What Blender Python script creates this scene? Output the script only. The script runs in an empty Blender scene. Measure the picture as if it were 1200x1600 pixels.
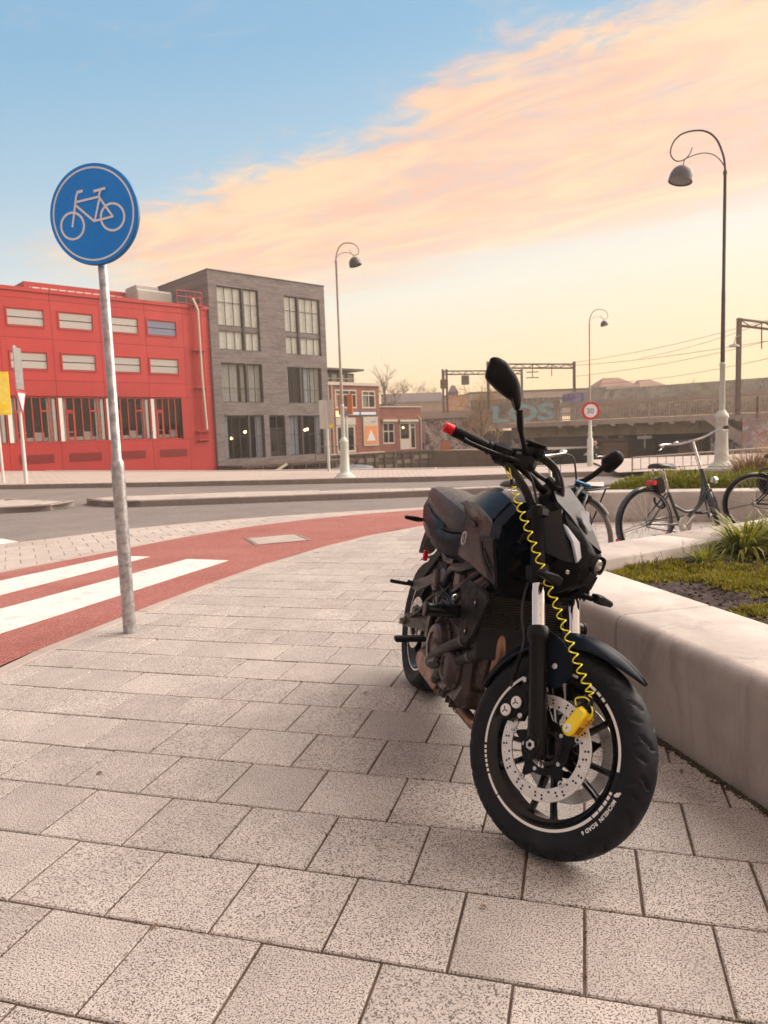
import bpy, bmesh, math, random
from math import sin, cos, pi, radians, atan2, sqrt, hypot
from mathutils import Vector, Matrix, noise as mnoise

SC = bpy.context.scene
COL = SC.collection
R = random.Random(11)


def srgb(r, g, b):
    f = lambda c: (c / 255 / 12.92) if c / 255 <= 0.04045 else ((c / 255 + 0.055) / 1.055) ** 2.4
    return (f(r), f(g), f(b), 1.0)


# ------------------------------------------------------------------ camera
PITCH, ROLL, CAMH = 0.105, -0.036, 1.222
fwd = Vector((0, cos(PITCH), -sin(PITCH)))
upv = Vector((0, sin(PITCH), cos(PITCH)))
rgt = Vector((1, 0, 0))
r2 = rgt * cos(ROLL) + upv * sin(ROLL)
u2 = -rgt * sin(ROLL) + upv * cos(ROLL)
cd = bpy.data.cameras.new('camera')
cam = bpy.data.objects.new('camera', cd)
COL.objects.link(cam)
cam.matrix_world = Matrix(((r2.x, u2.x, -fwd.x, 0), (r2.y, u2.y, -fwd.y, 0), (r2.z, u2.z, -fwd.z, CAMH), (0, 0, 0, 1)))
cd.sensor_fit = 'AUTO'
cd.sensor_width = 36
cd.lens = 1131.4 / 1600 * 36
cd.clip_start = 0.05
cd.clip_end = 3000
cd.dof.use_dof = True
cd.dof.focus_distance = 2.35
cd.dof.aperture_fstop = 7.0
SC.camera = cam

# ------------------------------------------------------------------ exposure
SC.view_settings.view_transform = 'Standard'
SC.view_settings.look = 'None'
SC.view_settings.exposure = 0.57
SC.view_settings.gamma = 1
SC.view_settings.use_curve_mapping = False
SC.render.engine = 'CYCLES'
SC.cycles.max_bounces = 6
SC.cycles.diffuse_bounces = 3
SC.cycles.glossy_bounces = 3
SC.cycles.transmission_bounces = 4
SC.cycles.transparent_max_bounces = 8
SC.cycles.use_denoising = True
SC.cycles.caustics_reflective = False
SC.cycles.caustics_refractive = False

# ------------------------------------------------------------------ sun and sky
SUN_AZ, SUN_EL = 66.0, 34.0          # azimuth clockwise from straight ahead (+Y)
sd = bpy.data.lights.new('sun', 'SUN')
sd.energy = 3.9
sd.angle = radians(65)
sd.color = (1.0, 0.88, 0.78)
sun = bpy.data.objects.new('sun', sd)
COL.objects.link(sun)
sdir = Vector((sin(radians(SUN_AZ)) * cos(radians(SUN_EL)), cos(radians(SUN_AZ)) * cos(radians(SUN_EL)), sin(radians(SUN_EL))))
sun.rotation_euler = sdir.to_track_quat('Z', 'Y').to_euler()


class NT:
    """tiny helper for node trees"""
    def __init__(s, nt):
        s.nt = nt
        s.nt.nodes.clear()

    def n(s, typ, ins=None, **props):
        nd = s.nt.nodes.new(typ)
        for k, v in props.items():
            setattr(nd, k, v)
        for k, v in (ins or {}).items():
            sock = nd.inputs[k]
            if isinstance(v, bpy.types.NodeSocket):
                s.nt.links.new(v, sock)
            else:
                sock.default_value = v
        return nd

    def m(s, op, a, b=0.0, c=None, clamp=False):
        ins = {0: a, 1: b}
        if c is not None:
            ins[2] = c
        return s.n('ShaderNodeMath', ins, operation=op, use_clamp=clamp).outputs[0]

    def mr(s, v, a, b, c=0.0, d=1.0, smooth=True):
        return s.n('ShaderNodeMapRange', {0: v, 1: a, 2: b, 3: c, 4: d}, interpolation_type='SMOOTHSTEP' if smooth else 'LINEAR').outputs[0]

    def mix(s, f, a, b, blend='MIX'):
        nd = s.n('ShaderNodeMix', {0: f, 6: a, 7: b}, data_type='RGBA', blend_type=blend, clamp_factor=True)
        return nd.outputs[2]

    def noise(s, vec, scale, detail=3.0, rough=0.55, dist=0.0):
        return s.n('ShaderNodeTexNoise', {'Vector': vec, 'Scale': scale, 'Detail': detail, 'Roughness': rough, 'Distortion': dist}).outputs[0]

    def ramp(s, f, stops, interp='LINEAR'):
        nd = s.n('ShaderNodeValToRGB', {0: f})
        cr = nd.color_ramp
        cr.interpolation = interp
        while len(cr.elements) > 1:
            cr.elements.remove(cr.elements[-1])
        cr.elements[0].position = stops[0][0]
        cr.elements[0].color = stops[0][1]
        for p, c in stops[1:]:
            e = cr.elements.new(p)
            e.color = c
        return nd.outputs[0]

    def comb(s, x, y, z):
        return s.n('ShaderNodeCombineXYZ', {0: x, 1: y, 2: z}).outputs[0]

    def sep(s, v):
        return s.n('ShaderNodeSeparateXYZ', {0: v}).outputs


world = bpy.data.worlds.new('World')
SC.world = world
world.use_nodes = True
W = NT(world.node_tree)
d = W.n('ShaderNodeTexCoord').outputs['Generated']
dx, dy, dz = W.sep(d)
zc = W.m('MAXIMUM', dz, 0.03)
px, py = W.m('DIVIDE', dx, zc), W.m('DIVIDE', dy, zc)
# cloud-layer coordinates: along and across the wind
ca = W.m('SUBTRACT', W.m('MULTIPLY', px, 0.80), W.m('MULTIPLY', py, 0.60))
cb = W.m('ADD', W.m('MULTIPLY', px, 0.60), W.m('MULTIPLY', py, 0.80))
n_big = W.noise(W.comb(W.m('MULTIPLY', ca, 0.45), cb, 0.0), 1.0, 5.0, 0.55, 0.6)
n_str = W.noise(W.comb(W.m('MULTIPLY', ca, 0.8), W.m('MULTIPLY', cb, 1.9), 3.0), 1.6, 6.0, 0.6, 1.0)
n_fin = W.noise(W.comb(W.m('MULTIPLY', ca, 1.6), W.m('MULTIPLY', cb, 2.2), 7.0), 3.5, 7.0, 0.62, 0.8)
bb = W.m('ADD', cb, W.m('ADD', W.m('MULTIPLY', W.m('SUBTRACT', n_big, 0.5), 1.2), W.m('MULTIPLY', W.m('SUBTRACT', n_fin, 0.5), 0.75)))
m_up = W.mr(bb, 1.75, 2.15)
m_lo = W.mr(bb, 3.15, 4.25, 1.0, 0.0)
m_end = W.mr(W.m('ADD', px, W.m('MULTIPLY', W.m('SUBTRACT', n_fin, 0.5), 0.9)), -2.1, -1.0)
band = W.m('MULTIPLY', W.m('MULTIPLY', m_up, m_lo), m_end)
tex = W.mr(W.m('ADD', W.m('MULTIPLY', n_str, 0.5), W.m('MULTIPLY', n_fin, 0.5)), 0.32, 0.56, 0.66, 1.0)
band = W.m('MULTIPLY', band, tex, clamp=True)
wisp = W.m('MULTIPLY', W.mr(W.m('ADD', W.m('MULTIPLY', n_big, 0.6), W.m('MULTIPLY', n_fin, 0.4)), 0.50, 0.72), 0.35)
wisp = W.m('MULTIPLY', wisp, W.mr(dz, 0.05, 0.3))
deck = W.m('MULTIPLY', W.mr(py, 1.45, .5, 0.0, 1.0), W.mr(W.m('ADD', W.m('MULTIPLY', n_big, 0.5), W.m('MULTIPLY', n_str, 0.5)), 0.30, 0.56))  # warm cloud overhead, out of view, added to take blue from the ambient
cloud = W.m('MAXIMUM', W.m('MAXIMUM', band, wisp), W.m('MULTIPLY', deck, 0.9), clamp=True)
lowhaze = W.mr(dz, 0.05, 0.17, 0.0, 1.0)
cloud = W.m('MULTIPLY', cloud, lowhaze)
# clear sky: warm at the horizon, blue above, warmer towards the sun
warm = W.m('ADD', W.m('MULTIPLY', dx, sin(radians(SUN_AZ))), W.m('MULTIPLY', dy, cos(radians(SUN_AZ))))
wz = W.m('SUBTRACT', dz, W.m('MULTIPLY', W.m('SUBTRACT', warm, 0.62), 0.13))
clear = W.ramp(wz, [(0.0, srgb(254, 212, 154)), (0.07, srgb(254, 216, 162)), (0.13, srgb(250, 224, 184)), (0.20, srgb(240, 230, 208)), (0.25, srgb(226, 226, 216)),
                    (0.30, srgb(198, 212, 216)), (0.38, srgb(166, 196, 214)), (0.50, srgb(132, 178, 208)), (1.0, srgb(112, 154, 200))])
# away from the sun the low sky is dimmer and cooler
anti = W.mr(W.m('DIVIDE', warm, W.m('MAXIMUM', W.m('SQRT', W.m('ADD', W.m('MULTIPLY', dx, dx), W.m('MULTIPLY', dy, dy))), 0.05)), -0.45, -0.95, 0.0, 1.0)
anti = W.m('MULTIPLY', anti, W.mr(dz, 0.75, 0.15, 0.0, 1.0))
ccol = W.mix(W.mr(n_str, 0.34, 0.66), srgb(250, 190, 150), srgb(255, 216, 166))
col = W.mix(W.m('MULTIPLY', cloud, 0.93), clear, ccol)
col = W.mix(W.m('MULTIPLY', anti, 0.85), col, srgb(128, 128, 142))
sky = W.n('ShaderNodeTexSky', sky_type='NISHITA', sun_disc=False, sun_elevation=radians(SUN_EL), sun_rotation=radians(SUN_AZ))
bg1 = W.n('ShaderNodeBackground', {0: col, 1: 0.72})
bg2 = W.n('ShaderNodeBackground', {0: sky.outputs[0], 1: 0.012})
add = W.n('ShaderNodeAddShader', {0: bg1.outputs[0], 1: bg2.outputs[0]})
W.n('ShaderNodeOutputWorld', {0: add.outputs[0]})

# ------------------------------------------------------------------ mesh helpers
class MB:
    def __init__(s, T=None):
        s.v, s.f, s.mi, s.T = [], [], [], T

    def add(s, vs, fs, mi=0):
        o = len(s.v)
        if s.T:
            vs = [s.T(Vector(p)) for p in vs]
        s.v += [tuple(p) for p in vs]
        s.f += [tuple(i + o for i in f) for f in fs]
        s.mi += [mi] * len(fs)
        return s

    def box(s, c, size, b=0.0, rot=None, mi=0):
        c = Vector(c)
        hx, hy, hz = [x / 2 for x in size]
        b = min(b, hx * .95, hy * .95, hz * .95)
        M = rot if rot is not None else Matrix.Identity(3)
        if b <= 0:
            vs = [c + M @ Vector((x, y, z)) for x in (-hx, hx) for y in (-hy, hy) for z in (-hz, hz)]
            return s.add(vs, [(0, 1, 3, 2), (4, 6, 7, 5), (0, 4, 5, 1), (2, 3, 7, 6), (0, 2, 6, 4), (1, 5, 7, 3)], mi)
        vs, idx = [], {}
        for sx in (-1, 1):
            for sy in (-1, 1):
                for sz in (-1, 1):
                    for a in range(3):
                        p = [sx * (hx - b), sy * (hy - b), sz * (hz - b)]
                        p[a] = (sx * hx, sy * hy, sz * hz)[a]
                        idx[(sx, sy, sz, a)] = len(vs)
                        vs.append(c + M @ Vector(p))
        fs = []
        for a in range(3):
            u, w = [(1, 2), (2, 0), (0, 1)][a]
            for sg in (-1, 1):
                def k(p, q):
                    t = [0, 0, 0]; t[a] = sg; t[u] = p; t[w] = q
                    return idx[(t[0], t[1], t[2], a)]
                q = [k(-1, -1), k(1, -1), k(1, 1), k(-1, 1)]
                fs.append(q if sg > 0 else q[::-1])
        for a in range(3):          # edges parallel to axis a
            u, w = [(1, 2), (2, 0), (0, 1)][a]
            for su in (-1, 1):
                for sw in (-1, 1):
                    def k(sa, ax):
                        t = [0, 0, 0]; t[a] = sa; t[u] = su; t[w] = sw
                        return idx[(t[0], t[1], t[2], ax)]
                    q = [k(-1, u), k(1, u), k(1, w), k(-1, w)]
                    fs.append(q if su * sw < 0 else q[::-1])
        for sx in (-1, 1):
            for sy in (-1, 1):
                for sz in (-1, 1):
                    q = [idx[(sx, sy, sz, a)] for a in range(3)]
                    fs.append(q if sx * sy * sz > 0 else q[::-1])
        return s.add(vs, fs, mi)

    def tube(s, pts, r, n=8, caps=True, closed=False, mi=0):
        pts = [Vector(p) for p in pts]
        m = len(pts)
        rs = r if isinstance(r, (list, tuple)) else [r] * m
        tang = []
        for i in range(m):
            a = pts[(i - 1) % m] if (closed or i > 0) else pts[i]
            b = pts[(i + 1) % m] if (closed or i < m - 1) else pts[i]
            t = b - a
            tang.append(t.normalized() if t.length > 1e-9 else Vector((0, 0, 1)))
        up = Vector((0, 0, 1)) if abs(tang[0].z) < .9 else Vector((1, 0, 0))
        nx = tang[0].cross(up).normalized()
        vs, fs = [], []
        for i in range(m):
            nx = (nx - tang[i] * nx.dot(tang[i]))
            nx = nx.normalized() if nx.length > 1e-9 else tang[i].orthogonal().normalized()
            ny = tang[i].cross(nx)
            for k in range(n):
                a = 2 * pi * k / n
                vs.append(pts[i] + (nx * cos(a) + ny * sin(a)) * rs[i])
        for i in range(m if closed else m - 1):
            j = (i + 1) % m
            for k in range(n):
                l = (k + 1) % n
                fs.append((i * n + k, i * n + l, j * n + l, j * n + k))
        if caps and not closed:
            fs.append(tuple(range(n))[::-1])
            fs.append(tuple((m - 1) * n + k for k in range(n)))
        return s.add(vs, fs, mi)

    def lathe(s, prof, o=(0, 0, 0), axis=(0, 0, 1), n=24, close=False, mi=0, a0=0.0, a1=None):
        """prof: (radius, height along the axis)"""
        ax = Vector(axis).normalized()
        e1 = ax.orthogonal().normalized()
        if abs(ax.y) > .99:
            e1 = Vector((1, 0, 0))
        e2 = ax.cross(e1)
        o = Vector(o)
        full = a1 is None
        m = n if full else n + 1
        vs, fs = [], []
        for (r, h) in prof:
            for k in range(m):
                a = a0 + (2 * pi if full else a1 - a0) * k / n
                vs.append(o + ax * h + (e1 * cos(a) + e2 * sin(a)) * r)
        P = len(prof)
        for i in range(P if close else P - 1):
            j = (i + 1) % P
            for k in range(n):
                l = (k + 1) % m
                fs.append((i * m + k, i * m + l, j * m + l, j * m + k))
        return s.add(vs, fs, mi)

    def disc(s, c, axis, r, n=16, mi=0):
        ax = Vector(axis).normalized()
        e1 = ax.orthogonal().normalized(); e2 = ax.cross(e1)
        c = Vector(c)
        return s.add([c + (e1 * cos(2 * pi * k / n) + e2 * sin(2 * pi * k / n)) * r for k in range(n)], [tuple(range(n))], mi)

    def cyl(s, a, b, r, n=16, r2=None, mi=0, bev=0.0):
        a, b = Vector(a), Vector(b)
        L = (b - a).length
        r2 = r if r2 is None else r2
        if bev:
            pr = [(0, 0), (r - bev, 0), (r, bev), (r2, L - bev), (r2 - bev, L), (0, L)]
        else:
            pr = [(0, 0), (r, 0), (r2, L), (0, L)]
        return s.lathe(pr, a, (b - a), n, mi=mi)

    def prism(s, poly, mp, w0, w1, ch=0.0, mi=0):
        """poly: 2D outline; mp(u, v, w) -> 3D; extruded from w0 to w1 with a chamfer"""
        A = sum(poly[i][0] * poly[(i + 1) % len(poly)][1] - poly[(i + 1) % len(poly)][0] * poly[i][1] for i in range(len(poly)))
        if A < 0:
            poly = poly[::-1]
        n = len(poly)
        ins = []
        for i in range(n):
            p0, p1, p2 = Vector(poly[i - 1]), Vector(poly[i]), Vector(poly[(i + 1) % n])
            d1, d2 = (p1 - p0).normalized(), (p2 - p1).normalized()
            nn = Vector((-(d1.y + d2.y), d1.x + d2.x))
            nn = nn.normalized() if nn.length > 1e-6 else Vector((-d1.y, d1.x))
            k = 1 / max(.4, nn.dot(Vector((-d1.y, d1.x))))
            ins.append(p1 + nn * ch * k)
        sg = 1 if w1 > w0 else -1
        if ch > 0:
            rings = [[(p.x, p.y, w0) for p in ins], [(p[0], p[1], w0 + ch * sg) for p in poly], [(p[0], p[1], w1 - ch * sg) for p in poly], [(p.x, p.y, w1) for p in ins]]
        else:
            rings = [[(p[0], p[1], w0) for p in poly], [(p[0], p[1], w1) for p in poly]]
        vs = [mp(*q) for rg in rings for q in rg]
        fs = []
        for i in range(len(rings) - 1):
            for k in range(n):
                l = (k + 1) % n
                fs.append((i * n + k, i * n + l, (i + 1) * n + l, (i + 1) * n + k))
        fs.append(tuple(range(n))[::-1])
        fs.append(tuple((len(rings) - 1) * n + k for k in range(n)))
        return s.add(vs, fs, mi)

    def loft(s, secs, caps=True, closed=True, mi=0):
        n = len(secs[0])
        vs = [p for sc in secs for p in sc]
        fs = []
        for i in range(len(secs) - 1):
            for k in range(n if closed else n - 1):
                l = (k + 1) % n
                fs.append((i * n + k, i * n + l, (i + 1) * n + l, (i + 1) * n + k))
        if caps and closed:
            fs.append(tuple(range(n))[::-1])
            fs.append(tuple((len(secs) - 1) * n + k for k in range(n)))
        return s.add(vs, fs, mi)

    def grid(s, nu, nv, fn, mi=0, wrapu=False, wrapv=False):
        vs = [fn(i, j) for i in range(nu) for j in range(nv)]
        fs = []
        for i in range(nu if wrapu else nu - 1):
            for j in range(nv if wrapv else nv - 1):
                a, b = i * nv + j, i * nv + (j + 1) % nv
                c, e = ((i + 1) % nu) * nv + (j + 1) % nv, ((i + 1) % nu) * nv + j
                fs.append((a, b, c, e))
        return s.add(vs, fs, mi)

    def mesh(s, name, mats, smooth=35, sub=0, weld=False, fixn=True):
        me = bpy.data.meshes.new(name)
        me.from_pydata(s.v, [], s.f)
        for m_ in (mats if isinstance(mats, (list, tuple)) else [mats]):
            me.materials.append(m_)
        if any(s.mi):
            me.polygons.foreach_set('material_index', s.mi)
        if fixn or weld:
            bm = bmesh.new(); bm.from_mesh(me)
            if weld:
                bmesh.ops.remove_doubles(bm, verts=bm.verts, dist=1e-5)
            if fixn:
                bmesh.ops.recalc_face_normals(bm, faces=bm.faces)
            bm.to_mesh(me); bm.free()
        if smooth:
            me.polygons.foreach_set('use_smooth', [True] * len(me.polygons))
            me.set_sharp_from_angle(angle=radians(smooth))
        me.update()
        return me

    def build(s, name, mats, parent=None, smooth=35, sub=0, weld=False, label=None, fixn=True, loc=None):
        me = s.mesh(name, mats, smooth, sub, weld, fixn)
        o = bpy.data.objects.new(name, me)
        COL.objects.link(o)
        if parent:
            o.parent = parent
        if loc is not None:
            o.location = loc
        if sub:
            md = o.modifiers.new('sub', 'SUBSURF'); md.levels = sub; md.render_levels = sub
        if label:
            o['label'] = label
        return o


def put(name, me, parent=None, loc=(0, 0, 0), rot=None, label=None):
    o = bpy.data.objects.new(name, me)
    COL.objects.link(o)
    o.parent = parent
    o.location = loc
    if rot is not None:
        o.rotation_euler = rot
    if label:
        o['label'] = label
    return o


def thing(name, label, cat, loc=(0, 0, 0), rot=(0, 0, 0), group=None):
    o = bpy.data.objects.new(name, None)
    COL.objects.link(o)
    o.empty_display_size = .1
    o.location = loc
    o.rotation_euler = rot
    return tag(o, label, cat, group)


def tag(o, label, cat, group=None, kind=None):
    if label:
        o['label'] = label
    if cat:
        o['category'] = cat
    if group:
        o['group'] = group
    if kind:
        o['kind'] = kind
    return o


def struct(o, label=None):
    o['kind'] = 'structure'
    if label:
        o['label'] = label
    return o


def stuff(o, label=None):
    o['kind'] = 'stuff'
    if label:
        o['label'] = label
    return o


def copy_tree(o, parent=None, label=None):
    c = o.copy()
    COL.objects.link(c)
    c.parent = parent
    if label:
        c['label'] = label
    for ch in list(o.children):
        copy_tree(ch, c)
    return c


def text_polys(body, size=1.0, bold=0.0, spacing=1.0):
    cu = bpy.data.curves.new('t', 'FONT')
    cu.body = body; cu.size = size; cu.offset = bold; cu.space_character = spacing
    cu.resolution_u = 3
    o = bpy.data.objects.new('t', cu)
    COL.objects.link(o)
    dg = bpy.context.evaluated_depsgraph_get()
    me = o.evaluated_get(dg).to_mesh()
    vs = [v.co.copy() for v in me.vertices]
    fs = [tuple(p.vertices) for p in me.polygons]
    o.evaluated_get(dg).to_mesh_clear()
    bpy.data.objects.remove(o); bpy.data.curves.remove(cu)
    return vs, fs


def smooth_path(pts, n=8, closed=False):
    """Catmull-Rom through the points"""
    P = [Vector(p) for p in pts]
    out = []
    m = len(P)
    for i in range(m if closed else m - 1):
        if closed:
            a, b, c, e = P[i - 1], P[i], P[(i + 1) % m], P[(i + 2) % m]
        else:
            b, c = P[i], P[i + 1]
            a = P[i - 1] if i > 0 else b * 2 - c
            e = P[i + 2] if i < m - 2 else c * 2 - b
        for k in range(n):
            t = k / n
            out.append(0.5 * ((2 * b) + (c - a) * t + (2 * a - 5 * b + 4 * c - e) * t * t + (3 * b - a - 3 * c + e) * t ** 3))
    if not closed:
        out.append(P[-1])
    return out


def lerp(a, b, t):
    return a + (b - a) * t


def interp(x, xs, ys):
    if x <= xs[0]:
        return ys[0]
    for i in range(len(xs) - 1):
        if x <= xs[i + 1]:
            return lerp(ys[i], ys[i + 1], (x - xs[i]) / (xs[i + 1] - xs[i]))
    return ys[-1]


# ------------------------------------------------------------------ materials
def pm(name, base, rough=.5, metal=0.0, streak=0.0, var=.12, vs=6.0, bump=0.0, bs=60.0, coat=0.0, spec=None, dirt=None, dirt_s=3.0, rvar=.1, emit=None, trans=0.0, perobj=0.0, ior=None):
    m = bpy.data.materials.new(name)
    m.use_nodes = True
    t = NT(m.node_tree)
    co = t.n('ShaderNodeTexCoord').outputs['Object']
    b = base
    n1 = t.noise(co, vs, 4.0, .6)
    c = t.mix(t.mr(n1, .3, .7), tuple(x * (1 - var) for x in b[:3]) + (1,), tuple(min(1, x * (1 + var)) for x in b[:3]) + (1,))
    if dirt:
        n2 = t.noise(co, dirt_s, 6.0, .65)
        c = t.mix(t.mr(n2, .48, .72, 0, dirt[1]), c, dirt[0])
    if streak:
        x_, y_, z_ = t.sep(co)
        sn_ = t.noise(t.comb(t.m('MULTIPLY', x_, 3.0), t.m('MULTIPLY', y_, 3.0), t.m('MULTIPLY', z_, .18)), 1.0, 6.0, .65)
        c = t.mix(t.mr(sn_, .47, .70, 0, streak), c, tuple(x * .45 + .02 for x in b[:3]) + (1,))
        c = t.mix(t.mr(sn_, .48, .30, 0, streak * .6), c, tuple(min(1, x * 1.2 + .03) for x in b[:3]) + (1,))
    if perobj:
        rnd = t.n('ShaderNodeObjectInfo').outputs['Random']
        k = t.mr(rnd, 0, 1, 1 - perobj, 1 + perobj, smooth=False)
        c = t.n('ShaderNodeVectorMath', {0: c, 1: t.comb(k, k, k)}, operation='MULTIPLY').outputs[0]
    rr = t.mr(t.noise(co, vs * 2.3, 3.0), .3, .7, max(0.02, rough - rvar), min(1, rough + rvar))
    ins = {'Base Color': c, 'Roughness': rr, 'Metallic': metal}
    if coat:
        ins['Coat Weight'] = coat; ins['Coat Roughness'] = .12
    if spec is not None:
        ins['Specular IOR Level'] = spec
    if ior:
        ins['IOR'] = ior
    if emit:
        ins['Emission Color'] = emit[0]; ins['Emission Strength'] = emit[1]
    if trans:
        ins['Transmission Weight'] = trans
    if bump:
        bn = t.n('ShaderNodeBump', {'Height': t.noise(co, bs, 4.0, .6), 'Strength': bump, 'Distance': .01})
        ins['Normal'] = bn.outputs[0]
    p = t.n('ShaderNodeBsdfPrincipled', ins)
    t.n('ShaderNodeOutputMaterial', {0: p.outputs[0]})
    return m


def tile_mat(name, c0, c1, dark, light, speck=185.0, amount=.5, perobj=.10, big=.5):
    """washed concrete paver with exposed grit"""
    m = bpy.data.materials.new(name); m.use_nodes = True
    t = NT(m.node_tree)
    co = t.n('ShaderNodeTexCoord').outputs['Object']
    rnd = t.n('ShaderNodeObjectInfo').outputs['Random']
    isl = t.n('ShaderNodeNewGeometry').outputs['Random Per Island']
    rr = t.m('FRACT', t.m('ADD', t.m('MULTIPLY', rnd, 7.31), t.m('MULTIPLY', isl, 5.17)))
    off = t.n('ShaderNodeVectorMath', {0: co, 1: t.comb(t.m('MULTIPLY', rnd, 91.0), t.m('MULTIPLY', rnd, 37.0), rr)}, operation='ADD').outputs[0]
    base = t.mix(t.mr(t.noise(off, 5.0, 5.0, .6), .3, .7), c0, c1)
    k = t.mr(rr, 0, 1, 1 - perobj, 1 + perobj, smooth=False)
    base = t.n('ShaderNodeVectorMath', {0: base, 1: t.comb(k, k, k)}, operation='MULTIPLY').outputs[0]
    nz = t.noise(off, speck * 1.25, 2.0, .6)
    n2 = t.noise(t.n('ShaderNodeVectorMath', {0: off, 1: (3.1, 7.7, 1.3)}, operation='ADD').outputs[0], speck * 1.0, 2.0, .55)
    dk = t.mr(nz, .44 + (amount - .5) * .1, .39 + (amount - .5) * .1, 0, 1)
    lt = t.mr(n2, .58, .63, 0, 1)
    c = t.mix(t.m('MULTIPLY', lt, .55), base, light)
    c = t.mix(t.m('MULTIPLY', dk, .88), c, dark)
    st = t.mr(t.noise(co if False else off, 1.7, 5.0, .65), .52, .75, 0, .35)
    c = t.mix(st, c, tuple(x * .62 for x in c0[:3]) + (1,))
    pos = t.n('ShaderNodeNewGeometry').outputs['Position']
    big_n = t.noise(pos, .9, 6.0, .62)
    c = t.mix(t.mr(big_n, .50, .70, 0, .30), c, tuple(x * .50 for x in c0[:3]) + (1,))
    gv = t.n('ShaderNodeTexVoronoi', {'Vector': pos, 'Scale': 1.9}, feature='F1')
    gum = t.m('MULTIPLY', t.mr(t.m('ADD', gv.outputs['Distance'], t.m('MULTIPLY', nz, .03)), .040, .055, 1, 0), t.m('GREATER_THAN', t.sep(gv.outputs['Color'])[0], .55))
    c = t.mix(t.m('MULTIPLY', gum, .5), c, tuple(x * .35 for x in c0[:3]) + (1,))
    h = t.m('ADD', t.m('MULTIPLY', nz, .6), t.m('MULTIPLY', dk, -.4))
    bn = t.n('ShaderNodeBump', {'Height': h, 'Strength': .35, 'Distance': .004})
    p = t.n('ShaderNodeBsdfPrincipled', {'Base Color': c, 'Roughness': .82, 'Normal': bn.outputs[0], 'Specular IOR Level': .35})
    t.n('ShaderNodeOutputMaterial', {0: p.outputs[0]})
    return m


def asphalt_mat(name, c0, c1, dark, light, sc=170.0, crack=0.0, dust=None):
    m = bpy.data.materials.new(name); m.use_nodes = True
    t = NT(m.node_tree)
    co = t.n('ShaderNodeTexCoord').outputs['Object']
    c = t.mix(t.mr(t.noise(co, 1.1, 6.0, .65), .32, .68), c0, c1)
    vo = t.n('ShaderNodeTexVoronoi', {'Vector': co, 'Scale': sc}, feature='F1')
    vr = t.sep(vo.outputs['Color'])
    c = t.mix(t.m('MULTIPLY', t.m('GREATER_THAN', vr[0], .72), .6), c, dark)
    c = t.mix(t.m('MULTIPLY', t.m('GREATER_THAN', vr[1], .82), .5), c, light)
    if dust:
        c = t.mix(t.mr(t.noise(co, .35, 6.0, .7), .45, .75, 0, .6), c, dust)
    ck = t.m('ABSOLUTE', t.m('SUBTRACT', t.noise(co, .55, 5.0, .62, .4), .5))
    crk = t.m('MULTIPLY', t.mr(ck, .0012, .0035, 1, 0), t.mr(t.noise(co, .4, 2.0), .5, .6))
    c = t.mix(t.m('MULTIPLY', crk, .7), c, dark)
    c = t.mix(t.mr(t.noise(co, 2.3, 7.0, .7), .52, .72, 0, .4), c, tuple(x * .72 for x in c0[:3]) + (1,))
    nz = t.noise(co, sc * .6, 3.0, .7)
    bn = t.n('ShaderNodeBump', {'Height': t.m('ADD', nz, vo.outputs['Distance']), 'Strength': .5, 'Distance': .006})
    p = t.n('ShaderNodeBsdfPrincipled', {'Base Color': c, 'Roughness': .85, 'Normal': bn.outputs[0], 'Specular IOR Level': .35})
    t.n('ShaderNodeOutputMaterial', {0: p.outputs[0]})
    return m


def concrete_mat(name, c0, c1, stain, patch=.5, sc=3.0, bump=.25, vert=False):
    m = bpy.data.materials.new(name); m.use_nodes = True
    t = NT(m.node_tree)
    co = t.n('ShaderNodeTexCoord').outputs['Object']
    sv = co
    if vert:
        x, y, z = t.sep(co)
        sv = t.comb(x, y, t.m('MULTIPLY', z, .25))
    c = t.mix(t.mr(t.noise(co, sc, 7.0, .65), .35, .65), c0, c1)
    c = t.mix(t.mr(t.noise(sv, sc * 2.1, 7.0, .7, .6), .5, .72, 0, patch), c, stain)
    c = t.mix(t.mr(t.noise(co, sc * 30, 3.0, .7), .60, .78, 0, .35), c, tuple(x * .55 for x in c0[:3]) + (1,))
    pit = t.n('ShaderNodeTexVoronoi', {'Vector': co, 'Scale': sc * 16}, feature='F1')
    pd = t.m('MULTIPLY', t.mr(pit.outputs['Distance'], .05, .13, 1, 0), t.m('GREATER_THAN', t.sep(pit.outputs['Color'])[0], .70))
    c = t.mix(t.m('MULTIPLY', pd, .7), c, tuple(x * .3 for x in c0[:3]) + (1,))
    h = t.m('SUBTRACT', t.noise(co, sc * 22, 5.0, .7), t.m('MULTIPLY', pd, 1.2))
    bn = t.n('ShaderNodeBump', {'Height': h, 'Strength': bump, 'Distance': .006})
    p = t.n('ShaderNodeBsdfPrincipled', {'Base Color': c, 'Roughness': .78, 'Normal': bn.outputs[0], 'Specular IOR Level': .35})
    t.n('ShaderNodeOutputMaterial', {0: p.outputs[0]})
    return m


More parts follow.
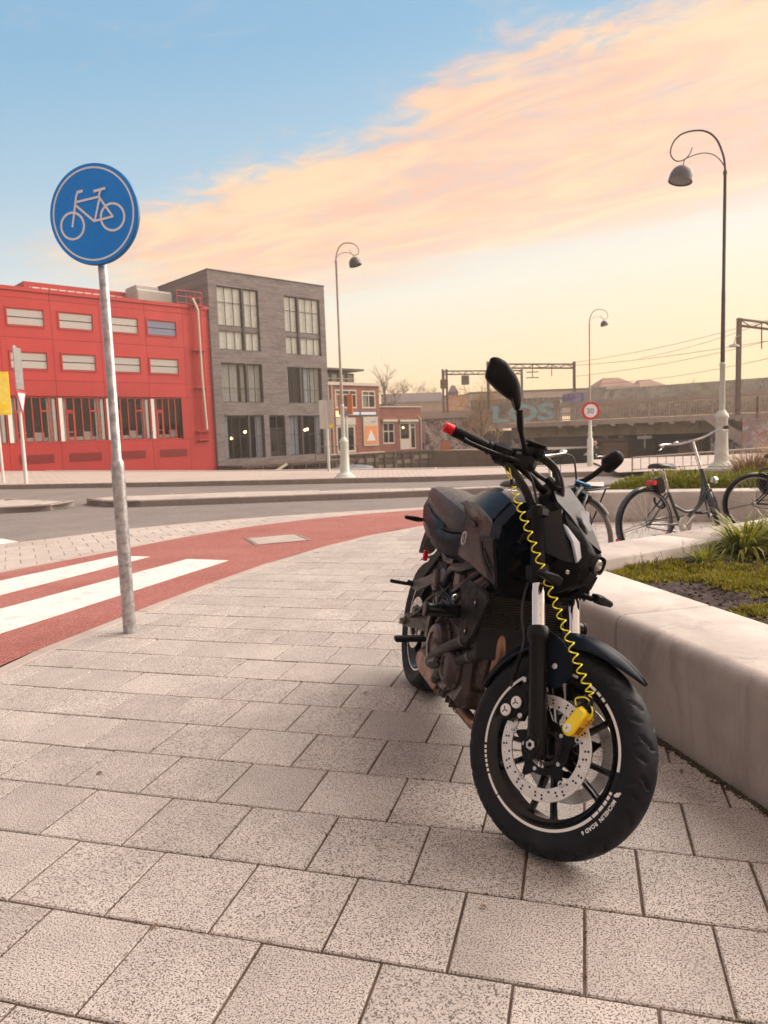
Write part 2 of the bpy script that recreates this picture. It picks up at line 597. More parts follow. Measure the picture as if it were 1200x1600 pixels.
def brick_mat(name, c0, c1, mortar, sx=.21, sz=.065, ms=.010, ang=0.0, var=None, rowcol=None):
    """bricks too far off to tell apart; ang = direction of the facade (radians from +X) so courses follow the wall"""
    m = bpy.data.materials.new(name); m.use_nodes = True
    t = NT(m.node_tree)
    co = t.n('ShaderNodeTexCoord').outputs['Object']
    x, y, z = t.sep(co)
    u = t.m('ADD', t.m('MULTIPLY', x, cos(ang)), t.m('MULTIPLY', y, sin(ang)))
    vec = t.comb(u, z, 0.0)
    br = t.n('ShaderNodeTexBrick', {'Vector': vec, 'Color1': c0, 'Color2': c1, 'Mortar': mortar, 'Scale': 1.0, 'Mortar Size': ms, 'Mortar Smooth': .1, 'Bias': 0.0, 'Brick Width': sx, 'Row Height': sz})
    c = t.mix(t.mr(t.noise(vec, .9, 6.0, .7), .4, .7, 0, .5), br.outputs[0], tuple(q * .6 for q in c0[:3]) + (1,))
    c = t.mix(t.mr(t.noise(t.comb(t.m('MULTIPLY', u, .35), t.m('MULTIPLY', z, 3.0), 0.0), 1.6, 5.0, .7), .46, .62, 0, .75), c, tuple(q * .85 for q in c1[:3]) + (1,))
    bn = t.n('ShaderNodeBump', {'Height': t.m('SUBTRACT', 1.0, br.outputs[1]), 'Strength': .4, 'Distance': .01})
    p = t.n('ShaderNodeBsdfPrincipled', {'Base Color': c, 'Roughness': .85, 'Normal': bn.outputs[0]})
    t.n('ShaderNodeOutputMaterial', {0: p.outputs[0]})
    return m


def graffiti_mat(name, base, cols, sc=.8, cover=.5, seed=0.0):
    """weathered wall covered with sprayed loops and fills"""
    m = bpy.data.materials.new(name); m.use_nodes = True
    t = NT(m.node_tree)
    co = t.n('ShaderNodeTexCoord').outputs['Object']
    co = t.n('ShaderNodeVectorMath', {0: co, 1: (seed, seed * 2, seed * 3)}, operation='ADD').outputs[0]
    c = t.mix(t.mr(t.noise(co, 1.5, 6.0, .7), .35, .7), base, tuple(x * .6 for x in base[:3]) + (1,))
    for i, cc in enumerate(cols):
        o2 = t.n('ShaderNodeVectorMath', {0: co, 1: (i * 7.3, i * 3.1, i * 5.7)}, operation='ADD').outputs[0]
        n1 = t.noise(o2, sc, 2.0, .5, 2.0)
        n2 = t.noise(o2, sc * 3.2, 2.0, .5, 3.0)
        f = t.m('MULTIPLY', t.mr(n1, .5 - .04, .5 + .03), t.mr(t.m('ABSOLUTE', t.m('SUBTRACT', n2, .5)), .05, .08, 1, 0))
        c = t.mix(t.m('MULTIPLY', f, cover + .3), c, cc)
    p = t.n('ShaderNodeBsdfPrincipled', {'Base Color': c, 'Roughness': .85})
    t.n('ShaderNodeOutputMaterial', {0: p.outputs[0]})
    return m


def glass_mat(name, tint, rough=.06, metal=.0, spec=.8, var=.2, vs=.6):
    """dark or pale glazing that reflects the sky"""
    m = bpy.data.materials.new(name); m.use_nodes = True
    t = NT(m.node_tree)
    co = t.n('ShaderNodeTexCoord').outputs['Object']
    c = t.mix(t.mr(t.noise(co, vs, 3.0), .35, .65), tuple(x * (1 - var) for x in tint[:3]) + (1,), tuple(min(1, x * (1 + var)) for x in tint[:3]) + (1,))
    p = t.n('ShaderNodeBsdfPrincipled', {'Base Color': c, 'Roughness': rough, 'Metallic': metal, 'Specular IOR Level': spec})
    t.n('ShaderNodeOutputMaterial', {0: p.outputs[0]})
    return m


def leaf_mat(name, cols, rough=.55, trans=.25, vs=8.0):
    m = bpy.data.materials.new(name); m.use_nodes = True
    t = NT(m.node_tree)
    isl = t.n('ShaderNodeNewGeometry').outputs['Random Per Island']
    c = t.ramp(isl, [(i / max(1, len(cols) - 1), q) for i, q in enumerate(cols)])
    co = t.n('ShaderNodeTexCoord').outputs['Object']
    c = t.mix(t.mr(t.noise(co, vs, 3.0), .4, .7, 0, .4), c, cols[0])
    d1 = t.n('ShaderNodeBsdfPrincipled', {'Base Color': c, 'Roughness': rough})
    d2 = t.n('ShaderNodeBsdfTranslucent', {'Color': c})
    mx = t.n('ShaderNodeMixShader', {0: trans, 1: d1.outputs[0], 2: d2.outputs[0]})
    t.n('ShaderNodeOutputMaterial', {0: mx.outputs[0]})
    return m


def lin(r, g, b):
    return (r, g, b, 1.0)


M = {}
M['tile'] = tile_mat('paver_concrete', lin(.51, .463, .425), lin(.61, .555, .508), lin(.060, .050, .048), lin(.74, .68, .64), amount=.85, perobj=.10)
M['tile_pale'] = tile_mat('paver_pale', lin(.50, .445, .40), lin(.57, .51, .46), lin(.28, .24, .22), lin(.70, .64, .58), speck=90, amount=.4, perobj=.06)
M['kerb'] = concrete_mat('kerb_concrete', lin(.26, .22, .20), lin(.33, .28, .25), lin(.15, .12, .11), sc=2.0)
M['band'] = concrete_mat('edge_band_concrete', lin(.44, .375, .335), lin(.50, .435, .385), lin(.36, .30, .27), sc=4.0)
M['sand'] = pm('joint_sand', lin(.13, .085, .065), .95, var=.4, vs=9, bump=.6, bs=120, dirt=(lin(.10, .09, .03), .6), dirt_s=1.3)
M['red_asphalt'] = asphalt_mat('red_asphalt', lin(.34, .120, .100), lin(.40, .150, .125), lin(.19, .05, .045), lin(.56, .30, .25), 120, dust=lin(.44, .21, .17))
M['asphalt'] = asphalt_mat('grey_asphalt', lin(.215, .185, .172), lin(.265, .23, .215), lin(.10, .085, .08), lin(.42, .37, .34), 110, dust=lin(.30, .265, .24))
M['line'] = pm('road_paint_white', lin(.80, .77, .73), .7, var=.05, vs=3, bump=.3, bs=160, dirt=(lin(.50, .36, .32), .6), dirt_s=9)
M['planter'] = concrete_mat('planter_concrete', lin(.45, .405, .375), lin(.58, .53, .485), lin(.31, .26, .25), patch=.65, sc=2.6, bump=.22, vert=True)
M['soil'] = pm('soil', lin(.042, .026, .022), .95, var=.6, vs=18, bump=1.0, bs=60, dirt=(lin(.11, .075, .06), .6), dirt_s=32)
M['galv'] = pm('galvanised_steel', lin(.40, .39, .40), .45, .75, var=.28, vs=22, dirt=(lin(.62, .60, .60), .7), dirt_s=30, bump=.12, bs=60)
M['sign_back'] = pm('aluminium', lin(.45, .45, .46), .4, .8, var=.08)
M['sign_blue'] = pm('sign_blue', srgb(0, 140, 245), .32, var=.05, vs=3, spec=.5)
M['sign_rim'] = pm('sign_rim_blue', srgb(0, 100, 160), .4, var=.05)
M['sign_white'] = pm('sign_white', srgb(232, 238, 246), .4, var=.03)
M['white'] = pm('white_paint', lin(.74, .73, .70), .45, var=.05, vs=4, dirt=(lin(.5, .48, .44), .3), dirt_s=6)
M['sign_red'] = pm('sign_red', srgb(205, 40, 50), .4, var=.05)
M['sign_yellow'] = pm('sign_yellow', srgb(255, 215, 25), .45, var=.06)
M['black'] = pm('black_print', lin(.012, .011, .012), .5, var=.1)

# ================================================================== THE GROUND
def project(p):
    q = Vector(p) - Vector((0, 0, CAMH))
    z = q.dot(fwd)
    if z <= .05:
        return (-9999, -9999, z)
    return (600 + 1131.4 * q.dot(r2) / z, 800 - 1131.4 * q.dot(u2) / z, z)


def in_view(p, mg=60):
    x, y, z = project(p)
    return z > .05 and -mg < x < 1200 + mg and -mg < y < 1600 + mg


def sheet(name, poly, z, mat, parent=None):
    mb = MB()
    mb.add([(x, y, z) for x, y in poly], [tuple(range(len(poly)))])
    me = mb.mesh(name, mat, smooth=0, fixn=False)
    if me.polygons[0].normal.z < 0:
        me.flip_normals()
    return put(name, me, parent)


def ribbon(mb, A, B, z, mi=0):
    """flat strip between two polylines with the same point count"""
    n = len(A)
    mb.add([(a[0], a[1], z) for a in A] + [(b[0], b[1], z) for b in B], [(i, i + 1, n + i + 1, n + i) for i in range(n - 1)], mi)


def resample(pl, step):
    P = [Vector((p[0], p[1])) for p in pl]
    out, carry = [P[0].copy()], 0.0
    for a, b in zip(P, P[1:]):
        L = (b - a).length
        t = step - carry
        while t <= L:
            out.append(a + (b - a) * (t / L)); t += step
        carry = L - (t - step)
    out.append(P[-1].copy())
    return out


def sm2(pl, n=6):
    return [Vector((p.x, p.y)) for p in smooth_path([(x, y, 0) for x, y in pl], n)]


def offset(pl, d):
    P = [Vector((p[0], p[1])) for p in pl]
    out = []
    for i, p in enumerate(P):
        t = (P[min(i + 1, len(P) - 1)] - P[max(i - 1, 0)]).normalized()
        out.append(p + Vector((t.y, -t.x)) * d)
    return out


def clip_half(poly, p, n):
    """keep the side where (q-p).n <= 0"""
    out = []
    for i in range(len(poly)):
        a, b = poly[i], poly[(i + 1) % len(poly)]
        da, db = (a - p).dot(n), (b - p).dot(n)
        if da <= 0:
            out.append(a)
        if da * db < 0:
            out.append(a + (b - a) * (da / (da - db)))
    return out


def signed(pl, q):
    """distance to a polyline; positive on its right-hand side. Returns (d, nearest point, right normal)"""
    best = None
    for a, b in zip(pl, pl[1:]):
        ab = b - a
        t = max(0, min(1, (q - a).dot(ab) / ab.length_squared))
        c = a + ab * t
        dd = (q - c).length
        if best is None or dd < best[0]:
            n = Vector((ab.y, -ab.x)).normalized()
            best = (dd, c, n)
    s = (q - best[1]).dot(best[2])
    return (best[0] if s >= 0 else -best[0]), best[1], best[2]


QUAY = [(-60, 78), (-20.25, 38.3), (-6.06, 27.73), (1.72, 23.6), (5.33, 22.5), (9, 24.4), (30, 25), (70, 26)]
land = [(-90, -30), (90, -30), (90, 27)] + QUAY[::-1] + [(-90, 100)]
g = sheet('ground', land, -.045, M['sand']); struct(g)

inner = sm2([(-2.30, 0), (-2.36, 2.2), (-2.30, 3.3), (-2.21, 4.01), (-2.08, 4.5), (-1.9, 5.1), (-1.72, 5.65), (-1.49, 6.32), (-1.15, 7.2), (-.86, 7.8), (-.52, 8.4), (-.11, 9.0), (.33, 9.5), (1.2, 10.1), (2.2, 10.55), (3.5, 10.9), (6, 11.1), (12, 11.2)], 4)
outer = sm2([(-4.9, 0), (-4.75, 3.0), (-4.3, 6.0), (-3.85, 7.14), (-3.5, 7.74), (-3.15, 8.35), (-2.9, 8.85), (-2.43, 9.62), (-1.64, 10.55), (-.67, 11.22), (.59, 11.72), (2.2, 12.2), (3.5, 12.6), (6, 12.9), (12, 13.0)], 4)
roade = sm2([(-8.2, 0), (-7.6, 4), (-5.9, 8.2), (-5.01, 9.34), (-4.8, 9.58), (-4.43, 9.85), (-3.9, 10.5), (-2.09, 11.5), (-.35, 11.98), (.7, 12.2), (2.2, 12.7), (3.5, 13.0), (6, 13.3), (12, 13.4)], 4)
FARK = [(-60, 37), (-12.02, 22.73), (-4.67, 20.46), (1.35, 18.95), (5.96, 18.6), (12, 18.4), (70, 19)]

# carriageway
road_poly = [tuple(p) for p in roade] + [(70, 13.4)] + FARK[::-1] + [(-60, 0)]
road = sheet('road', road_poly, -.020, M['asphalt']); struct(road)

# red cycle path with its surface a little proud
bp = MB()
A, B = resample(inner, .25), resample(outer, .25)
k = min(len(A), len(B))
ribbon(bp, [inner[i] for i in range(len(inner))], [outer[min(i, len(outer) - 1)] if len(inner) == len(outer) else None for i in range(len(inner))] if len(inner) == len(outer) else [signed(outer, q)[1] for q in inner], 0.0)
path = bp.build('cycle_path', M['red_asphalt'], smooth=0); struct(path)
for p_ in path.data.polygons:
    if p_.normal.z < 0:
        path.data.flip_normals(); break


def marking(name, poly, z, parent, label=None):
    # a worn thermoplastic bar with slightly ragged ends
    mb = MB()
    pts = []
    for i in range(len(poly)):
        a, b = Vector(poly[i]), Vector(poly[(i + 1) % len(poly)])
        for k in range(10):
            q = a + (b - a) * (k / 10)
            pts.append((q.x + R.uniform(-.004, .004), q.y + R.uniform(-.004, .004)))
    mb.prism(pts, lambda u, v, w: (u, v, w), z, z + .004)
    return mb.build(name, M['line'], parent, smooth=0, label=label)


marking('painted_bar', [(-2.09, 7.55), (-1.62, 7.37), (-2.59, 4.73), (-2.98, 2.6), (-3.45, 3.1), (-2.98, 5.47)], .0, path)
marking('painted_bar', [(-2.98, 7.94), (-2.57, 7.81), (-3.26, 6.01), (-3.6, 4.4), (-4.05, 4.8), (-3.61, 6.67)], .0, path)
marking('painted_bar', [(-5.35, 10.05), (-4.93, 9.66), (-5.08, 9.42), (-5.9, 8.5), (-6.5, 8.9)], -.020, road)
# square inspection cover set in the path
cv = MB()
cc, ca_, cb_ = Vector((-1.33, 8.83)), Vector((.93, .37)).normalized(), Vector((-.37, .93)).normalized()
def cmap(u, v, w): q = cc + ca_ * u + cb_ * v; return (q.x, q.y, w)
cv.prism([(-.30, -.30), (.30, -.30), (.30, .30), (-.30, .30)], cmap, .001, .006, ch=.003)
cover = cv.build('inspection_cover', M['band'], path, smooth=0)
fr = MB()
for (u0, v0, u1, v1) in ((-.34, -.34, .34, -.31), (-.34, .31, .34, .34), (-.34, -.31, -.31, .31), (.31, -.31, .34, .31)):
    fr.prism([(u0, v0), (u1, v0), (u1, v1), (u0, v1)], cmap, .001, .007, ch=.001)
fr.build('cover_frame', M['kerb'], cover, smooth=0)

# -------------------------------------------------- pavement of 30 x 30 cm slabs in half bond
TA = -.2702
te, tn = Vector((cos(TA), sin(TA))), Vector((-sin(TA), cos(TA)))
OY, RA, RB = 2.708, .3006, .3037
band_in = [Vector(p) for p in inner]
band_out = offset(band_in, .10)          # right-hand side = towards the slabs
pave_poly = [tuple(p) for p in band_in] + [(40, 11.2), (40, -3), (-2.3, -3)]
pave = sheet('pavement', pave_poly, -.007, M['sand']); struct(pave)
G = .0055
hs, hn = RB / 2 - G / 2, RA / 2 - G / 2
tm = []
for v in range(5):
    rr = random.Random(v)
    mb = MB()
    c_ = .0035
    cr = [(sx * (hs - rr.uniform(0, .0015)), sn * (hn - rr.uniform(0, .0015))) for sx, sn in ((-1, -1), (1, -1), (1, 1), (-1, 1))]
    mb.prism(cr, lambda u, v_, w: (u, v_, w), -.04, 0.0, ch=c_)
    tm.append(mb.mesh('paving_tile', M['tile'], smooth=0))
cand = []
for row in range(-40, 14):
    n0 = OY - RA * (row + .5)
    offs = (-.005 if row % 2 else .139) + (.0 if row % 4 else .006)
    for col in range(-30, 60):
        e0 = offs + RB * (col + .5)
        c = te * e0 + tn * n0
        if c.y < -.6 or c.y > 11.4 or c.x > 9 or c.x < -3:
            continue
        dd, cp, nn = signed(band_out, c)
        if dd < -.25:
            continue
        # out of the sunk part inside and under the planter
        if c.x > .98 + .23 * (3.06 - c.y) + .28 and c.y < 4.3 + .608 * (c.x - .6):
            continue
        if c.y > 9.75 + max(0, (c.x - 2.4)) * -.3 and c.x > 2.4:
            continue
        x, y, z = project((c.x, c.y, 0))
        if not (z > .05 and -330 < x < 1330 and -100 < y < 1900):
            continue
        cand.append((z, row, col, c, dd))
cand.sort(key=lambda q: q[0])
rest = MB()
cnt = 0
for z, row, col, c, dd in cand:
    rr = random.Random(row * 131 + col)
    tilt = (rr.uniform(-.0035, .0035), rr.uniform(-.0035, .0035))
    dz_ = rr.uniform(-.0015, .0012)
    if dd > .25:
        if cnt < 290:
            put('paving_tile', tm[rr.randrange(5)], pave, (c.x, c.y, dz_), (tilt[0], tilt[1], TA + pi * rr.randrange(2)))
            cnt += 1
            continue
        q = [c + te * (sx * hs) + tn * (sn * hn) for sx, sn in ((-1, -1), (1, -1), (1, 1), (-1, 1))]
    else:
        q = [c + te * (sx * hs) + tn * (sn * hn) for sx, sn in ((-1, -1), (1, -1), (1, 1), (-1, 1))]
        _, cp, nn = signed(band_out, c)
        q = clip_half(q, cp + nn * .004, -nn)
        if len(q) < 3:
            continue
    sx, sy = tilt
    rest.prism([(p.x, p.y) for p in q], lambda u, v, w: (u, v, w + dz_ + (u - c.x) * sy + (v - c.y) * sx), -.03, 0.0, ch=.003)
stuff(rest.build('paving_tile_field', M['tile'], pave, smooth=0))


def run_stones(name, pl_a, w, h0, h1, step, mat, parent, ch=.006, gap=.006, limit=260):
    """stones end to end along a polyline, each its own piece"""
    pl = resample(pl_a, step)
    n = 0
    for a, b in zip(pl, pl[1:]):
        t = (b - a)
        L = t.length
        if L < .1:
            continue
        t = t / L
        nn = Vector((t.y, -t.x))
        mb = MB()
        mb.prism([(gap / 2, 0), (L - gap / 2, 0), (L - gap / 2, w), (gap / 2, w)], lambda u, v, z: (t.x * u + nn.x * v, t.y * u + nn.y * v, z), h0, h1, ch=ch)
        o = mb.build(name, mat, parent, smooth=0, loc=(a.x, a.y, R.uniform(-.002, .002)))
        n += 1
        if n >= limit:
            break


vis = [p for p in band_in if p.y > 3.2 and p.x < 3.2]
run_stones('edge_stone', vis, .096, -.05, .002, 1.0, M['band'], pave, ch=.004)

# -------------------------------------------------- paved verge between the cycle path and the road
M['pale_sand'] = pm('pale_joint_sand', lin(.30, .26, .23), .95, var=.3, vs=9)
verge = sheet('verge_pavement', [tuple(p) for p in outer] + [tuple(p) for p in roade[::-1]], -.010, M['pale_sand']); struct(verge)
o_out = offset([Vector(p) for p in outer], -.10)
r_in = offset([Vector(p) for p in roade], .10)
run_stones('edge_stone', [p for p in o_out if p.y > 5.5 and p.x < 3], .096, -.05, .001, 1.0, M['band'], verge, ch=.004)
run_stones('edge_stone', [Vector(p) for p in roade if p.y > 7.5 and p.x < 3], .10, -.06, -.004, 1.0, M['band'], verge, ch=.004)
vt = MB(); nv_ = 0
cand = []
va = radians(27)
ve, vn = Vector((cos(va), sin(va))), Vector((-sin(va), cos(va)))
for i in range(-20, 60):
    for j in range(0, 60):
        c = ve * (.303 * (i + (.5 if j % 2 else 0))) + vn * (.303 * j)
        if not in_view((c.x, c.y, 0), 30) or c.x > 2.5:
            continue
        d1, p1, n1 = signed(o_out, c)
        d2, p2, n2 = signed(r_in, c)
        if d1 > .2 or d2 < -.2:
            continue
        cand.append((c.length, c, d1, p1, n1, d2, p2, n2))
cand.sort(key=lambda q: q[0])
for z, c, d1, p1, n1, d2, p2, n2 in cand:
    q = [c + ve * (sx * .148) + vn * (sn * .148) for sx, sn in ((-1, -1), (1, -1), (1, 1), (-1, 1))]
    if d1 > -.22:
        q = clip_half(q, p1 - n1 * .004, n1)
    if d2 < .22 and len(q) > 2:
        q = clip_half(q, p2 + n2 * .004, -n2)
    if len(q) < 3:
        continue
    mb = MB()
    mb.prism([(p.x - c.x, p.y - c.y) for p in q], lambda u, v, w: (u, v, w), -.04, -.002, ch=.003)
    mb.build('paving_tile', M['tile_pale'], verge, smooth=0, loc=(c.x, c.y, R.uniform(-.002, .001)))

# -------------------------------------------------- traffic islands
def island(name, label, near, far):
    pl = near + far[::-1]
    root = sheet(name, pl, .085, M['sand']); struct(root, label)
    loop = [Vector(p) for p in pl] + [Vector(pl[0])]
    area = sum(a.x * b.y - b.x * a.y for a, b in zip(loop, loop[1:]))
    if area > 0:            # the stones lie on the right-hand side: make that the inside
        loop = loop[::-1]
    run_stones('kerb_stone', loop, .16, -.05, .105, 1.0, M['kerb'], root, ch=.015)
    ins = offset(loop, .17)
    xs = [p[0] for p in pl]; ys = [p[1] for p in pl]
    i = 0
    for ix in range(int(min(xs) / .5) - 1, int(max(xs) / .5) + 2):
        for iy in range(int(min(ys) / .5) - 1, int(max(ys) / .5) + 2):
            c = Vector(((ix + .5 + (.25 if iy % 2 else 0)) * .5, (iy + .5) * .5))
            d_, p_, n_ = signed(loop, c)
            if d_ < .10:
                continue
            q = [c + Vector((sx * .247, sy * .247)) for sx, sy in ((-1, -1), (1, -1), (1, 1), (-1, 1))]
            for a, b in zip(loop, loop[1:]):
                t_ = (b - a).normalized(); nn = Vector((t_.y, -t_.x))
                if q and min((v - a).dot(nn) for v in q) < .17 and (c - a).dot(t_) > -.3 and (c - b).dot(t_) < .3:
                    q = clip_half(q, a + nn * .168, -nn)
            if len(q) < 3:
                continue
            mb = MB(); mb.prism([(p.x - c.x, p.y - c.y) for p in q], lambda u, v, w: (u, v, w), .05, .100, ch=.004)
            mb.build('paving_tile', M['tile_pale'], root, smooth=0, loc=(c.x, c.y, R.uniform(-.003, .002)))
    return root


island('traffic_island', 'long kerbed island in the middle of the road behind the motorcycle', [(-6.45, 15.7), (-6.2, 15.2), (-5.6, 14.65), (-5.1, 14.45), (-3.3, 14.42), (1.0, 14.40), (3.4, 14.7)], [(-6.3, 16.05), (-5.75, 16.25), (-3.7, 16.25), (1.1, 15.35), (3.5, 15.1)])
island('traffic_island', 'short rounded end of the kerbed island at the left edge of the road', [(-13, 13.4), (-10, 13.75), (-7.5, 14.04), (-6.75, 14.12), (-6.45, 14.4), (-6.38, 14.8)], [(-13, 18.2), (-8.8, 16.6), (-7.2, 15.7), (-6.5, 15.2)])

# -------------------------------------------------- far pavement on the quay
M['paving_far'] = brick_mat('far_paving', lin(.50, .43, .38), lin(.44, .37, .33), lin(.27, .22, .19), .30, .30, .012, ang=-.2)
def far_pave_mat():
    m = M['paving_far']
    return m
fp = [Vector(p) for p in FARK]
fpoly = FARK + QUAY[::-1]
# horizontal paving: brick pattern on x/y
m = bpy.data.materials.new('quay_paving'); m.use_nodes = True
t = NT(m.node_tree)
co = t.n('ShaderNodeTexCoord').outputs['Object']
br = t.n('ShaderNodeTexBrick', {'Vector': co, 'Color1': lin(.50, .43, .375), 'Color2': lin(.56, .48, .42), 'Mortar': lin(.30, .25, .21), 'Scale': 1.0, 'Mortar Size': .012, 'Brick Width': .3, 'Row Height': .3})
c = t.mix(t.mr(t.noise(co, .6, 6.0, .65), .4, .7, 0, .45), br.outputs[0], lin(.40, .33, .29))
p = t.n('ShaderNodeBsdfPrincipled', {'Base Color': c, 'Roughness': .85})
t.n('ShaderNodeOutputMaterial', {0: p.outputs[0]})
M['quay_paving'] = m
fpv = sheet('quay_pavement', fpoly, .10, M['quay_paving']); struct(fpv)
vis = [p for p in resample(fp, 1.0) if p.y < 30 and -16 < p.x < 14]
run_stones('kerb_stone', vis[::-1], .16, -.05, .115, 1.0, M['kerb'], fpv, ch=.012)
# coping stones along the canal edge and the quay wall below them
M['quay'] = concrete_mat('quay_masonry', lin(.30, .235, .19), lin(.38, .30, .24), lin(.14, .11, .085), sc=1.0)
qs = [Vector(p) for p in QUAY if p[0] < 40]
qw = MB()
for a, b in zip(qs, qs[1:]):
    qw.add([(a.x, a.y, .10), (b.x, b.y, .10), (b.x, b.y, -2.6), (a.x, a.y, -2.6)], [(0, 1, 2, 3)])
w_ = qw.build('quay_wall', M['quay'], smooth=0); struct(w_)
vis = [p for p in resample(qs, 1.2) if p.y < 36]
run_stones('coping_stone', vis, .35, -.2, .125, 1.2, M['band'], fpv, ch=.012)

# -------------------------------------------------- canal
m = bpy.data.materials.new('canal_water'); m.use_nodes = True
t = NT(m.node_tree)
co = t.n('ShaderNodeTexCoord').outputs['Object']
x_, y_, z_ = t.sep(co)
nz = t.noise(t.comb(x_, t.m('MULTIPLY', y_, 1.0), 0.0), 1.6, 5.0, .55)
bn = t.n('ShaderNodeBump', {'Height': nz, 'Strength': .18, 'Distance': .12})
p = t.n('ShaderNodeBsdfPrincipled', {'Base Color': lin(.055, .045, .022), 'Roughness': .06, 'Normal': bn.outputs[0], 'IOR': 1.33})
t.n('ShaderNodeOutputMaterial', {0: p.outputs[0]})
water = sheet('canal_water', [(-300, 20), (300, 18), (300, 300), (-300, 300)], -1.6, m); struct(water)

# ================================================================== CONCRETE PLANTERS
def wall_block(mb, a, b, na, nb, w, h, r, gap=.004, cap=.012):
    """block between outer points a and b; na/nb = inward cut directions (length = width along the cut)"""
    prof = [(0.012, -.06), (0, .0), (0, h - r)]
    for k in range(1, 7):
        an = pi / 2 * k / 6
        prof.append((r - r * cos(an), h - r + r * sin(an)))
    prof += [(1.0 - .012 / w, h), (1.0, h - .012), (1.0, -.06)]
    n = len(prof)
    t = (b - a).normalized()
    secs = []
    for s, ins in ((gap, .010), (gap + .010, 0), (None, 0), (None, .010)):
        pass
    L = (b - a).length
    stations = [(gap, .008), (gap + .010, 0.0)] + [(L * q, 0.0) for q in (.25, .5, .75)] + [(L - gap - .010, 0.0), (L - gap, .008)]
    for st, ins in stations:
        f = st / L
        o = a + (b - a) * f
        nn = na * (1 - f) + nb * f
        sec = []
        for (u, z) in prof:
            uu = u if u < .5 else u        # metres near the outside, fraction at the inside
            off = (u if u < .3 else w * u)
            off = max(ins, min(w - ins, off))
            zz = min(z, h - ins)
            q = o + nn * (off / w)
            sec.append((q.x, q.y, zz))
        secs.append(sec)
    mb.loft(secs)


PW, PH = .48, .42
dn = Vector((-.224, .9746))                 # near leg runs away from the camera
df = Vector((.855, .519))                   # far leg runs to the right
corner = Vector((.64, 4.51))
def on_near(d): return corner - dn * d
rn = Vector((dn.y, -dn.x))                  # inward normal of near leg (to the right)
rf = Vector((df.y, -df.x))                  # inward normal of far leg (towards the camera)
bis = (rn + rf)
bis = bis * (PW / bis.normalized().dot(rn) / bis.length)
J1 = 1.50
pl = thing('planter', 'low pale concrete planter with rounded edge right beside the motorcycle', 'planter')
for a, b, na, nb in (
        (on_near(J1 + 2.2), on_near(J1), rn * PW, rn * PW),
        (on_near(J1), corner, rn * PW, bis),
        (corner, corner + df * 1.62, bis, rf * PW),
        (corner + df * 1.62, corner + df * 3.7, rf * PW, rf * PW),
        (corner + df * 3.7, corner + df * 5.7, rf * PW, rf * PW)):
    mb = MB(); wall_block(mb, a, b, na, nb, PW, PH, .055)
    mb.build('wall_block', M['planter'], pl, smooth=50)

# soil with a broken surface
I0 = on_near(3.8) + rn * (PW + .0)
Ic = corner + bis
I1 = corner + df * 5.6 + rf * PW
def soil_z(x, y):
    return .335 + .035 * mnoise.noise(Vector((x * 2.2, y * 2.2, 0))) + .022 * mnoise.noise(Vector((x * 9, y * 9, 3))) + .008 * mnoise.noise(Vector((x * 31, y * 31, 3)))
def in_bed(x, y):
    p = Vector((x, y))
    return (p - I0).dot(rn) > .0 and (p - Ic).dot(rf) > .0 and x < 5.6 and y > .8
mb = MB()
st = .035
vid = {}
vs, fs = [], []
for i in range(0, 130):
    for j in range(0, 180):
        x, y = 1.0 + i * st, .8 + j * st
        if not (in_bed(x + .03, y) or in_bed(x, y - .03) or in_bed(x, y)):
            continue
        if y > 5.5 and x > 5.4:
            continue
        vid[(i, j)] = len(vs); vs.append((x, y, soil_z(x, y)))
for (i, j), a in vid.items():
    if (i + 1, j) in vid and (i, j + 1) in vid and (i + 1, j + 1) in vid:
        fs.append((a, vid[(i + 1, j)], vid[(i + 1, j + 1)], vid[(i, j + 1)]))
mb.add(vs, fs)
so = mb.build('soil', M['soil'], smooth=80, fixn=False); struct(so, 'dark crumbly soil filling the near planter')
# crumbs of earth
mb = MB()
for _ in range(9000):
    x, y = R.uniform(1.1, 4.4), R.uniform(1.6, 6.2)
    if not in_bed(x - .04, y + .04) or not in_view((x, y, .35), 20):
        continue
    s_ = R.uniform(.004, .012) * (1.5 if R.random() < .05 else 1)
    M3 = Matrix.Rotation(R.uniform(0, 6), 3, 'Z') @ Matrix.Rotation(R.uniform(-1, 1), 3, 'X')
    mb.box((x, y, soil_z(x, y) + s_ * .25), (s_ * 1.4, s_, s_ * .8), s_ * .2, M3)
M['crumb'] = pm('soil_crumbs', lin(.085, .055, .045), .9, var=.8, vs=60)
stuff(mb.build('soil_crumbs', M['crumb'], smooth=0, fixn=False))

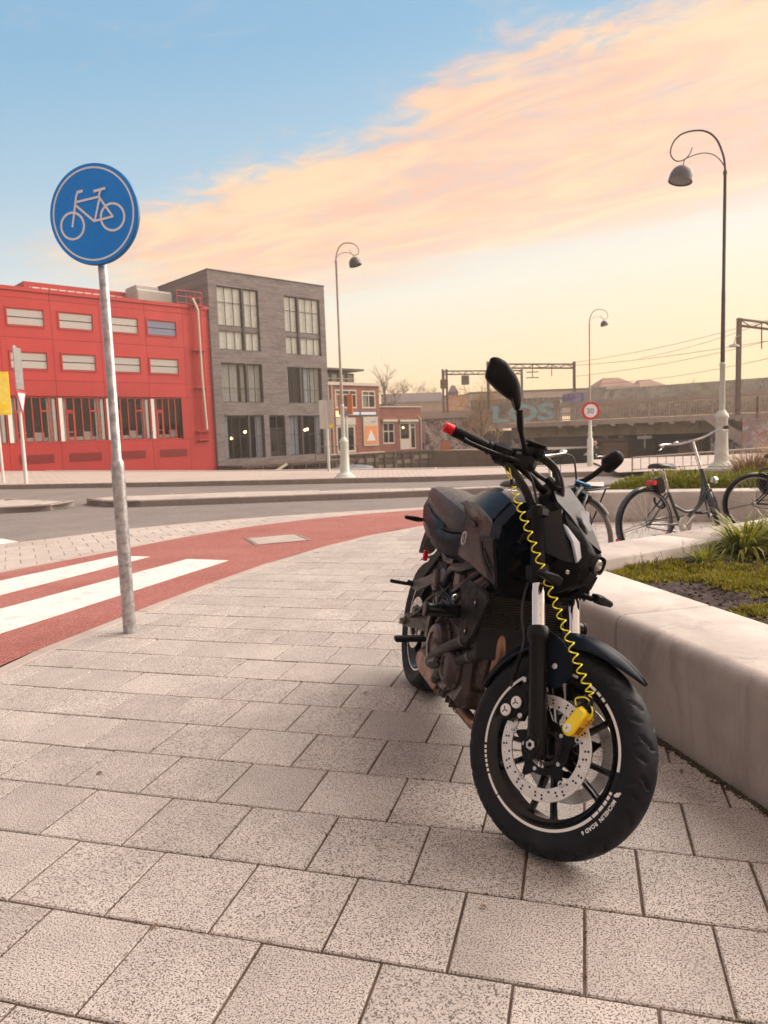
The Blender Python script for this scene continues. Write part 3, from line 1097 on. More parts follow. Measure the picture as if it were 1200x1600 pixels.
# yellow-green stonecrop creeping over the soil
M['moss'] = leaf_mat('stonecrop_leaf', [lin(.10, .115, .010), lin(.30, .27, .016), lin(.50, .44, .03), lin(.18, .18, .018), lin(.34, .24, .03)], trans=.3)
mb = MB()
def cover_amt(x, y):
    q = mnoise.noise(Vector((x * 1.6 + 3, y * 1.3, 1.0))) + .55 * mnoise.noise(Vector((x * 5, y * 5, 2.0)))
    return q
nclump = 0
for _ in range(120000):
    x, y = R.uniform(1.05, 4.6), R.uniform(1.4, 6.4)
    if not in_bed(x - .02, y + .02):
        continue
    if not in_view((x, y, .35), 20):
        continue
    if cover_amt(x, y) < -.10 + .45 * R.random() + (.25 if y > 4.5 and x > 1.75 else 0) - (.30 if x < 1.9 else 0) - (.20 if y < 3.4 else 0):
        continue
    z = soil_z(x, y)
    h = R.uniform(.014, .036) * (1 + .7 * max(0, cover_amt(x, y)))
    vs, fs = [], []
    for k in range(6):
        a = R.uniform(0, 2 * pi); rr = R.uniform(.008, .020); w = R.uniform(.0028, .0052)
        c_, s_ = cos(a), sin(a)
        b = len(vs)
        zz = z + h * R.uniform(.4, 1.1)
        vs += [(x - s_ * w, y + c_ * w, z - .003), (x + s_ * w, y - c_ * w, z - .003), (x + c_ * rr + s_ * w, y + s_ * rr - c_ * w, zz * .5 + z * .5), (x + c_ * rr * 1.3, y + s_ * rr * 1.3, zz), (x + c_ * rr - s_ * w, y + s_ * rr + c_ * w, zz * .5 + z * .5)]
        fs.append((b, b + 1, b + 2, b + 3, b + 4))
    mb.add(vs, fs)
    nclump += 1
    if nclump > 22000:
        break
stuff(mb.build('stonecrop', M['moss'], smooth=0, fixn=False), 'yellow green stonecrop creeping over the planter soil')


def blades(mb, c, n, L, w, spread, droop=1.0, zj=0.0, seg=5, lean=0.3, mi=0, rr=R, base_r=.03):
    """arching grass-like leaves"""
    for _ in range(n):
        a = rr.uniform(0, 2 * pi)
        l = L * rr.uniform(.55, 1.1)
        el = rr.uniform(lean, 1.45)
        ww = w * rr.uniform(.6, 1.2)
        x, y, z = c[0] + cos(a) * rr.uniform(0, base_r), c[1] + sin(a) * rr.uniform(0, base_r), c[2]
        dirx, diry = cos(a), sin(a)
        px_, py_ = -sin(a), cos(a)
        vs = []
        e = el
        for k in range(seg + 1):
            t = k / seg
            wk = ww * (1 - t) ** .7 * (.6 + .8 * min(1, t * 3))
            vs.append((x - px_ * wk, y - py_ * wk, z)); vs.append((x + px_ * wk, y + py_ * wk, z + wk * .2))
            st_ = l / seg
            x += dirx * cos(e) * st_ * spread; y += diry * cos(e) * st_ * spread; z += sin(e) * st_
            e -= droop * (.25 + .5 * t) * rr.uniform(.7, 1.2)
        fs = [(2 * k, 2 * k + 1, 2 * k + 3, 2 * k + 2) for k in range(seg)]
        mb.add(vs, fs, mi)


M['blade'] = leaf_mat('daylily_leaf', [lin(.06, .09, .012), lin(.16, .19, .02), lin(.34, .34, .04), lin(.52, .48, .07), lin(.18, .20, .03)], trans=.4)
def leafy(x, y, z, n, L, w, label, name='leafy_plant', mat='blade', group=None, cat='plant', seed=0, **kw):
    rr = random.Random(seed)
    mb = MB(); blades(mb, (0, 0, 0), n, L, w, 1.0, rr=rr, **kw)
    o = mb.build(name, M[mat], smooth=60, fixn=False, loc=(x, y, z))
    return tag(o, label, cat, group)

gp = 'leafy plants in the near planter'
leafy(3.12, 5.15, .33, 260, .42, .0085, 'strappy plant with yellow tips farthest back at the right edge of the planter', group=gp, seed=9, droop=.85, base_r=.09)
leafy(2.62, 5.02, .33, 220, .36, .008, 'yellow green strappy plant squeezed between the two largest ones', group=gp, seed=8, droop=.9, base_r=.08)
leafy(2.42, 4.84, .33, 300, .40, .0085, 'largest yellow green strappy plant spilling over the planter wall in front of the parked bicycle', group=gp, seed=1, droop=.85, base_r=.08)
leafy(2.78, 4.88, .33, 300, .40, .0085, 'bright green strappy plant at the right edge behind the planter wall', group=gp, seed=2, droop=.85, base_r=.07)
leafy(2.05, 4.60, .33, 110, .20, .005, 'small green tuft against the inner face of the planter wall', group=gp, seed=3, droop=.6, base_r=.05)
leafy(2.58, 4.52, .32, 200, .24, .007, 'dark green low plant in the shade in front of the bright strappy ones', group=gp, seed=4, droop=.8, base_r=.09)


def sprig(x, y, z, h, n, label, seed, col='blade', leafs=14, lw=.012, group=None):
    rr = random.Random(seed)
    root = thing('seedling', label, 'plant', (x, y, z), group=group)
    sb, lb = MB(), MB()
    for i in range(n):
        a = rr.uniform(0, 2 * pi)
        top = Vector((cos(a) * rr.uniform(.0, .3) * h, sin(a) * rr.uniform(0, .3) * h, h * rr.uniform(.6, 1)))
        mid = top * .5 + Vector((rr.uniform(-.02, .02), rr.uniform(-.02, .02), 0))
        pts = smooth_path([(0, 0, 0), mid, top], 4)
        sb.tube(pts, [.0018 * (1 - .6 * k / len(pts)) for k in range(len(pts))], 5)
        for k in range(leafs):
            t = rr.uniform(.35, 1)
            p_ = pts[min(len(pts) - 1, int(t * (len(pts) - 1)))]
            b = rr.uniform(0, 2 * pi)
            d_ = Vector((cos(b), sin(b), rr.uniform(-.1, .7))).normalized()
            s_ = d_.cross(Vector((0, 0, 1))).normalized() * lw * .4
            L = lw * rr.uniform(1.2, 2.2)
            st_ = p_ + d_ * lw * 1.2
            sb.tube([p_, st_], .0006, 3, caps=False)
            lb.add([st_, st_ + d_ * L * .5 - s_, st_ + d_ * L, st_ + d_ * L * .5 + s_], [(0, 1, 2, 3)])
    sb.build('stem', M['stem'], root, smooth=0)
    lb.build('leaves', M[col], root, smooth=0, fixn=False)
    return root


M['stem'] = pm('stem', lin(.20, .15, .07), .8, var=.3)
M['dry'] = leaf_mat('dry_leaf', [lin(.24, .17, .05), lin(.36, .25, .08), lin(.20, .18, .04)], trans=.3)
sprig(1.93, 4.62, .33, .17, 3, 'thin stemmed seedling with small yellow leaves in front of the bicycle', 5, 'dry', 12, .010)
sprig(1.55, 4.30, .34, .13, 7, 'dry wispy weed in the left corner of the planter', 6, 'dry', 10, .005, 'wispy weeds in the planter')
sprig(1.68, 4.42, .34, .12, 6, 'dry wispy weed just right of the planter corner beside the moss', 7, 'dry', 10, .005, 'wispy weeds in the planter')

# dirt and moss along the foot of the planter
mb = MB()
M['grime'] = leaf_mat('joint_moss', [lin(.035, .022, .014), lin(.06, .045, .02), lin(.05, .055, .012), lin(.11, .08, .05)], trans=.0)
for _ in range(3600):
    d_ = R.uniform(0, J1 + 2.0)
    off = abs(R.gauss(0, .012)) + .002
    p_ = on_near(d_) - rn * off
    s_ = R.uniform(.002, .006)
    M3 = Matrix.Rotation(R.uniform(0, 6), 3, 'Z') @ Matrix.Rotation(R.uniform(-1, 1), 3, 'X')
    mb.box((p_.x, p_.y, .001 + s_ * .3), (s_ * 2, s_, s_), 0, M3)
stuff(mb.build('joint_dirt', M['grime'], smooth=0, fixn=False), 'dark dirt and moss gathered along the foot of the planter')

# moss and grit in the open joints between the slabs
mb = MB()
for _ in range(5200):
    row = R.randrange(-16, 9)
    if R.random() < .62:
        e0 = R.uniform(-3.2, 2.2); n0 = OY - RA * row + R.gauss(0, .0022)
    else:
        e0 = (-.005 if row % 2 else .139) + RB * R.randrange(-11, 8) + R.gauss(0, .0022); n0 = OY - RA * (row + R.random())
    q = te * e0 + tn * n0
    if signed(band_out, q)[0] < .05 or not in_view((q.x, q.y, 0), 10):
        continue
    if mnoise.noise(Vector((q.x * 1.7, q.y * 1.7, 4))) < .10:
        continue
    s_ = R.uniform(.0015, .0038)
    M3 = Matrix.Rotation(R.uniform(0, 6), 3, 'Z') @ Matrix.Rotation(R.uniform(-1, 1), 3, 'X')
    mb.box((q.x, q.y, -.0035 + s_ * .5), (s_ * 2, s_ * 1.3, s_), 0, M3)
M['jmoss'] = leaf_mat('joint_moss_green', [lin(.05, .03, .018), lin(.11, .10, .02), lin(.07, .045, .03), lin(.16, .13, .03)], trans=.0)
stuff(mb.build('joint_moss', M['jmoss'], smooth=0, fixn=False), 'moss and grit in the joints between the paving slabs')
# a few dead leaves and twigs
ml_ = MB()
for (x, y) in ((-.12, 3.35), (.22, 1.75), (-1.1, 2.6), (-.62, 1.72), (.85, 2.30), (.95, 2.62), (-.9, 5.2), (.0, 5.6), (1.02, 2.45), (.62, 2.75)):
    a = R.uniform(0, 6); L = R.uniform(.012, .028)
    d_ = Vector((cos(a), sin(a), 0)); n_ = Vector((-sin(a), cos(a), 0)) * L * .4
    o_ = Vector((x, y, .0035))
    lf = MB(); lf.add([o_ - d_ * L, o_ - n_ + Vector((0, 0, .004)), o_ + d_ * L + Vector((0, 0, .003)), o_ + n_ + Vector((0, 0, .005))], [(0, 1, 2), (0, 2, 3)])
    ml_.v, ml_.f = ml_.v, ml_.f
    ml_.add([v for v in lf.v], lf.f)
M['deadleaf'] = leaf_mat('dead_leaf', [lin(.20, .10, .04), lin(.30, .17, .07), lin(.14, .08, .04)], trans=.2)
stuff(ml_.build('leaf_litter', M['deadleaf'], smooth=0, fixn=False), 'a few tiny dead leaves scattered on the paving')

# second planter behind the bicycles
W0, WD = Vector((2.50, 9.53)), Vector((.957, -.29)).normalized()
wn = Vector((-WD.y, WD.x))                  # inward (away from the camera)
p2 = thing('planter', 'straight pale concrete planter wall running behind the parked bicycles', 'planter')
wl = Vector((WD.y, -WD.x))
c0 = W0
bis2 = (wn + WD) * .40
blocks = [(W0 + wn * 1.9, W0, WD * .4, bis2)]
for k in range(4):
    blocks.append((W0 + WD * (2.2 * k), W0 + WD * (2.2 * (k + 1)), bis2 if k == 0 else wn * .4, wn * .4))
for a, b, na, nb in blocks:
    mb = MB(); wall_block(mb, a, b, na, nb, .40, .385, .02)
    mb.build('wall_block', M['planter'], p2, smooth=50)
bed = [W0 + wn * .38 + WD * .38, W0 + wn * .38 + WD * 8.7, W0 + wn * 6 + WD * 8.7, W0 + wn * 4.5 + WD * 4.2, W0 + wn * 1.9 + WD * .38]
struct(sheet('planter_bed', [tuple(q) for q in bed], .34, M['soil']), 'planted soil behind the second planter wall')

M['heath'] = leaf_mat('bright_green_leaf', [lin(.09, .11, .010), lin(.22, .23, .014), lin(.38, .36, .02), lin(.15, .17, .015)], trans=.35)
def mound(x, y, z, rx, ry, h, label, n=800, seed=0, mat='heath', leaf=.05, group=None, name='shrub'):
    rr = random.Random(seed)
    mb = MB()
    for _ in range(n):
        a = rr.uniform(0, 2 * pi); r_ = sqrt(rr.random())
        px_, py_ = cos(a) * r_ * rx, sin(a) * r_ * ry
        hh = h * (1 - r_ ** 2.4) * (.72 + .5 * mnoise.noise(Vector((px_ * 5 + seed, py_ * 5, 0)))) + .02
        zz = hh * rr.uniform(.35, 1.05)
        d_ = Vector((cos(a) * r_ + rr.uniform(-.5, .5), sin(a) * r_ + rr.uniform(-.5, .5), rr.uniform(.3, 1.4))).normalized()
        s_ = d_.cross(Vector((rr.uniform(-1, 1), rr.uniform(-1, 1), .2))).normalized() * leaf * .16
        L = leaf * rr.uniform(.6, 1.3)
        b = Vector((px_, py_, zz))
        mb.add([b - s_ * .4, b + d_ * L * .5 - s_, b + d_ * L, b + d_ * L * .5 + s_], [(0, 1, 2, 3)])
    o = mb.build(name, M[mat], smooth=0, fixn=False, loc=(x, y, z))
    return tag(o, label, 'shrub' if name == 'shrub' else 'grass', group)

def bed_pt(s, t): q = W0 + WD * s + wn * t; return q.x, q.y
gp = 'low bright green shrubs in the second planter'
for i, (s_, t_, rx, ry, h, lab) in enumerate([
        (.78, .72, .30, .30, .22, 'low bright green shrub at the left end of the second planter'),
        (1.12, .80, .36, .35, .30, 'rounded bright green shrub behind the bicycle saddle'),
        (1.48, .85, .36, .35, .28, 'spreading bright green shrub behind the bicycle handlebar stem'),
        (1.84, .90, .38, .4, .26, 'bright green shrub in front of the large lamp post foot'),
        (2.20, .85, .38, .4, .30, 'bright green shrub right of the lamp post foot beside the tan grass'),
        (2.60, .85, .45, .4, .32, 'bright green shrub at the right edge of the photo behind the third bicycle')]):
    x, y = bed_pt(s_, t_)
    mound(x, y, .33, rx, ry, h, lab, 1500, 20 + i, group=gp, leaf=.055)
M['tan'] = leaf_mat('dry_grass', [lin(.22, .13, .06), lin(.42, .27, .14), lin(.55, .38, .22), lin(.30, .18, .08)], trans=.3)
gp = 'dry tan ornamental grasses'
for i, (s_, t_, n, L, lab) in enumerate([(2.50, 2.1, 900, .66, 'tall tan ornamental grass tuft right of the lamp post'),
                                         (2.95, 2.0, 1000, .85, 'tallest tan ornamental grass tuft at the right edge of the photo'),
                                         (1.38, 1.9, 260, .34, 'small pinkish tan grass tuft left of the lamp post foot')]):
    x, y = bed_pt(s_, t_)
    leafy(x, y, .33, n, L, .0045, lab, 'ornamental_grass', 'tan', gp, 'grass', 40 + i, droop=.55, base_r=.22 if i < 2 else .14, lean=.6)
x, y = bed_pt(2.1, 1.5)
leafy(x, y, .33, 420, .32, .006, 'loose green grassy tuft between the lamp post and the tan grass', 'ornamental_grass', 'blade', gp, 'grass', 47, droop=.6, base_r=.2, lean=.6)
# weeds along the foot of the second wall
mb = MB()
for _ in range(130):
    s_ = R.uniform(.3, 7)
    if mnoise.noise(Vector((s_ * 2.5, 0, 5))) < .05:
        continue
    q = W0 + WD * s_ - wn * R.uniform(.005, .05)
    blades(mb, (q.x, q.y, 0), 7, R.uniform(.03, .07), .003, 1.0, droop=.7, seg=3)
stuff(mb.build('wall_weeds', M['moss'], smooth=0, fixn=False), 'small weeds growing along the foot of the second planter wall')

# ================================================================== STREET FURNITURE
def at_px(x, y_px, Y):
    """3D point on the ray through a photo pixel at distance Y (used only to lay things out)"""
    d_ = fwd + r2 * ((x - 600) / 1131.4) - u2 * ((y_px - 800) / 1131.4)
    return Vector((0, 0, CAMH)) + d_ * (Y / d_.y)


# ---- cycle path sign
SX, SY = -1.693, 4.645
sg = thing('cycle_path_sign', 'round blue sign with a white bicycle on a galvanised pole beside the red cycle path', 'road sign', (SX, SY, 0))
mb = MB(); mb.lathe([(0, .0), (.041, 0), (.041, 1.08), (.039, 1.115), (.0285, 1.135), (.0285, 2.47), (.024, 2.485), (0, 2.485)], n=24)
mb.build('pole', M['galv'], sg, smooth=40)
yaw = radians(-12.04)
nx_ = Vector((sin(yaw), -cos(yaw), 0)); ux_ = Vector((cos(yaw), sin(yaw), 0))
sc_ = Vector((-.012, -.055, 2.628))
def smap(u, v, w): return sc_ + ux_ * u + Vector((0, 0, v)) + nx_ * w
mb = MB()
mb.lathe([(0, .004), (.292, .004), (.2975, .0), (.300, -.006), (.300, -.022), (.295, -.024), (.290, -.022), (.290, -.004), (0, -.003)], smap(0, 0, 0), nx_, n=96)
plate = mb.build('sign_plate', M['sign_rim'], sg, smooth=40)
mb = MB(); mb.lathe([(.2655, .0055), (.0, .0055)], smap(0, 0, 0), nx_, n=96); mb.build('sign_face', M['sign_blue'], plate, smooth=0)
mb = MB(); mb.lathe([(.2655, .0065), (.2765, .0065)], smap(0, 0, 0), nx_, n=96); mb.build('white_border', M['sign_white'], plate, smooth=0)
mb = MB(); mb.lathe([(.2765, .0055), (.296, .0045)], smap(0, 0, 0), nx_, n=96); mb.build('blue_border', M['sign_blue'], plate, smooth=0)
# white bicycle emblem: strokes and rings
mb = MB()
TI = radians(5.5)
def em(px_, py_):          # pixel of the enlarged photo -> sign plane, metres
    u = (px_ - 597) / 735 * .60 * 1.0
    v = -(py_ - 628) / 842 * .60
    return (u, v)
def stroke(a, b, w=.0135, off=0.0):
    a, b = Vector(em(*a)), Vector(em(*b))
    t_ = (b - a).normalized(); n_ = Vector((-t_.y, t_.x)) * w / 2
    a2, b2 = a - t_ * w * .3, b + t_ * w * .3
    mb.add([smap(q.x, q.y, .0075 + off) for q in (a2 + n_, a2 - n_, b2 - n_, b2 + n_)], [(0, 1, 2, 3)])
def ring(c, r0, r1, off=0.0):
    c = Vector(em(*c)); N_ = 48
    vs = [smap(c.x + cos(2 * pi * k / N_) * r_, c.y + sin(2 * pi * k / N_) * r_, .0075 + off) for r_ in (r0, r1) for k in range(N_)]
    mb.add(vs, [(k, (k + 1) % N_, N_ + (k + 1) % N_, N_ + k) for k in range(N_)])
ring((420, 710), .0715, .0855, .0)
ring((757, 670), .0715, .0855, .0004)
stroke((420, 715), (470, 470), off=.0008); stroke((470, 470), (485, 438), off=.0012); stroke((485, 438), (522, 432), .0165, off=.0016)
stroke((465, 518), (655, 495), off=.002); stroke((458, 540), (605, 690), off=.0024); stroke((605, 690), (762, 668), off=.0028)
stroke((612, 685), (660, 520), off=.0032); stroke((658, 495), (760, 665), off=.0036); stroke((658, 500), (675, 445), off=.004); stroke((625, 447), (712, 433), .0165, off=.0044)
mb.build('bicycle_emblem', M['sign_white'], plate, smooth=0)
for z in (2.38, 2.47):
    mb = MB()
    mb.lathe([(.0275, -.012), (.035, -.012), (.035, .012), (.0275, .012)], (0, 0, z), (0, 0, 1), 20, close=True)
    mb.build('pole_clamp', M['galv'], sg, smooth=40)


# ---- tall lamps with curled arms
def street_lamp(label, loc, s, dir_, mats, hs=1.0):
    """s: total height scale; dir_: +1 curl to the right, -1 to the left (seen from the camera)"""
    lp = thing('street_lamp', label, 'street lamp', loc, group='curled street lamps')
    H = s
    mb = MB()
    mb.lathe([(0, 0), (.30, 0), (.30, .02), (.24, .05), (.24, .07), (.20, .11), (.145, .14), (.13, .17), (.115, .45), (.105, .95), (.115, .97), (.125, 1.0), (.115, 1.03), (.085, 1.08), (.06, 1.12), (.0, 1.12)], n=20)
    mb.build('column_base', mats[0], lp, smooth=40)
    mb = MB(); mb.lathe([(.052, 1.11), (.048, 1.95), (.056, 1.96), (.056, 2.0), (.042, 2.02)], n=14); mb.build('lower_pole', mats[0], lp, smooth=40)
    mb = MB(); mb.lathe([(.042, 2.0), (.036, H * .62), (.032, H * .62 + .01), (.028, H), (.036, H + .02), (.036, H + .07), (.02, H + .09)], n=12); mb.build('upper_pole', mats[1], lp, smooth=40)
    k = .00235 * hs
    def P(x, y): return (dir_ * -(x - 680) * -1 * k if False else dir_ * (680 - x) * k, 0, H + .08 + (440 - y) * k)
    arc = [(680, 440), (672, 360), (655, 300), (620, 220), (570, 165), (510, 138), (450, 133), (390, 140), (330, 160), (280, 205), (254, 260), (252, 305), (275, 342), (310, 358), (345, 352), (378, 334), (405, 300), (420, 258)]
    pts = smooth_path([P(*q) for q in arc], 4)
    mb = MB(); mb.tube(pts, [lerp(.021, .008, i / len(pts)) for i in range(len(pts))], 8); mb.build('curled_arm', mats[1], lp, smooth=60)
    pts = smooth_path([P(*q) for q in [(672, 405), (640, 360), (590, 320), (520, 303), (450, 312), (380, 336)]], 4)
    mb = MB(); mb.tube(pts, .009, 6); mb.build('stay', mats[1], lp, smooth=60)
    c = Vector(P(352, 395))
    mb = MB(); mb.tube([P(362, 345), P(352, 375), c], .010, 6)
    mb.build('hanger', mats[1], lp, smooth=60)
    mb = MB()
    ax = Vector((dir_ * .22, -.05, -.97)).normalized()
    ss = .95 if hs == 1 else .76
    mb.lathe([(r_ * ss, h_ * ss) for r_, h_ in [(.0, -.01), (.06, 0), (.12, .03), (.17, .075), (.205, .14), (.222, .225), (.226, .30), (.215, .30), (.205, .22), (.14, .09), (0, .05)]], c, ax, 24)
    sh = mb.build('lamp_shade', mats[2], lp, smooth=50)
    mb = MB(); mb.lathe([(0, .27 * ss), (.20 * ss, .275 * ss), (.205 * ss, .285 * ss), (0, .29 * ss)], c, ax, 20); mb.build('lamp_glass', M['lampglass'], sh, smooth=50)
    return lp


M['lamp_white'] = pm('lamp_paint_pale', lin(.62, .66, .60), .45, var=.08, vs=5, dirt=(lin(.4, .38, .33), .35), dirt_s=7)
M['lamp_backlit'] = pm('lamp_backlit_brown', lin(.10, .07, .06), .5, var=.1, vs=4)  # upper pole and arm: backlit darkness put into the colour
M['lamp_shade'] = pm('lamp_shade_grey', lin(.12, .115, .13), .45, var=.1)
M['lampglass'] = pm('lamp_glass', lin(.10, .08, .08), .2, var=.1)
M['lamp_mid'] = pm('lamp_paint_grey', lin(.42, .36, .32), .5, var=.1)
b = at_px(1127, 733, 13.9)
mb = MB(); mb.lathe([(0, -.36), (.42, -.36), (.42, -.01), (.40, 0), (0, 0)], n=28)
fo = mb.build('lamp_plinth', M['kerb'], smooth=40, loc=(b.x, b.y, b.z)); tag(fo, 'low round concrete plinth under the tall lamp post at right', 'plinth')
L1 = street_lamp('tall backlit lamp post with curled arm at the right above the parked bicycles', b, 5.42, -1, (M['lamp_white'], M['lamp_backlit'], M['lamp_shade']))
b = at_px(539, 745, 20.2)
street_lamp('pale lamp post with curled arm on the quay right of the grey brick building', (b.x, b.y, .10), 5.80, 1, (M['lamp_white'], M['lamp_mid'], M['lamp_shade']), .62)
b = at_px(922, 690, 33)
street_lamp('farthest curled lamp post rising behind the round red bordered sign', (b.x, b.y, .0), 5.80, 1, (M['lamp_mid'], M['lamp_mid'], M['lamp_shade']), .82)

# ---- round red-bordered sign
b = at_px(922, 690, 21.6)
rs = thing('round_sign', 'small round white sign with red border on a pale post beside the cyclist', 'road sign', (b.x, b.y, .10))
mb = MB(); mb.lathe([(0, 0), (.09, 0), (.09, .80), (.05, .86), (.045, 1.9), (0, 1.9)], n=14); mb.build('post', M['lamp_white'], rs, smooth=40)
cz = at_px(922, 642, 21.6).z - .10
mb = MB(); mb.lathe([(0, .0), (.265, .0), (.265, .03), (0, .03)], (0, -.05, cz), (0, -1, 0), 36); pt = mb.build('sign_plate', M['sign_red'], rs, smooth=40)
mb = MB(); mb.lathe([(.195, .034), (0, .034)], (0, -.05, cz), (0, -1, 0), 36); mb.build('white_face', M['sign_white'], pt, smooth=0)
M['grey_print'] = pm('grey_print', lin(.30, .28, .32), .5, var=.05)
vs, fs = text_polys('30', .22, .004)
mb = MB(); mb.add([(v.x - .125, -.088, cz + v.y - .078) for v in vs], fs); mb.build('lettering', M['grey_print'], pt, smooth=0, fixn=False)

# ---- back of a sign pair on a post at the left
b = at_px(41, 755, 23.2)
ls = thing('sign_post', 'white post with a rectangular plate above a narrow triangular sign at the left', 'road sign', (b.x, b.y, .10))
mb = MB(); mb.tube([(0, 0, 0), (0, 0, 1.9), (-.02, 0, 4.35)], [.06, .05, .045], 10); mb.build('post', M['white'], ls, smooth=60)
mb = MB(); Rz = Matrix.Rotation(radians(97), 3, 'Z'); mb.box((.10, -.05, 3.63), (.62, .02, 1.3), .006, Rz); mb.build('sign_plate', M['sign_back'], ls, smooth=0)
mb = MB()
e_ = Rz @ Vector((1, 0, 0))
def tri(u, v, w): q = Vector((.12, -.08, 0)) + e_ * u; return (q.x + w * e_.y, q.y - w * e_.x, v)
mb.prism([(-.42, 2.92), (.42, 2.92), (0, 2.16)], tri, -.01, .01); tp = mb.build('triangular_plate', M['sign_red'], ls, smooth=0)
mb = MB(); mb.prism([(-.30, 2.86), (.30, 2.86), (0, 2.30)], tri, .0101, .014); mb.prism([(-.30, 2.86), (.30, 2.86), (0, 2.30)], tri, -.014, -.0101); mb.build('white_field', M['sign_white'], tp, smooth=0)

# ---- yellow panel cut by the left edge
b = at_px(5, 745, 24.5)
ys = thing('yellow_sign', 'large yellow temporary sign panel at the left edge in front of the red building', 'road sign', (b.x, b.y, .10), (0, 0, radians(30)))
yt = at_px(13, 580, 24.5).z - .10; yb = at_px(13, 648, 24.5).z - .10; xr = at_px(13, 614, 24.5).x - b.x
mb = MB(); mb.tube([(0, .05, 0), (-.03, .05, yt + .1)], .045, 10); mb.tube([(-.9, .05, 0), (-.93, .05, yt + .1)], .045, 10); mb.build('post', M['white'], ys, smooth=60)
mb = MB(); mb.box((xr - .62, 0, (yt + yb) / 2), (1.24, .03, yt - yb), .01, None); yp = mb.build('sign_panel', M['sign_yellow'], ys, smooth=0)
mb = MB(); mb.box((xr - .62, -.0185, (yt + yb) / 2), (1.12, .004, yt - yb - .14), 0); mb.build('panel_field', pm('pale_yellow', srgb(255, 222, 95), .5), yp, smooth=0)
mb = MB(); mb.box((xr - .62, -.0225, yb + .26), (1.0, .004, .18), 0); mb.build('panel_bar', M['sign_yellow'], yp, smooth=0)

# ---- pair of plates on a post left of the lamp
b = at_px(514, 730, 24.2)
dsg = thing('sign_post', 'pair of pale grey sign plates on a post left of the quay lamp', 'road sign', (b.x, b.y, .10))
zt, zb = at_px(514, 625, 24.2).z - .10, at_px(514, 670, 24.2).z - .10
mb = MB(); mb.tube([(0, 0, 0), (0, 0, zt - .02)], .045, 10); mb.build('post', M['lamp_white'], dsg, smooth=60)
M['plate_grey'] = pm('plate_pale_grey', lin(.52, .50, .46), .5, var=.05)
for sx in (-1, 1):
    Rz = Matrix.Rotation(radians(sx * -18), 3, 'Z')
    mb = MB(); mb.box((sx * .125, -.06, (zt + zb) / 2), (.235, .02, zt - zb), .006, Rz); q_ = mb.build('sign_plate', M['plate_grey'], dsg, smooth=0)
mb = MB(); mb.box((.14, -.076, zb + .10), (.15, .006, .10), 0, Matrix.Rotation(radians(-18), 3, 'Z')); mb.build('yellow_sticker', M['sign_yellow'], q_, smooth=0)

# ---- orange backed traffic signal seen past the lamp
b = at_px(541, 650, 22.5)
ts = thing('traffic_signal', 'orange brown boxed traffic signal showing beside the quay lamp pole', 'traffic light', (b.x, b.y, .10))
M['orange'] = pm('signal_orange', lin(.50, .17, .06), .6)
hz = b.z - .10
mb = MB(); mb.tube([(0, 0, 0), (0, 0, hz)], .04, 10); mb.build('post', M['lamp_white'], ts, smooth=60)
for dx_ in (-.14, .13):
    mb = MB(); mb.box((dx_, -.02, hz + .35), (.17, .16, .62), .02); h_ = mb.build('signal_head', M['orange'], ts, smooth=0)

# ---- railing along the ramp to the water
rl = thing('railing', 'low pale metal railing running to the right behind the bicycles', 'railing')
pa, pb = at_px(988, 712, 18.0), at_px(1260, 690, 18.0)
mb = MB(); mb.tube([(pa.x, 18, .10 + .0), (pa.x, 18, .44), (pa.x + .03, 18, .46), (pb.x, 18.3, .60)], .022, 8); mb.build('top_rail', M['lamp_mid'], rl, smooth=50)
mb = MB(); mb.tube([(pa.x, 18.0, .16), (pb.x, 18.3, .26)], .014, 6); mb.build('bottom_rail', M['lamp_mid'], rl, smooth=50)
n_ = 20
for i in range(1, n_):
    t_ = i / n_
    x = lerp(pa.x, pb.x, t_); y = lerp(18, 18.3, t_)
    mb = MB(); mb.tube([(0, 0, 0), (0, 0, lerp(.30, .36, t_))], .010, 5); mb.build('baluster', M['lamp_mid'], rl, smooth=50, loc=(x, y, lerp(.16, .24, t_)))
rp = MB(); rp.add([(pa.x - .4, 17.85, .10), (pb.x + 3, 18.0, .10), (pb.x + 3, 24.6, .17), (pa.x + .6, 24.0, .17)], [(0, 1, 2, 3)])
rmp = rp.build('ramp', M['quay_paving'], smooth=0); rmp.location.z = .012; struct(rmp)

# ================================================================== BUILDINGS ACROSS THE CANAL
FA = radians(43.5)
M['red_panel'] = pm('red_cladding', lin(.52, .036, .034), .55, var=.06, vs=.5, dirt=(lin(.48, .045, .038), .4), dirt_s=.5, perobj=.07, streak=.2)
M['red_frame'] = pm('red_frames', lin(.55, .045, .04), .45, var=.05)
M['red_dark'] = pm('red_louvre', lin(.28, .018, .014), .6, var=.05)
M['backing'] = pm('joint_backing', lin(.10, .02, .018), .8)
M['blind'] = pm('white_blind', lin(.90, .88, .82), .6, var=.04, perobj=.06)
M['blind_blue'] = pm('blue_blind', lin(.36, .42, .62), .4, var=.04)  # plain blue colour for the blinds of one upper window
M['curtain'] = pm('curtain', lin(.74, .77, .74), .8, var=.12, vs=6)
M['curtain_b'] = pm('curtain_blue', lin(.66, .76, .86), .8, var=.12, vs=6)
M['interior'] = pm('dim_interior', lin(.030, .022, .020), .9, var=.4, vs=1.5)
M['desk'] = pm('white_desk', lin(.62, .60, .56), .6)
M['steel_dark'] = pm('dark_window_steel', lin(.055, .045, .045), .5)
M['greybrick'] = brick_mat('grey_brick', lin(.265, .23, .225), lin(.16, .135, .135), lin(.33, .29, .28), .22, .06, .008)
M['greybrick2'] = M['greybrick']
M['redbrick'] = brick_mat('orange_brick', lin(.36, .125, .075), lin(.30, .095, .06), lin(.38, .20, .14), .22, .065, .008)
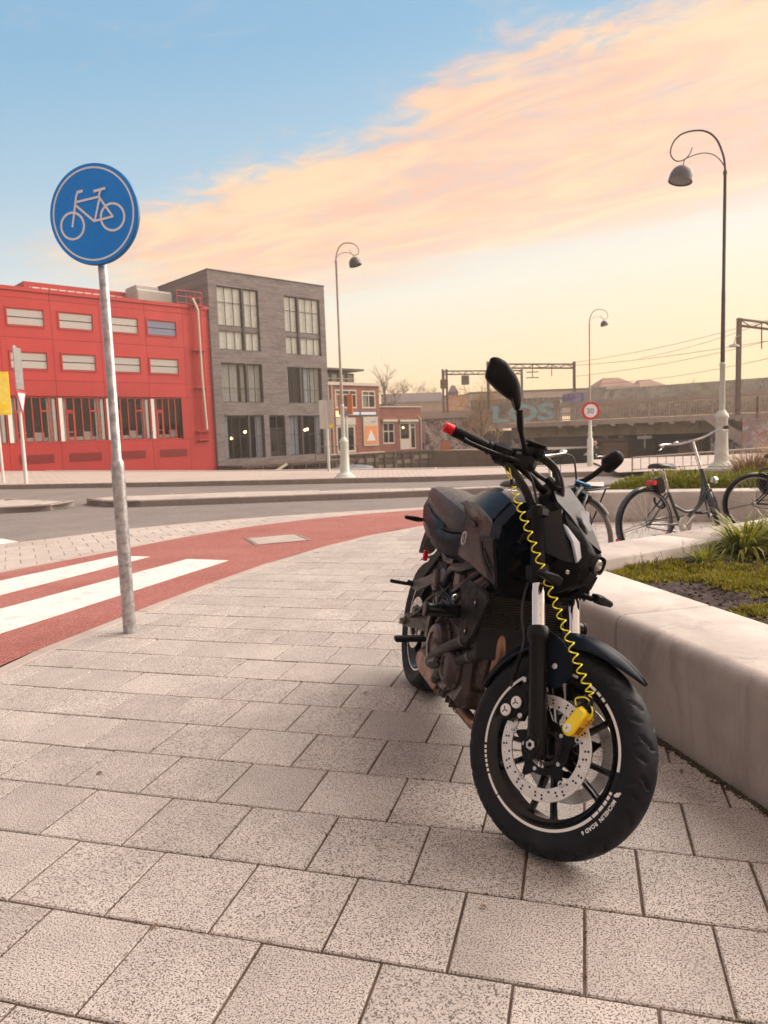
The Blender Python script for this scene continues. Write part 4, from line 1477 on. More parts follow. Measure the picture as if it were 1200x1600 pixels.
M['redbrick2'] = brick_mat('red_brick', lin(.30, .095, .065), lin(.235, .07, .05), lin(.32, .17, .13), .22, .065, .008)
M['cream'] = pm('cream_paint', lin(.62, .56, .48), .6, var=.06)
M['roofing'] = pm('roofing_felt', lin(.12, .10, .10), .9)
M['timber'] = pm('weathered_timber', lin(.11, .070, .050), .85, var=.35, vs=4)
M['bulb'] = pm('warm_lamp', lin(1, .7, .35), .5, emit=(lin(1, .62, .28), 5.0))


def see_glass(name, tint, refl=.2):
    m = bpy.data.materials.new(name); m.use_nodes = True
    t = NT(m.node_tree)
    tr = t.n('ShaderNodeBsdfTransparent', {0: tint})
    gl = t.n('ShaderNodeBsdfGlossy', {0: lin(.9, .9, .9), 'Roughness': .03})
    lw = t.n('ShaderNodeLayerWeight', {0: .3}).outputs['Fresnel']
    f = t.m('ADD', t.m('MULTIPLY', lw, .35), refl, clamp=True)
    mx = t.n('ShaderNodeMixShader', {0: f, 1: tr.outputs[0], 2: gl.outputs[0]})
    t.n('ShaderNodeOutputMaterial', {0: mx.outputs[0]})
    return m


M['pane'] = see_glass('window_glass', lin(.90, .90, .92), .03)
M['pane_sky'] = see_glass('sky_reflecting_glass', lin(.96, .99, .98), .14)


def wall_holes(mb, x0, x1, z0, z1, holes, y=0.0, depth=.25, mi=0):
    """front wall (facing -y) with reveals; holes = (xa, xb, za, zb)"""
    xs = sorted({x0, x1, *[h[0] for h in holes], *[h[1] for h in holes]})
    zs = sorted({z0, z1, *[h[2] for h in holes], *[h[3] for h in holes]})
    for a, b in zip(xs, xs[1:]):
        for c, d_ in zip(zs, zs[1:]):
            cx, cz = (a + b) / 2, (c + d_) / 2
            if any(h[0] < cx < h[1] and h[2] < cz < h[3] for h in holes):
                continue
            mb.add([(a, y, c), (b, y, c), (b, y, d_), (a, y, d_)], [(0, 1, 2, 3)], mi)
    for h in holes:
        a, b, c, d_ = h[:4]
        p = [(a, c), (b, c), (b, d_), (a, d_)]
        for i in range(4):
            (xa, za), (xb, zb) = p[i], p[(i + 1) % 4]
            mb.add([(xa, y, za), (xa, y + depth, za), (xb, y + depth, zb), (xb, y, zb)], [(0, 1, 2, 3)], mi)


def building(name, label, loc, rz, cat='building', group=None):
    return thing(name, label, cat, loc, (0, 0, rz), group)


def window(parent, xa, xb, za, zb, y, frame_mat, w=.06, vx=(), hz=(), pane='pane', name='window', dep=.06, sub=True):
    """frame mesh with bars at vx and hz, and one pane per light"""
    mb = MB()
    yc = y
    mb.box(((xa + xb) / 2, yc, zb - w / 2), (xb - xa, dep, w)); mb.box(((xa + xb) / 2, yc, za + w / 2), (xb - xa, dep, w))
    mb.box((xa + w / 2, yc, (za + zb) / 2), (w, dep, zb - za - 2 * w)); mb.box((xb - w / 2, yc, (za + zb) / 2), (w, dep, zb - za - 2 * w))
    fr = mb.build(name, frame_mat, parent, smooth=0)
    xs = [xa + w] + sorted(vx) + [xb - w]
    zs = [za + w] + sorted(hz) + [zb - w]
    mu = w * .7
    for v in vx:
        q = MB(); q.box((v, yc, (za + zb) / 2), (mu, dep * .9, zb - za - 2 * w)); q.build('mullion', frame_mat, fr, smooth=0)
    for h in hz:
        q = MB(); q.box(((xa + xb) / 2, yc - .002, h), (xb - xa - 2 * w, dep * .8, mu)); q.build('transom', frame_mat, fr, smooth=0)
    for a, b in zip(xs, xs[1:]):
        for c, d_ in zip(zs, zs[1:]):
            q = MB(); q.add([(a, yc + .012, c), (b, yc + .012, c), (b, yc + .012, d_), (a, yc + .012, d_)], [(0, 1, 2, 3)])
            q.build('pane', M[pane], fr, smooth=0, fixn=False)
    return fr


def folds(parent, xa, xb, za, zb, y, mat, name='curtain', amp=.04, per=.16):
    mb = MB()
    n = max(4, int((xb - xa) / per * 4))
    mb.grid(n + 1, 2, lambda i, j: (lerp(xa, xb, i / n), y + amp * sin(i / n * (xb - xa) / per * 2 * pi + xa), (za, zb)[j]))
    return mb.build(name, mat, parent, smooth=60, fixn=False)


# ---------------------------------------------------------------- red building
P0 = (-11.2, 46.0, 0)
rb = building('red_building', 'bright red panel clad building with white slit windows at the left', P0, FA)
seams = [-16.7, -14.05, -11.42, -8.80, -6.15, -3.45, -1.0, .86]
bandx = (-16.4, -1.42)
body = MB()
wall_holes(body, -22, .83, -2.2, 9.45, [(bandx[0], bandx[1], 1.46, 3.98)], 0.0, .22)
body.add([(-22, 14, -2.2), (-22, 14, 9.45), (.83, 14, 9.45), (.83, 14, -2.2), (.83, 0, -2.2), (.83, 0, 9.45), (-22, 0, 9.45), (-22, 0, -2.2)], [(0, 1, 2, 3), (4, 5, 2, 3), (6, 7, 0, 1), (5, 6, 1, 2)])
body.build('wall', M['backing'], rb, smooth=0, fixn=False)
g_ = .018
def panel(x0, x1, z0, z1, hole=None, name='facade_panel', y=-.045, mat='red_panel', th=.05):
    mb = MB()
    x0 += g_ / 2; x1 -= g_ / 2; z0 += g_ / 2; z1 -= g_ / 2
    if hole:
        a, b, c, d_ = hole
        for q in ((x0, x1, d_, z1), (x0, x1, z0, c), (x0, a, c, d_), (b, x1, c, d_)):
            mb.add([(q[0], y, q[2]), (q[1], y, q[2]), (q[1], y, q[3]), (q[0], y, q[3])], [(0, 1, 2, 3)])
        for rect, dp in (((a, b, c, d_), th + .12), ((x0, x1, z0, z1), th)):
            p = [(rect[0], rect[2]), (rect[1], rect[2]), (rect[1], rect[3]), (rect[0], rect[3])]
            for i in range(4):
                (xa, za), (xb, zb) = p[i], p[(i + 1) % 4]
                mb.add([(xa, y, za), (xa, y + dp, za), (xb, y + dp, zb), (xb, y, zb)], [(0, 1, 2, 3)])
        return mb.build(name, M[mat], rb, smooth=0, fixn=False)
    mb.box(((x0 + x1) / 2, y + th / 2, (z0 + z1) / 2), (x1 - x0, th, z1 - z0))
    return mb.build(name, M[mat], rb, smooth=0)


for k, (a, b) in enumerate(zip(seams, seams[1:])):
    last = b > .5
    wn_ = None
    if not last:
        wx0 = {(-3.45): -3.30}.get(a, a + .42); wx1 = wx0 + 1.84
        wx0, wx1 = (wx0, min(wx1, b - .2))
    for (z0, z1, hz_) in ((4.82, 7.02, (5.40, 6.24)), (7.02, 9.07, (7.64, 8.48))):
        if last:
            panel(a, b, z0, z1)
            continue
        h = (wx0, wx1, hz_[0], hz_[1])
        panel(a, b, z0, z1, h)
        fr = window(rb, h[0] - .05, h[1] + .05, h[2] - .05, h[3] + .12, -.06, M['red_frame'], .06, name='slit_window')
        for o_ in [c for c in fr.children]:
            o_.location.y = .02
        for q in range(2):
            zz0 = h[2] + .03 + q * (h[3] - h[2]) / 2
            mb = MB(); mb.box(((h[0] + h[1]) / 2, -.010, zz0 + (h[3] - h[2]) * .235), (h[1] - h[0] - .06, .012, (h[3] - h[2]) * .43))
            mb.build('blind', M['blind_blue'] if (k == 5 and z0 > 6) else M['blind'], fr, smooth=0)
    panel(a, b, 3.99, 4.82)
    panel(a, b, -1.9, 1.45)
    panel(a, b, 9.07, 9.42)
    panel(a, b, 9.42, 9.64, name='roof_edge', y=-.12, th=.5)
    if last:
        panel(bandx[1], b, 1.45, 3.99)
    else:
        v0 = a + .42
        mb = MB()
        mb.box((v0 + .9, -.05, .64), (1.78, .03, .46))
        lv = mb.build('louvre', M['red_dark'], rb, smooth=0)
        for q in range(6):
            s_ = MB(); s_.box((v0 + .9, -.072, .46 + q * .074), (1.72, .018, .03)); s_.build('slat', M['red_dark'], lv, smooth=0)
# ribbon window: red mullions, pale columns, curtains, desks inside
wf = MB()
wf.box(((bandx[0] + bandx[1]) / 2, .10, 3.94), (bandx[1] - bandx[0], .08, .07)); wf.box(((bandx[0] + bandx[1]) / 2, .10, 1.50), (bandx[1] - bandx[0], .08, .08))
rw = wf.build('ribbon_window', M['red_frame'], rb, smooth=0)
gpx = MB(); gpx.add([(bandx[0], .115, 1.53), (bandx[1], .115, 1.53), (bandx[1], .115, 3.91), (bandx[0], .115, 3.91)], [(0, 1, 2, 3)])
gpx.build('pane', M['pane'], rw, smooth=0, fixn=False)
for a, b in zip(seams[:-2], seams[1:-1]):
    cs = a + .55 if a > -3.5 else a + .35
    pos = [a + q * (b - a) / 6 for q in range(6)]
    for i, x in enumerate(pos):
        if x < bandx[0] + .05 or x > bandx[1] - .05:
            continue
        q = MB(); q.box((x, .085, 2.72), (.055, .07, 2.36)); q.build('mullion', M['red_frame'], rw, smooth=0)
    for (i0, i1) in ((1, 2), (4, 5)):
        xa, xb = pos[i0], pos[i1]
        if xb > bandx[1]:
            continue
        q = MB(); q.box(((xa + xb) / 2, .078, 3.20), (xb - xa, .08, .09)); q.build('transom', M['red_frame'], rw, smooth=0)
        if i0 == 1:
            q = MB()
            for (cx, cz, sx, sz) in (((xa + xb) / 2, 3.10, xb - xa - .04, .06), ((xa + xb) / 2, 1.58, xb - xa - .04, .06), (xa + .05, 2.34, .06, 1.5), (xb - .05, 2.34, .06, 1.5)):
                q.box((cx, .070, cz), (sx, .06, sz))
            q.build('casement', M['red_frame'], rw, smooth=0)
    q = MB(); q.box((a + .17, .045, 2.72), (.20, .06, 2.36)); q.build('column', M['blind'], rw, smooth=0)
    q = MB(); q.box((a - .16, .150, 2.72), (.16, .04, 2.3)); q.build('column', M['blind'], rw, smooth=0)
    folds(rb, a + .24, a + .50 + R.uniform(0, .15), 1.5, 3.9, .30, M['curtain'])
    folds(rb, b - .42 - R.uniform(0, .1), b - .15, 1.5, 3.9, .30, M['curtain'])
    q = MB(); q.box(((a + b) / 2 + R.uniform(-.3, .3), .5, 1.68), (1.7, .3, .20)); q.box(((a + b) / 2 + .4, .5, 1.90), (.5, .05, .32)); q.box(((a + b) / 2 - .6, .6, 2.05), (.8, .05, .05))
    q.build('desk', M['desk'], rb, smooth=0)
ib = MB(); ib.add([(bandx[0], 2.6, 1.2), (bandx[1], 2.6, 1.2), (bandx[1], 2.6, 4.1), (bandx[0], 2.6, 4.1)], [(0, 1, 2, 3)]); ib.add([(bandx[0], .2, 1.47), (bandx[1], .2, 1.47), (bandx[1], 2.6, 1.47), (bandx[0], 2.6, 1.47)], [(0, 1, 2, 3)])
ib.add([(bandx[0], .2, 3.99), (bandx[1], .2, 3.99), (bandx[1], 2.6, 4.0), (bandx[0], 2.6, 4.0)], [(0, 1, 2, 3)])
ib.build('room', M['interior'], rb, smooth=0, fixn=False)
# ladder cage with vent pipe
mb = MB()
mb.tube([(-.30, -.22, 10.0), (-.30, -.32, 9.85), (-.12, -.42, 9.3), (-.06, -.30, 8.9), (-.02, -.28, 5), (.10, -.28, 2.0)], .075, 8)
mb.build('drain_pipe', M['cream'], rb, smooth=50)
mb = MB()
for x in (-.38, .25):
    mb.tube([(x - .05, -.20, 10.2), (x, -.20, 6), (x + .06, -.20, 1.35)], .028, 6)
mb.build('ladder_rail', M['red_frame'], rb, smooth=50)
for i in range(28):
    q = MB(); z = 1.6 + i * .3
    q.tube([(-.38, -.20, z), (.27, -.20, z)], .012, 4); q.build('rung', M['red_frame'], rb, smooth=0)
for z in (9.6, 6.9, 4.6, 1.9, 1.35):
    q = MB(); q.box((-.05, -.16, z), (.9, .30, .05)); q.build('bracket', M['red_frame'], rb, smooth=0)
mb = MB()
for z in (9.72, 10.1, 10.45):
    mb.tube([(-1.3, -.1, z), (-.9, -.1, z), (.4, -.1, z), (.4, .8, z)], .02, 5)
for x in (-1.3, -.7, -.1, .4):
    mb.tube([(x, -.1, 9.6), (x, -.1, 10.45)], .02, 5)
mb.build('roof_guard_rail', M['red_frame'], rb, smooth=0)
# things on the roof
mb = MB(); mb.box((-5.2, 5.2, 10.0), (7.2, 3, 1.5)); ph = mb.build('penthouse', M['red_panel'], rb, smooth=0)
mb = MB(); mb.box((-5.2, 3.68, 10.22), (6.6, .03, .5)); mb.build('glazing', M['blind'], ph, smooth=0)
for i in range(14):
    q = MB(); q.box((-8.4 + i * .5, 3.64, 10.22), (.06, .04, .52)); q.build('mullion', M['red_frame'], ph, smooth=0)
mb = MB(); mb.box((-1.6, 3.2, 10.0), (2.4, 2.2, 1.5), .1); mb.box((-2.0, 3.0, 10.85), (1.5, 1.5, .3), .05)
mb.build('roof_unit', M['plate_grey'], rb, smooth=0)

# ---------------------------------------------------------------- grey brick building
gb = building('grey_brick_building', 'four storey dark grey brick building with tall steel framed windows', P0, FA)
groups = [(1.50, 4.62, 7.07, 11.04, 3, 2, 'A'), (6.70, 9.80, 7.03, 10.95, 2, 3, 'A'), (1.52, 4.64, 3.71, 6.24, 3, 2, 'B'), (6.68, 9.70, 3.70, 6.17, 2, 3, 'B'),
          (1.52, 4.58, .05, 2.88, 3, 2, 'C'), (5.0, 6.30, .08, 2.87, 1, 1, 'D'), (6.62, 9.66, .08, 2.84, 2, 3, 'C')]
body = MB()
wall_holes(body, .90, 10.26, -2.2, 11.93, [q[:4] for q in groups], -.06, .26)
body.add([(.9, -.06, -1.2), (.9, -.06, 11.93), (.9, 13, 11.93), (.9, 13, -1.2), (10.26, -.06, -1.2), (10.26, -.06, 11.93), (10.26, 13, 11.93), (10.26, 13, -1.2)], [(0, 1, 2, 3), (4, 5, 6, 7), (1, 5, 6, 2), (2, 6, 7, 3)])
body.build('wall', M['greybrick'], gb, smooth=0, fixn=False)
mb = MB(); mb.box((5.58, -.04, 11.96), (9.42, .12, .07)); mb.box((.94, 6.4, 11.96), (.1, 12.9, .07)); mb.build('roof_edge', M['steel_dark'], gb, smooth=0)
for (xa, xb, za, zb, nl, nr, kind) in groups:
    tot = nl + nr
    xm = xa + (xb - xa) * (nl / tot) + (0.04 if nl > nr else -.04)
    if kind == 'D':
        window(gb, xa + .02, xb - .02, 1.95, zb - .02, .08, M['steel_dark'], .06, vx=[(xa + xb) / 2])
        dr = MB(); dr.box(((xa + xb) / 2, .10, 1.0), (xb - xa - .1, .06, 1.82)); dd_ = dr.build('door', M['greybrick'] if False else M['interior'], gb, smooth=0)
        q = MB(); q.box(((xa + xb) / 2, .055, 1.0), (.05, .03, 1.8)); q.build('door_stile', M['steel_dark'], dd_, smooth=0)
        for sx in (.35, .95):
            q = MB(); q.box((xa + sx, .065, 1.1), (.36, .012, 1.35)); q.build('pane', M['pane_sky'], dd_, smooth=0)
        continue
    q = MB(); q.box((xm, .06, (za + zb) / 2), (.16, .18, zb - za - .02)); q.build('pier_mullion', M['steel_dark'], gb, smooth=0)
    parts_ = [(xa, xm - .08, nl), (xm + .08, xb, nr)]
    rows = {'A': [(za, za + 1.22, []), (za + 1.50, zb, [za + 1.50 + (zb - za - 1.5) * .60])], 'B': [(za, zb, [za + .92])], 'C': [(za, zb, [za + (zb - za) * .52])]}[kind]
    if kind == 'A':
        q = MB(); q.box(((xa + xb) / 2, .10, za + 1.36), (xb - xa - .02, .08, .28)); q.build('spandrel', M['greybrick'], gb, smooth=0)
    for (x0, x1, nn) in parts_:
        for (r0, r1, hz) in rows:
            window(gb, x0 + .01, x1 - .01, r0 + .01, r1 - .01, .08, M['steel_dark'], .05, vx=[x0 + (x1 - x0) * i / nn for i in range(1, nn)], hz=hz, pane='pane_sky' if kind == 'A' else 'pane')
    # what shows behind the glass
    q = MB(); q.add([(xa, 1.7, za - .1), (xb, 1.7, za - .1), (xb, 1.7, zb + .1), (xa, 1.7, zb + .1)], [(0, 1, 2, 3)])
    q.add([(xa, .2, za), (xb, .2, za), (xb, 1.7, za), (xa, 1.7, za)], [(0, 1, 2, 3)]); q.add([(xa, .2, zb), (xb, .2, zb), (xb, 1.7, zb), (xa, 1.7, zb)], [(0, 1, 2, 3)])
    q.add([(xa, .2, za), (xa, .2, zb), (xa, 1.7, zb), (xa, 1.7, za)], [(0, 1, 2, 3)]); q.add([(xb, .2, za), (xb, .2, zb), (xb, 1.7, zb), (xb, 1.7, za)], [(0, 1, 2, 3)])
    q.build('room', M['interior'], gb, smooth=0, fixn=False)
    if kind == 'A':
        M.setdefault('sky_sheen', pm('sky_sheen_pale', lin(.90, .94, .92), .8, var=.1, vs=4))  # pale sheet behind the panes; their sky reflection is put into its colour
        for (x0, x1, nn) in parts_:
            folds(gb, x0, x1, za, zb, .17, M['sky_sheen'], amp=.015)
    elif kind == 'B':
        if xa < 5:
            folds(gb, xa, xm - .5, za, zb, .32, M['curtain']); folds(gb, xm - .3, xb, za, zb, .34, M['curtain'])
        else:
            folds(gb, xa, xa + .35, za, zb, .32, M['curtain_b']); folds(gb, xm + .5, xm + 1.0, za, zb, .32, M['curtain_b']); folds(gb, xb - .75, xb, za, zb, .34, M['curtain'])
    else:
        folds(gb, xa, xa + .42, za, zb, .32, M['curtain_b']); folds(gb, xb - .5, xb, za, zb, .32, M['curtain_b'])
        if xa > 5:
            folds(gb, xm - .9, xm - .15, za, zb, .34, M['curtain_b'])
        for (bx, bz) in ((xa + 1.0, za + 1.35), (xb - 1.0, za + 1.75), (xb - .8, za + 1.8)):
            q = MB(); q.lathe([(0, -.10), (.08, -.06), (.10, 0), (.07, .07), (0, .10)], (bx, .8, bz), (0, 0, 1), 8)
            q.build('pendant_lamp', M['bulb'], gb, smooth=60)
mb = MB(); mb.tube([(.80, -.12, -1.2), (.80, -.12, 9.5)], .05, 6); mb.build('downpipe', M['steel_dark'], gb, smooth=50)
# terrace at the water in front of it
dk = building('timber_deck', 'dark timber landing stage over the canal below the grey brick building', P0, FA, 'deck')
mb = MB()
mb.box((5.6, -1.6, -.42), (9.6, 2.9, .12)); mb.build('deck_frame', M['timber'], dk, smooth=0)
for i in range(9):
    q = MB(); q.box((1.1 + i * 1.13, -3.02, -1.1), (.14, .14, 1.5)); q.build('pile', M['timber'], dk, smooth=0)
for i in range(24):
    q = MB(); q.box((1.0 + i * .40, -1.6, -.34), (.37, 2.9, .035)); q.build('plank', M['timber'], dk, smooth=0)
q = MB(); q.tube([(6.5, -3.0, .62), (10.3, -3.0, .62)], .03, 6)
for i in range(5):
    q.tube([(6.5 + i * .95, -3.0, -.34), (6.5 + i * .95, -3.0, .62)], .025, 5)
q.build('hand_rail', M['steel_dark'], dk, smooth=0)
q = MB(); q.box((3.2, -3.1, -.75), (1.9, .10, .14), 0, Matrix.Rotation(radians(-24), 3, 'Y')); q.build('gangplank', M['cream'], dk, smooth=0)
# small covered boat moored there
bt = building('rowing_boat', 'small dark covered boat moored below the grey brick building', (P0[0] + .725 * 8.3 + .688 * 4.6, P0[1] + .688 * 8.3 - .725 * 4.6, -1.6), FA, 'boat')
mb = MB()
secs = []
for i in range(11):
    u = i / 10 * 2 - 1
    wd = .62 * (1 - abs(u) ** 2.6) + .03; h = .55 + .14 * u * u
    secs.append([(u * 2.1, wd * cos(a) * (1 if True else 1), max(-.15, h + sin(a) * (h + .15) if sin(a) < 0 else h)) for a in [pi * q / 6 for q in range(12)]])
mb.loft(secs); mb.build('hull', M['steel_dark'], bt, smooth=60)
mb = MB(); secs = []
for i in range(9):
    u = i / 8 * 2 - 1
    wd = .60 * (1 - abs(u) ** 2.6) + .02
    secs.append([(u * 1.9, -wd, .58), (u * 1.9, -wd * .5, .72 + .12 * (1 - u * u)), (u * 1.9, 0, .78 + .2 * (1 - u * u)), (u * 1.9, wd * .5, .72 + .12 * (1 - u * u)), (u * 1.9, wd, .58)])
mb.loft(secs, caps=True); mb.build('cover', pm('grey_tarpaulin', lin(.10, .10, .12), .5, var=.3, vs=3), bt, smooth=40)

# ---------------------------------------------------------------- two storey orange brick building
P1 = (-5.5, 60.0, 0)
b1 = building('brick_building', 'two storey orange brick building with white framed windows and an orange poster', P1, FA)
h1 = [(2.40, 4.83, 3.66, 5.25), (5.42, 7.05, 3.66, 5.20), (2.36, 4.48, -.08, 2.20)]
body = MB(); wall_holes(body, .6, 7.48, -.35, 5.62, h1, 0, .2)
body.add([(.6, 0, -.35), (.6, 0, 5.62), (.6, 10, 5.62), (.6, 10, -.35), (7.48, 0, -.35), (7.48, 0, 5.62), (7.48, 10, 5.62), (7.48, 10, -.35)], [(0, 1, 2, 3), (4, 5, 6, 7), (1, 5, 6, 2)])
body.build('wall', M['redbrick'], b1, smooth=0, fixn=False)
mb = MB(); mb.box((4.04, .02, 5.72), (7.0, .34, .26)); mb.build('cornice', M['cream'], b1, smooth=0)
for i, h in enumerate(h1):
    if i < 2:
        n = 3 if i == 0 else 2
        window(b1, h[0], h[1], h[2], h[3], .04, M['cream'], .13, vx=[h[0] + (h[1] - h[0]) * k / n for k in range(1, n)], hz=[h[3] - .42])
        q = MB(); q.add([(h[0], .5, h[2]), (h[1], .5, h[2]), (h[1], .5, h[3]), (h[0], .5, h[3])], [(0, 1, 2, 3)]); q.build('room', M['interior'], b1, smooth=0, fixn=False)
        folds(b1, h[0] + .2, h[0] + .9, h[2], h[3], .3, M['curtain'])
    else:
        window(b1, h[0], h[1], h[2], h[3], .02, M['cream'], .16, vx=[(h[0] + h[1]) / 2], name='shop_front')
        q = MB(); q.add([(h[0], .6, h[2]), (h[1], .6, h[2]), (h[1], .6, h[3]), (h[0], .6, h[3])], [(0, 1, 2, 3)]); q.build('room', M['interior'], b1, smooth=0, fixn=False)
mb = MB(); mb.box((3.42, -.04, 2.55), (2.2, .08, .62)); mb.build('fascia', M['cream'], b1, smooth=0)
M['board_blue'] = pm('signboard_blue', lin(.06, .08, .14), .5)
mb = MB(); mb.box((5.0, -.06, 3.22), (4.2, .08, .42)); sb = mb.build('signboard', M['board_blue'], b1, smooth=0)
for (x0, x1) in ((3.7, 4.95), (5.15, 6.95)):
    q = MB(); q.box(((x0 + x1) / 2, -.105, 3.22), (x1 - x0, .01, .24)); q.build('pale_band', M['sign_white'], sb, smooth=0)
q = MB(); q.box((2.55, -.07, 3.18), (.42, .1, .5)); q.build('lit_sign', pm('lit_sign_panel', lin(.8, .62, .35), .5, emit=(lin(1, .72, .4), .6)), b1, smooth=0)
mb = MB(); mb.box((6.28, -.05, 1.65), (1.75, .08, 2.55)); po = mb.build('poster', M['cream'], b1, smooth=0)
M['poster_orange'] = pm('poster_orange', lin(.86, .30, .10), .5, var=.05)
q = MB(); q.box((6.28, -.094, 1.32), (1.5, .01, 1.6)); q.build('orange_field', M['poster_orange'], po, smooth=0)
q = MB(); q.prism([(5.75, .82), (6.81, .82), (6.28, 1.80)], lambda u, v, w: (u, w, v), -.105, -.100); q.build('white_triangle', M['sign_white'], po, smooth=0)
vs, fs = text_polys('puf', .42, .004)
q = MB(); q.add([(6.35 + v.x, -.094, 2.38 + v.y) for v in vs], fs); q.build('lettering', M['grey_print'], po, smooth=0, fixn=False)
mb = MB(); mb.box((3.0, 2.6, 6.2), (4.6, 3.6, 1.0)); ph = mb.build('penthouse', M['timber'], b1, smooth=0)
mb = MB(); mb.box((3.1, 2.3, 6.95), (5.4, 4.6, .16)); mb.build('roof', M['steel_dark'], ph, smooth=0)
for i in range(5):
    q = MB(); q.box((1.2 + i * .9, .78, 6.25), (.55, .04, .62)); q.build('pane', M['pane_sky'], ph, smooth=0)
q = MB(); q.tube([(1.3, .5, 6.2), (5.4, .5, 6.2)], .03, 5); q.tube([(1.3, .5, 5.9), (5.4, .5, 5.9)], .02, 5); q.build('roof_rail', M['cream'], b1, smooth=0)
for x in (1.55, 1.95):
    q = MB(); q.tube([(x, -.10, -.3), (x, -.10, 5.6)], .06, 6); q.build('downpipe', M['cream'], b1, smooth=50)
mb = MB(); mb.box((4.2, -.12, -.24), (7.0, .3, .16)); mb.build('sill_band', M['cream'], b1, smooth=0)

# ---------------------------------------------------------------- low red brick annex
b2 = building('brick_annex', 'low red brick annex with two white windows right of the orange poster', P1, FA)
h2 = [(7.95, 9.48, .47, 2.40), (10.12, 12.25, -.10, 2.36)]
body = MB(); wall_holes(body, 7.52, 13.0, -.35, 3.76, h2, .15, .2)
body.add([(13, .15, -.35), (13, .15, 3.76), (13, 9, 3.76), (13, 9, -.35), (7.52, .15, 3.76), (7.52, 9, 3.76)], [(0, 1, 2, 3), (4, 1, 2, 5)])
body.build('wall', M['redbrick2'], b2, smooth=0, fixn=False)
mb = MB(); mb.box((10.26, .16, 3.80), (5.5, .26, .08)); mb.build('cornice', M['cream'], b2, smooth=0)
window(b2, *h2[0], .22, M['cream'], .13, vx=[8.7], hz=[1.6])
window(b2, 10.12, 11.5, .75, 2.36, .22, M['cream'], .12)
window(b2, 11.5, 12.25, -.1, 2.36, .22, M['cream'], .12, hz=[1.9], name='door')
q = MB(); q.box((10.8, .24, .32), (1.36, .06, .86)); q.build('infill_panel', M['cream'], b2, smooth=0)
for h in h2:
    q = MB(); q.add([(h[0], .8, h[2]), (h[1], .8, h[2]), (h[1], .8, h[3]), (h[0], .8, h[3])], [(0, 1, 2, 3)]); q.build('room', M['interior'], b2, smooth=0, fixn=False)
    q = MB(); q.box(((h[0] + h[1]) / 2, .02, h[3] + .16), (h[1] - h[0] + .3, .22, .2)); q.build('shutter_box', M['cream'], b2, smooth=0)
q = MB(); q.lathe([(0, -.12), (.12, 0), (0, .12)], (11.0, .6, 1.9), (0, 0, 1), 8); q.build('pendant_lamp', M['bulb'], b2, smooth=60)
q = MB(); q.tube([(12.85, .05, -.9), (12.85, .05, 2.6), (12.6, .05, 2.9)], .06, 6); q.build('downpipe', M['cream'], b2, smooth=50)

# canal wall under the brick buildings, made of boards between posts
cw = building('canal_wall', 'old timber and masonry canal wall below the red brick buildings', P1, FA, 'wall')
mb = MB(); mb.box((6.6, 1.0, -1.0), (14, 3.3, 1.30)); mb.build('wall_core', M['quay'], cw, smooth=0)
for i in range(12):
    q = MB(); q.box((.3 + i * 1.15, -.78, -1.0), (.16, .14, 1.5)); q.build('post', M['timber'], cw, smooth=0)
for j in range(4):
    for i in range(6):
        q = MB(); q.box((.7 + i * 2.3, -.69, -.52 - j * .33), (2.26, .06, .30)); q.build('board', M['timber'] if (i + j) % 3 else M['quay'], cw, smooth=0)
mb = MB(); mb.box((6.6, -.72, -.30), (14, .3, .12)); mb.build('coping', M['timber'], cw, smooth=0)

# ================================================================== RAILWAY BRIDGE AND THE FAR BANK
PB = (13.6, 48.0, 0)
BA = radians(-43.3)
M['br_conc'] = concrete_mat('bridge_concrete', lin(.52, .44, .38), lin(.43, .36, .31), lin(.24, .19, .16), sc=.7, patch=.7)
M['br_beam'] = pm('olive_steel_beam', lin(.40, .31, .20), .7, var=.15, vs=.8, dirt=(lin(.14, .09, .055), .7), dirt_s=1.2)
M['br_green'] = graffiti_mat('green_noise_wall', lin(.52, .53, .40), [lin(.62, .60, .52), lin(.50, .48, .46), lin(.40, .38, .40)], .5, .35, 2.0)
M['br_web'] = graffiti_mat('bridge_web', lin(.48, .41, .35), [lin(.48, .42, .36), lin(.22, .18, .16)], .6, .4, 5.0)
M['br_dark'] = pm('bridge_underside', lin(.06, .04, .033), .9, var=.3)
M['br_pier'] = concrete_mat('bridge_pier', lin(.24, .155, .095), lin(.19, .12, .08), lin(.10, .065, .05), sc=1.2)
M['rail_grey'] = pm('bridge_rail_paint', lin(.40, .34, .29), .6, var=.1)
M['graff'] = graffiti_mat('sprayed_wall', lin(.16, .10, .09), [lin(.55, .52, .54), lin(.10, .09, .12), lin(.50, .30, .28), lin(.62, .60, .58)], .55, .6, 1.0)
M['graff2'] = graffiti_mat('sprayed_block', lin(.50, .42, .36), [lin(.25, .2, .25), lin(.6, .55, .6), lin(.5, .2, .18)], .9, .6, 9.0)
M['teal'] = pm('sprayed_teal', lin(.38, .62, .64), .8, var=.10, vs=2, dirt=(lin(.45, .40, .36), .5), dirt_s=1.5)
bg = thing('railway_bridge', 'long low concrete railway bridge over the canal with railing and sprayed walls', 'bridge', PB, (0, 0, BA))
X0, X1 = -2.0, 46
mb = MB(); mb.box(((X0 + X1) / 2, .10, 2.83), (X1 - X0, .5, .26)); mb.build('deck_edge', M['br_conc'], bg, smooth=0)
i = 0
x = -1.4
while x < X1:
    w = 3.0
    mb = MB(); mb.box((x + w / 2, .22 + (i % 2) * .012, 3.32), (w - .02, .12, .72)); mb.build('parapet_panel', M['br_green'], bg, smooth=0)
    x += w; i += 1
mb = MB(); mb.box(((X0 + X1) / 2, 1.5, 2.25), (X1 - X0, .3, .9)); mb.build('web_wall', M['br_web'], bg, smooth=0)
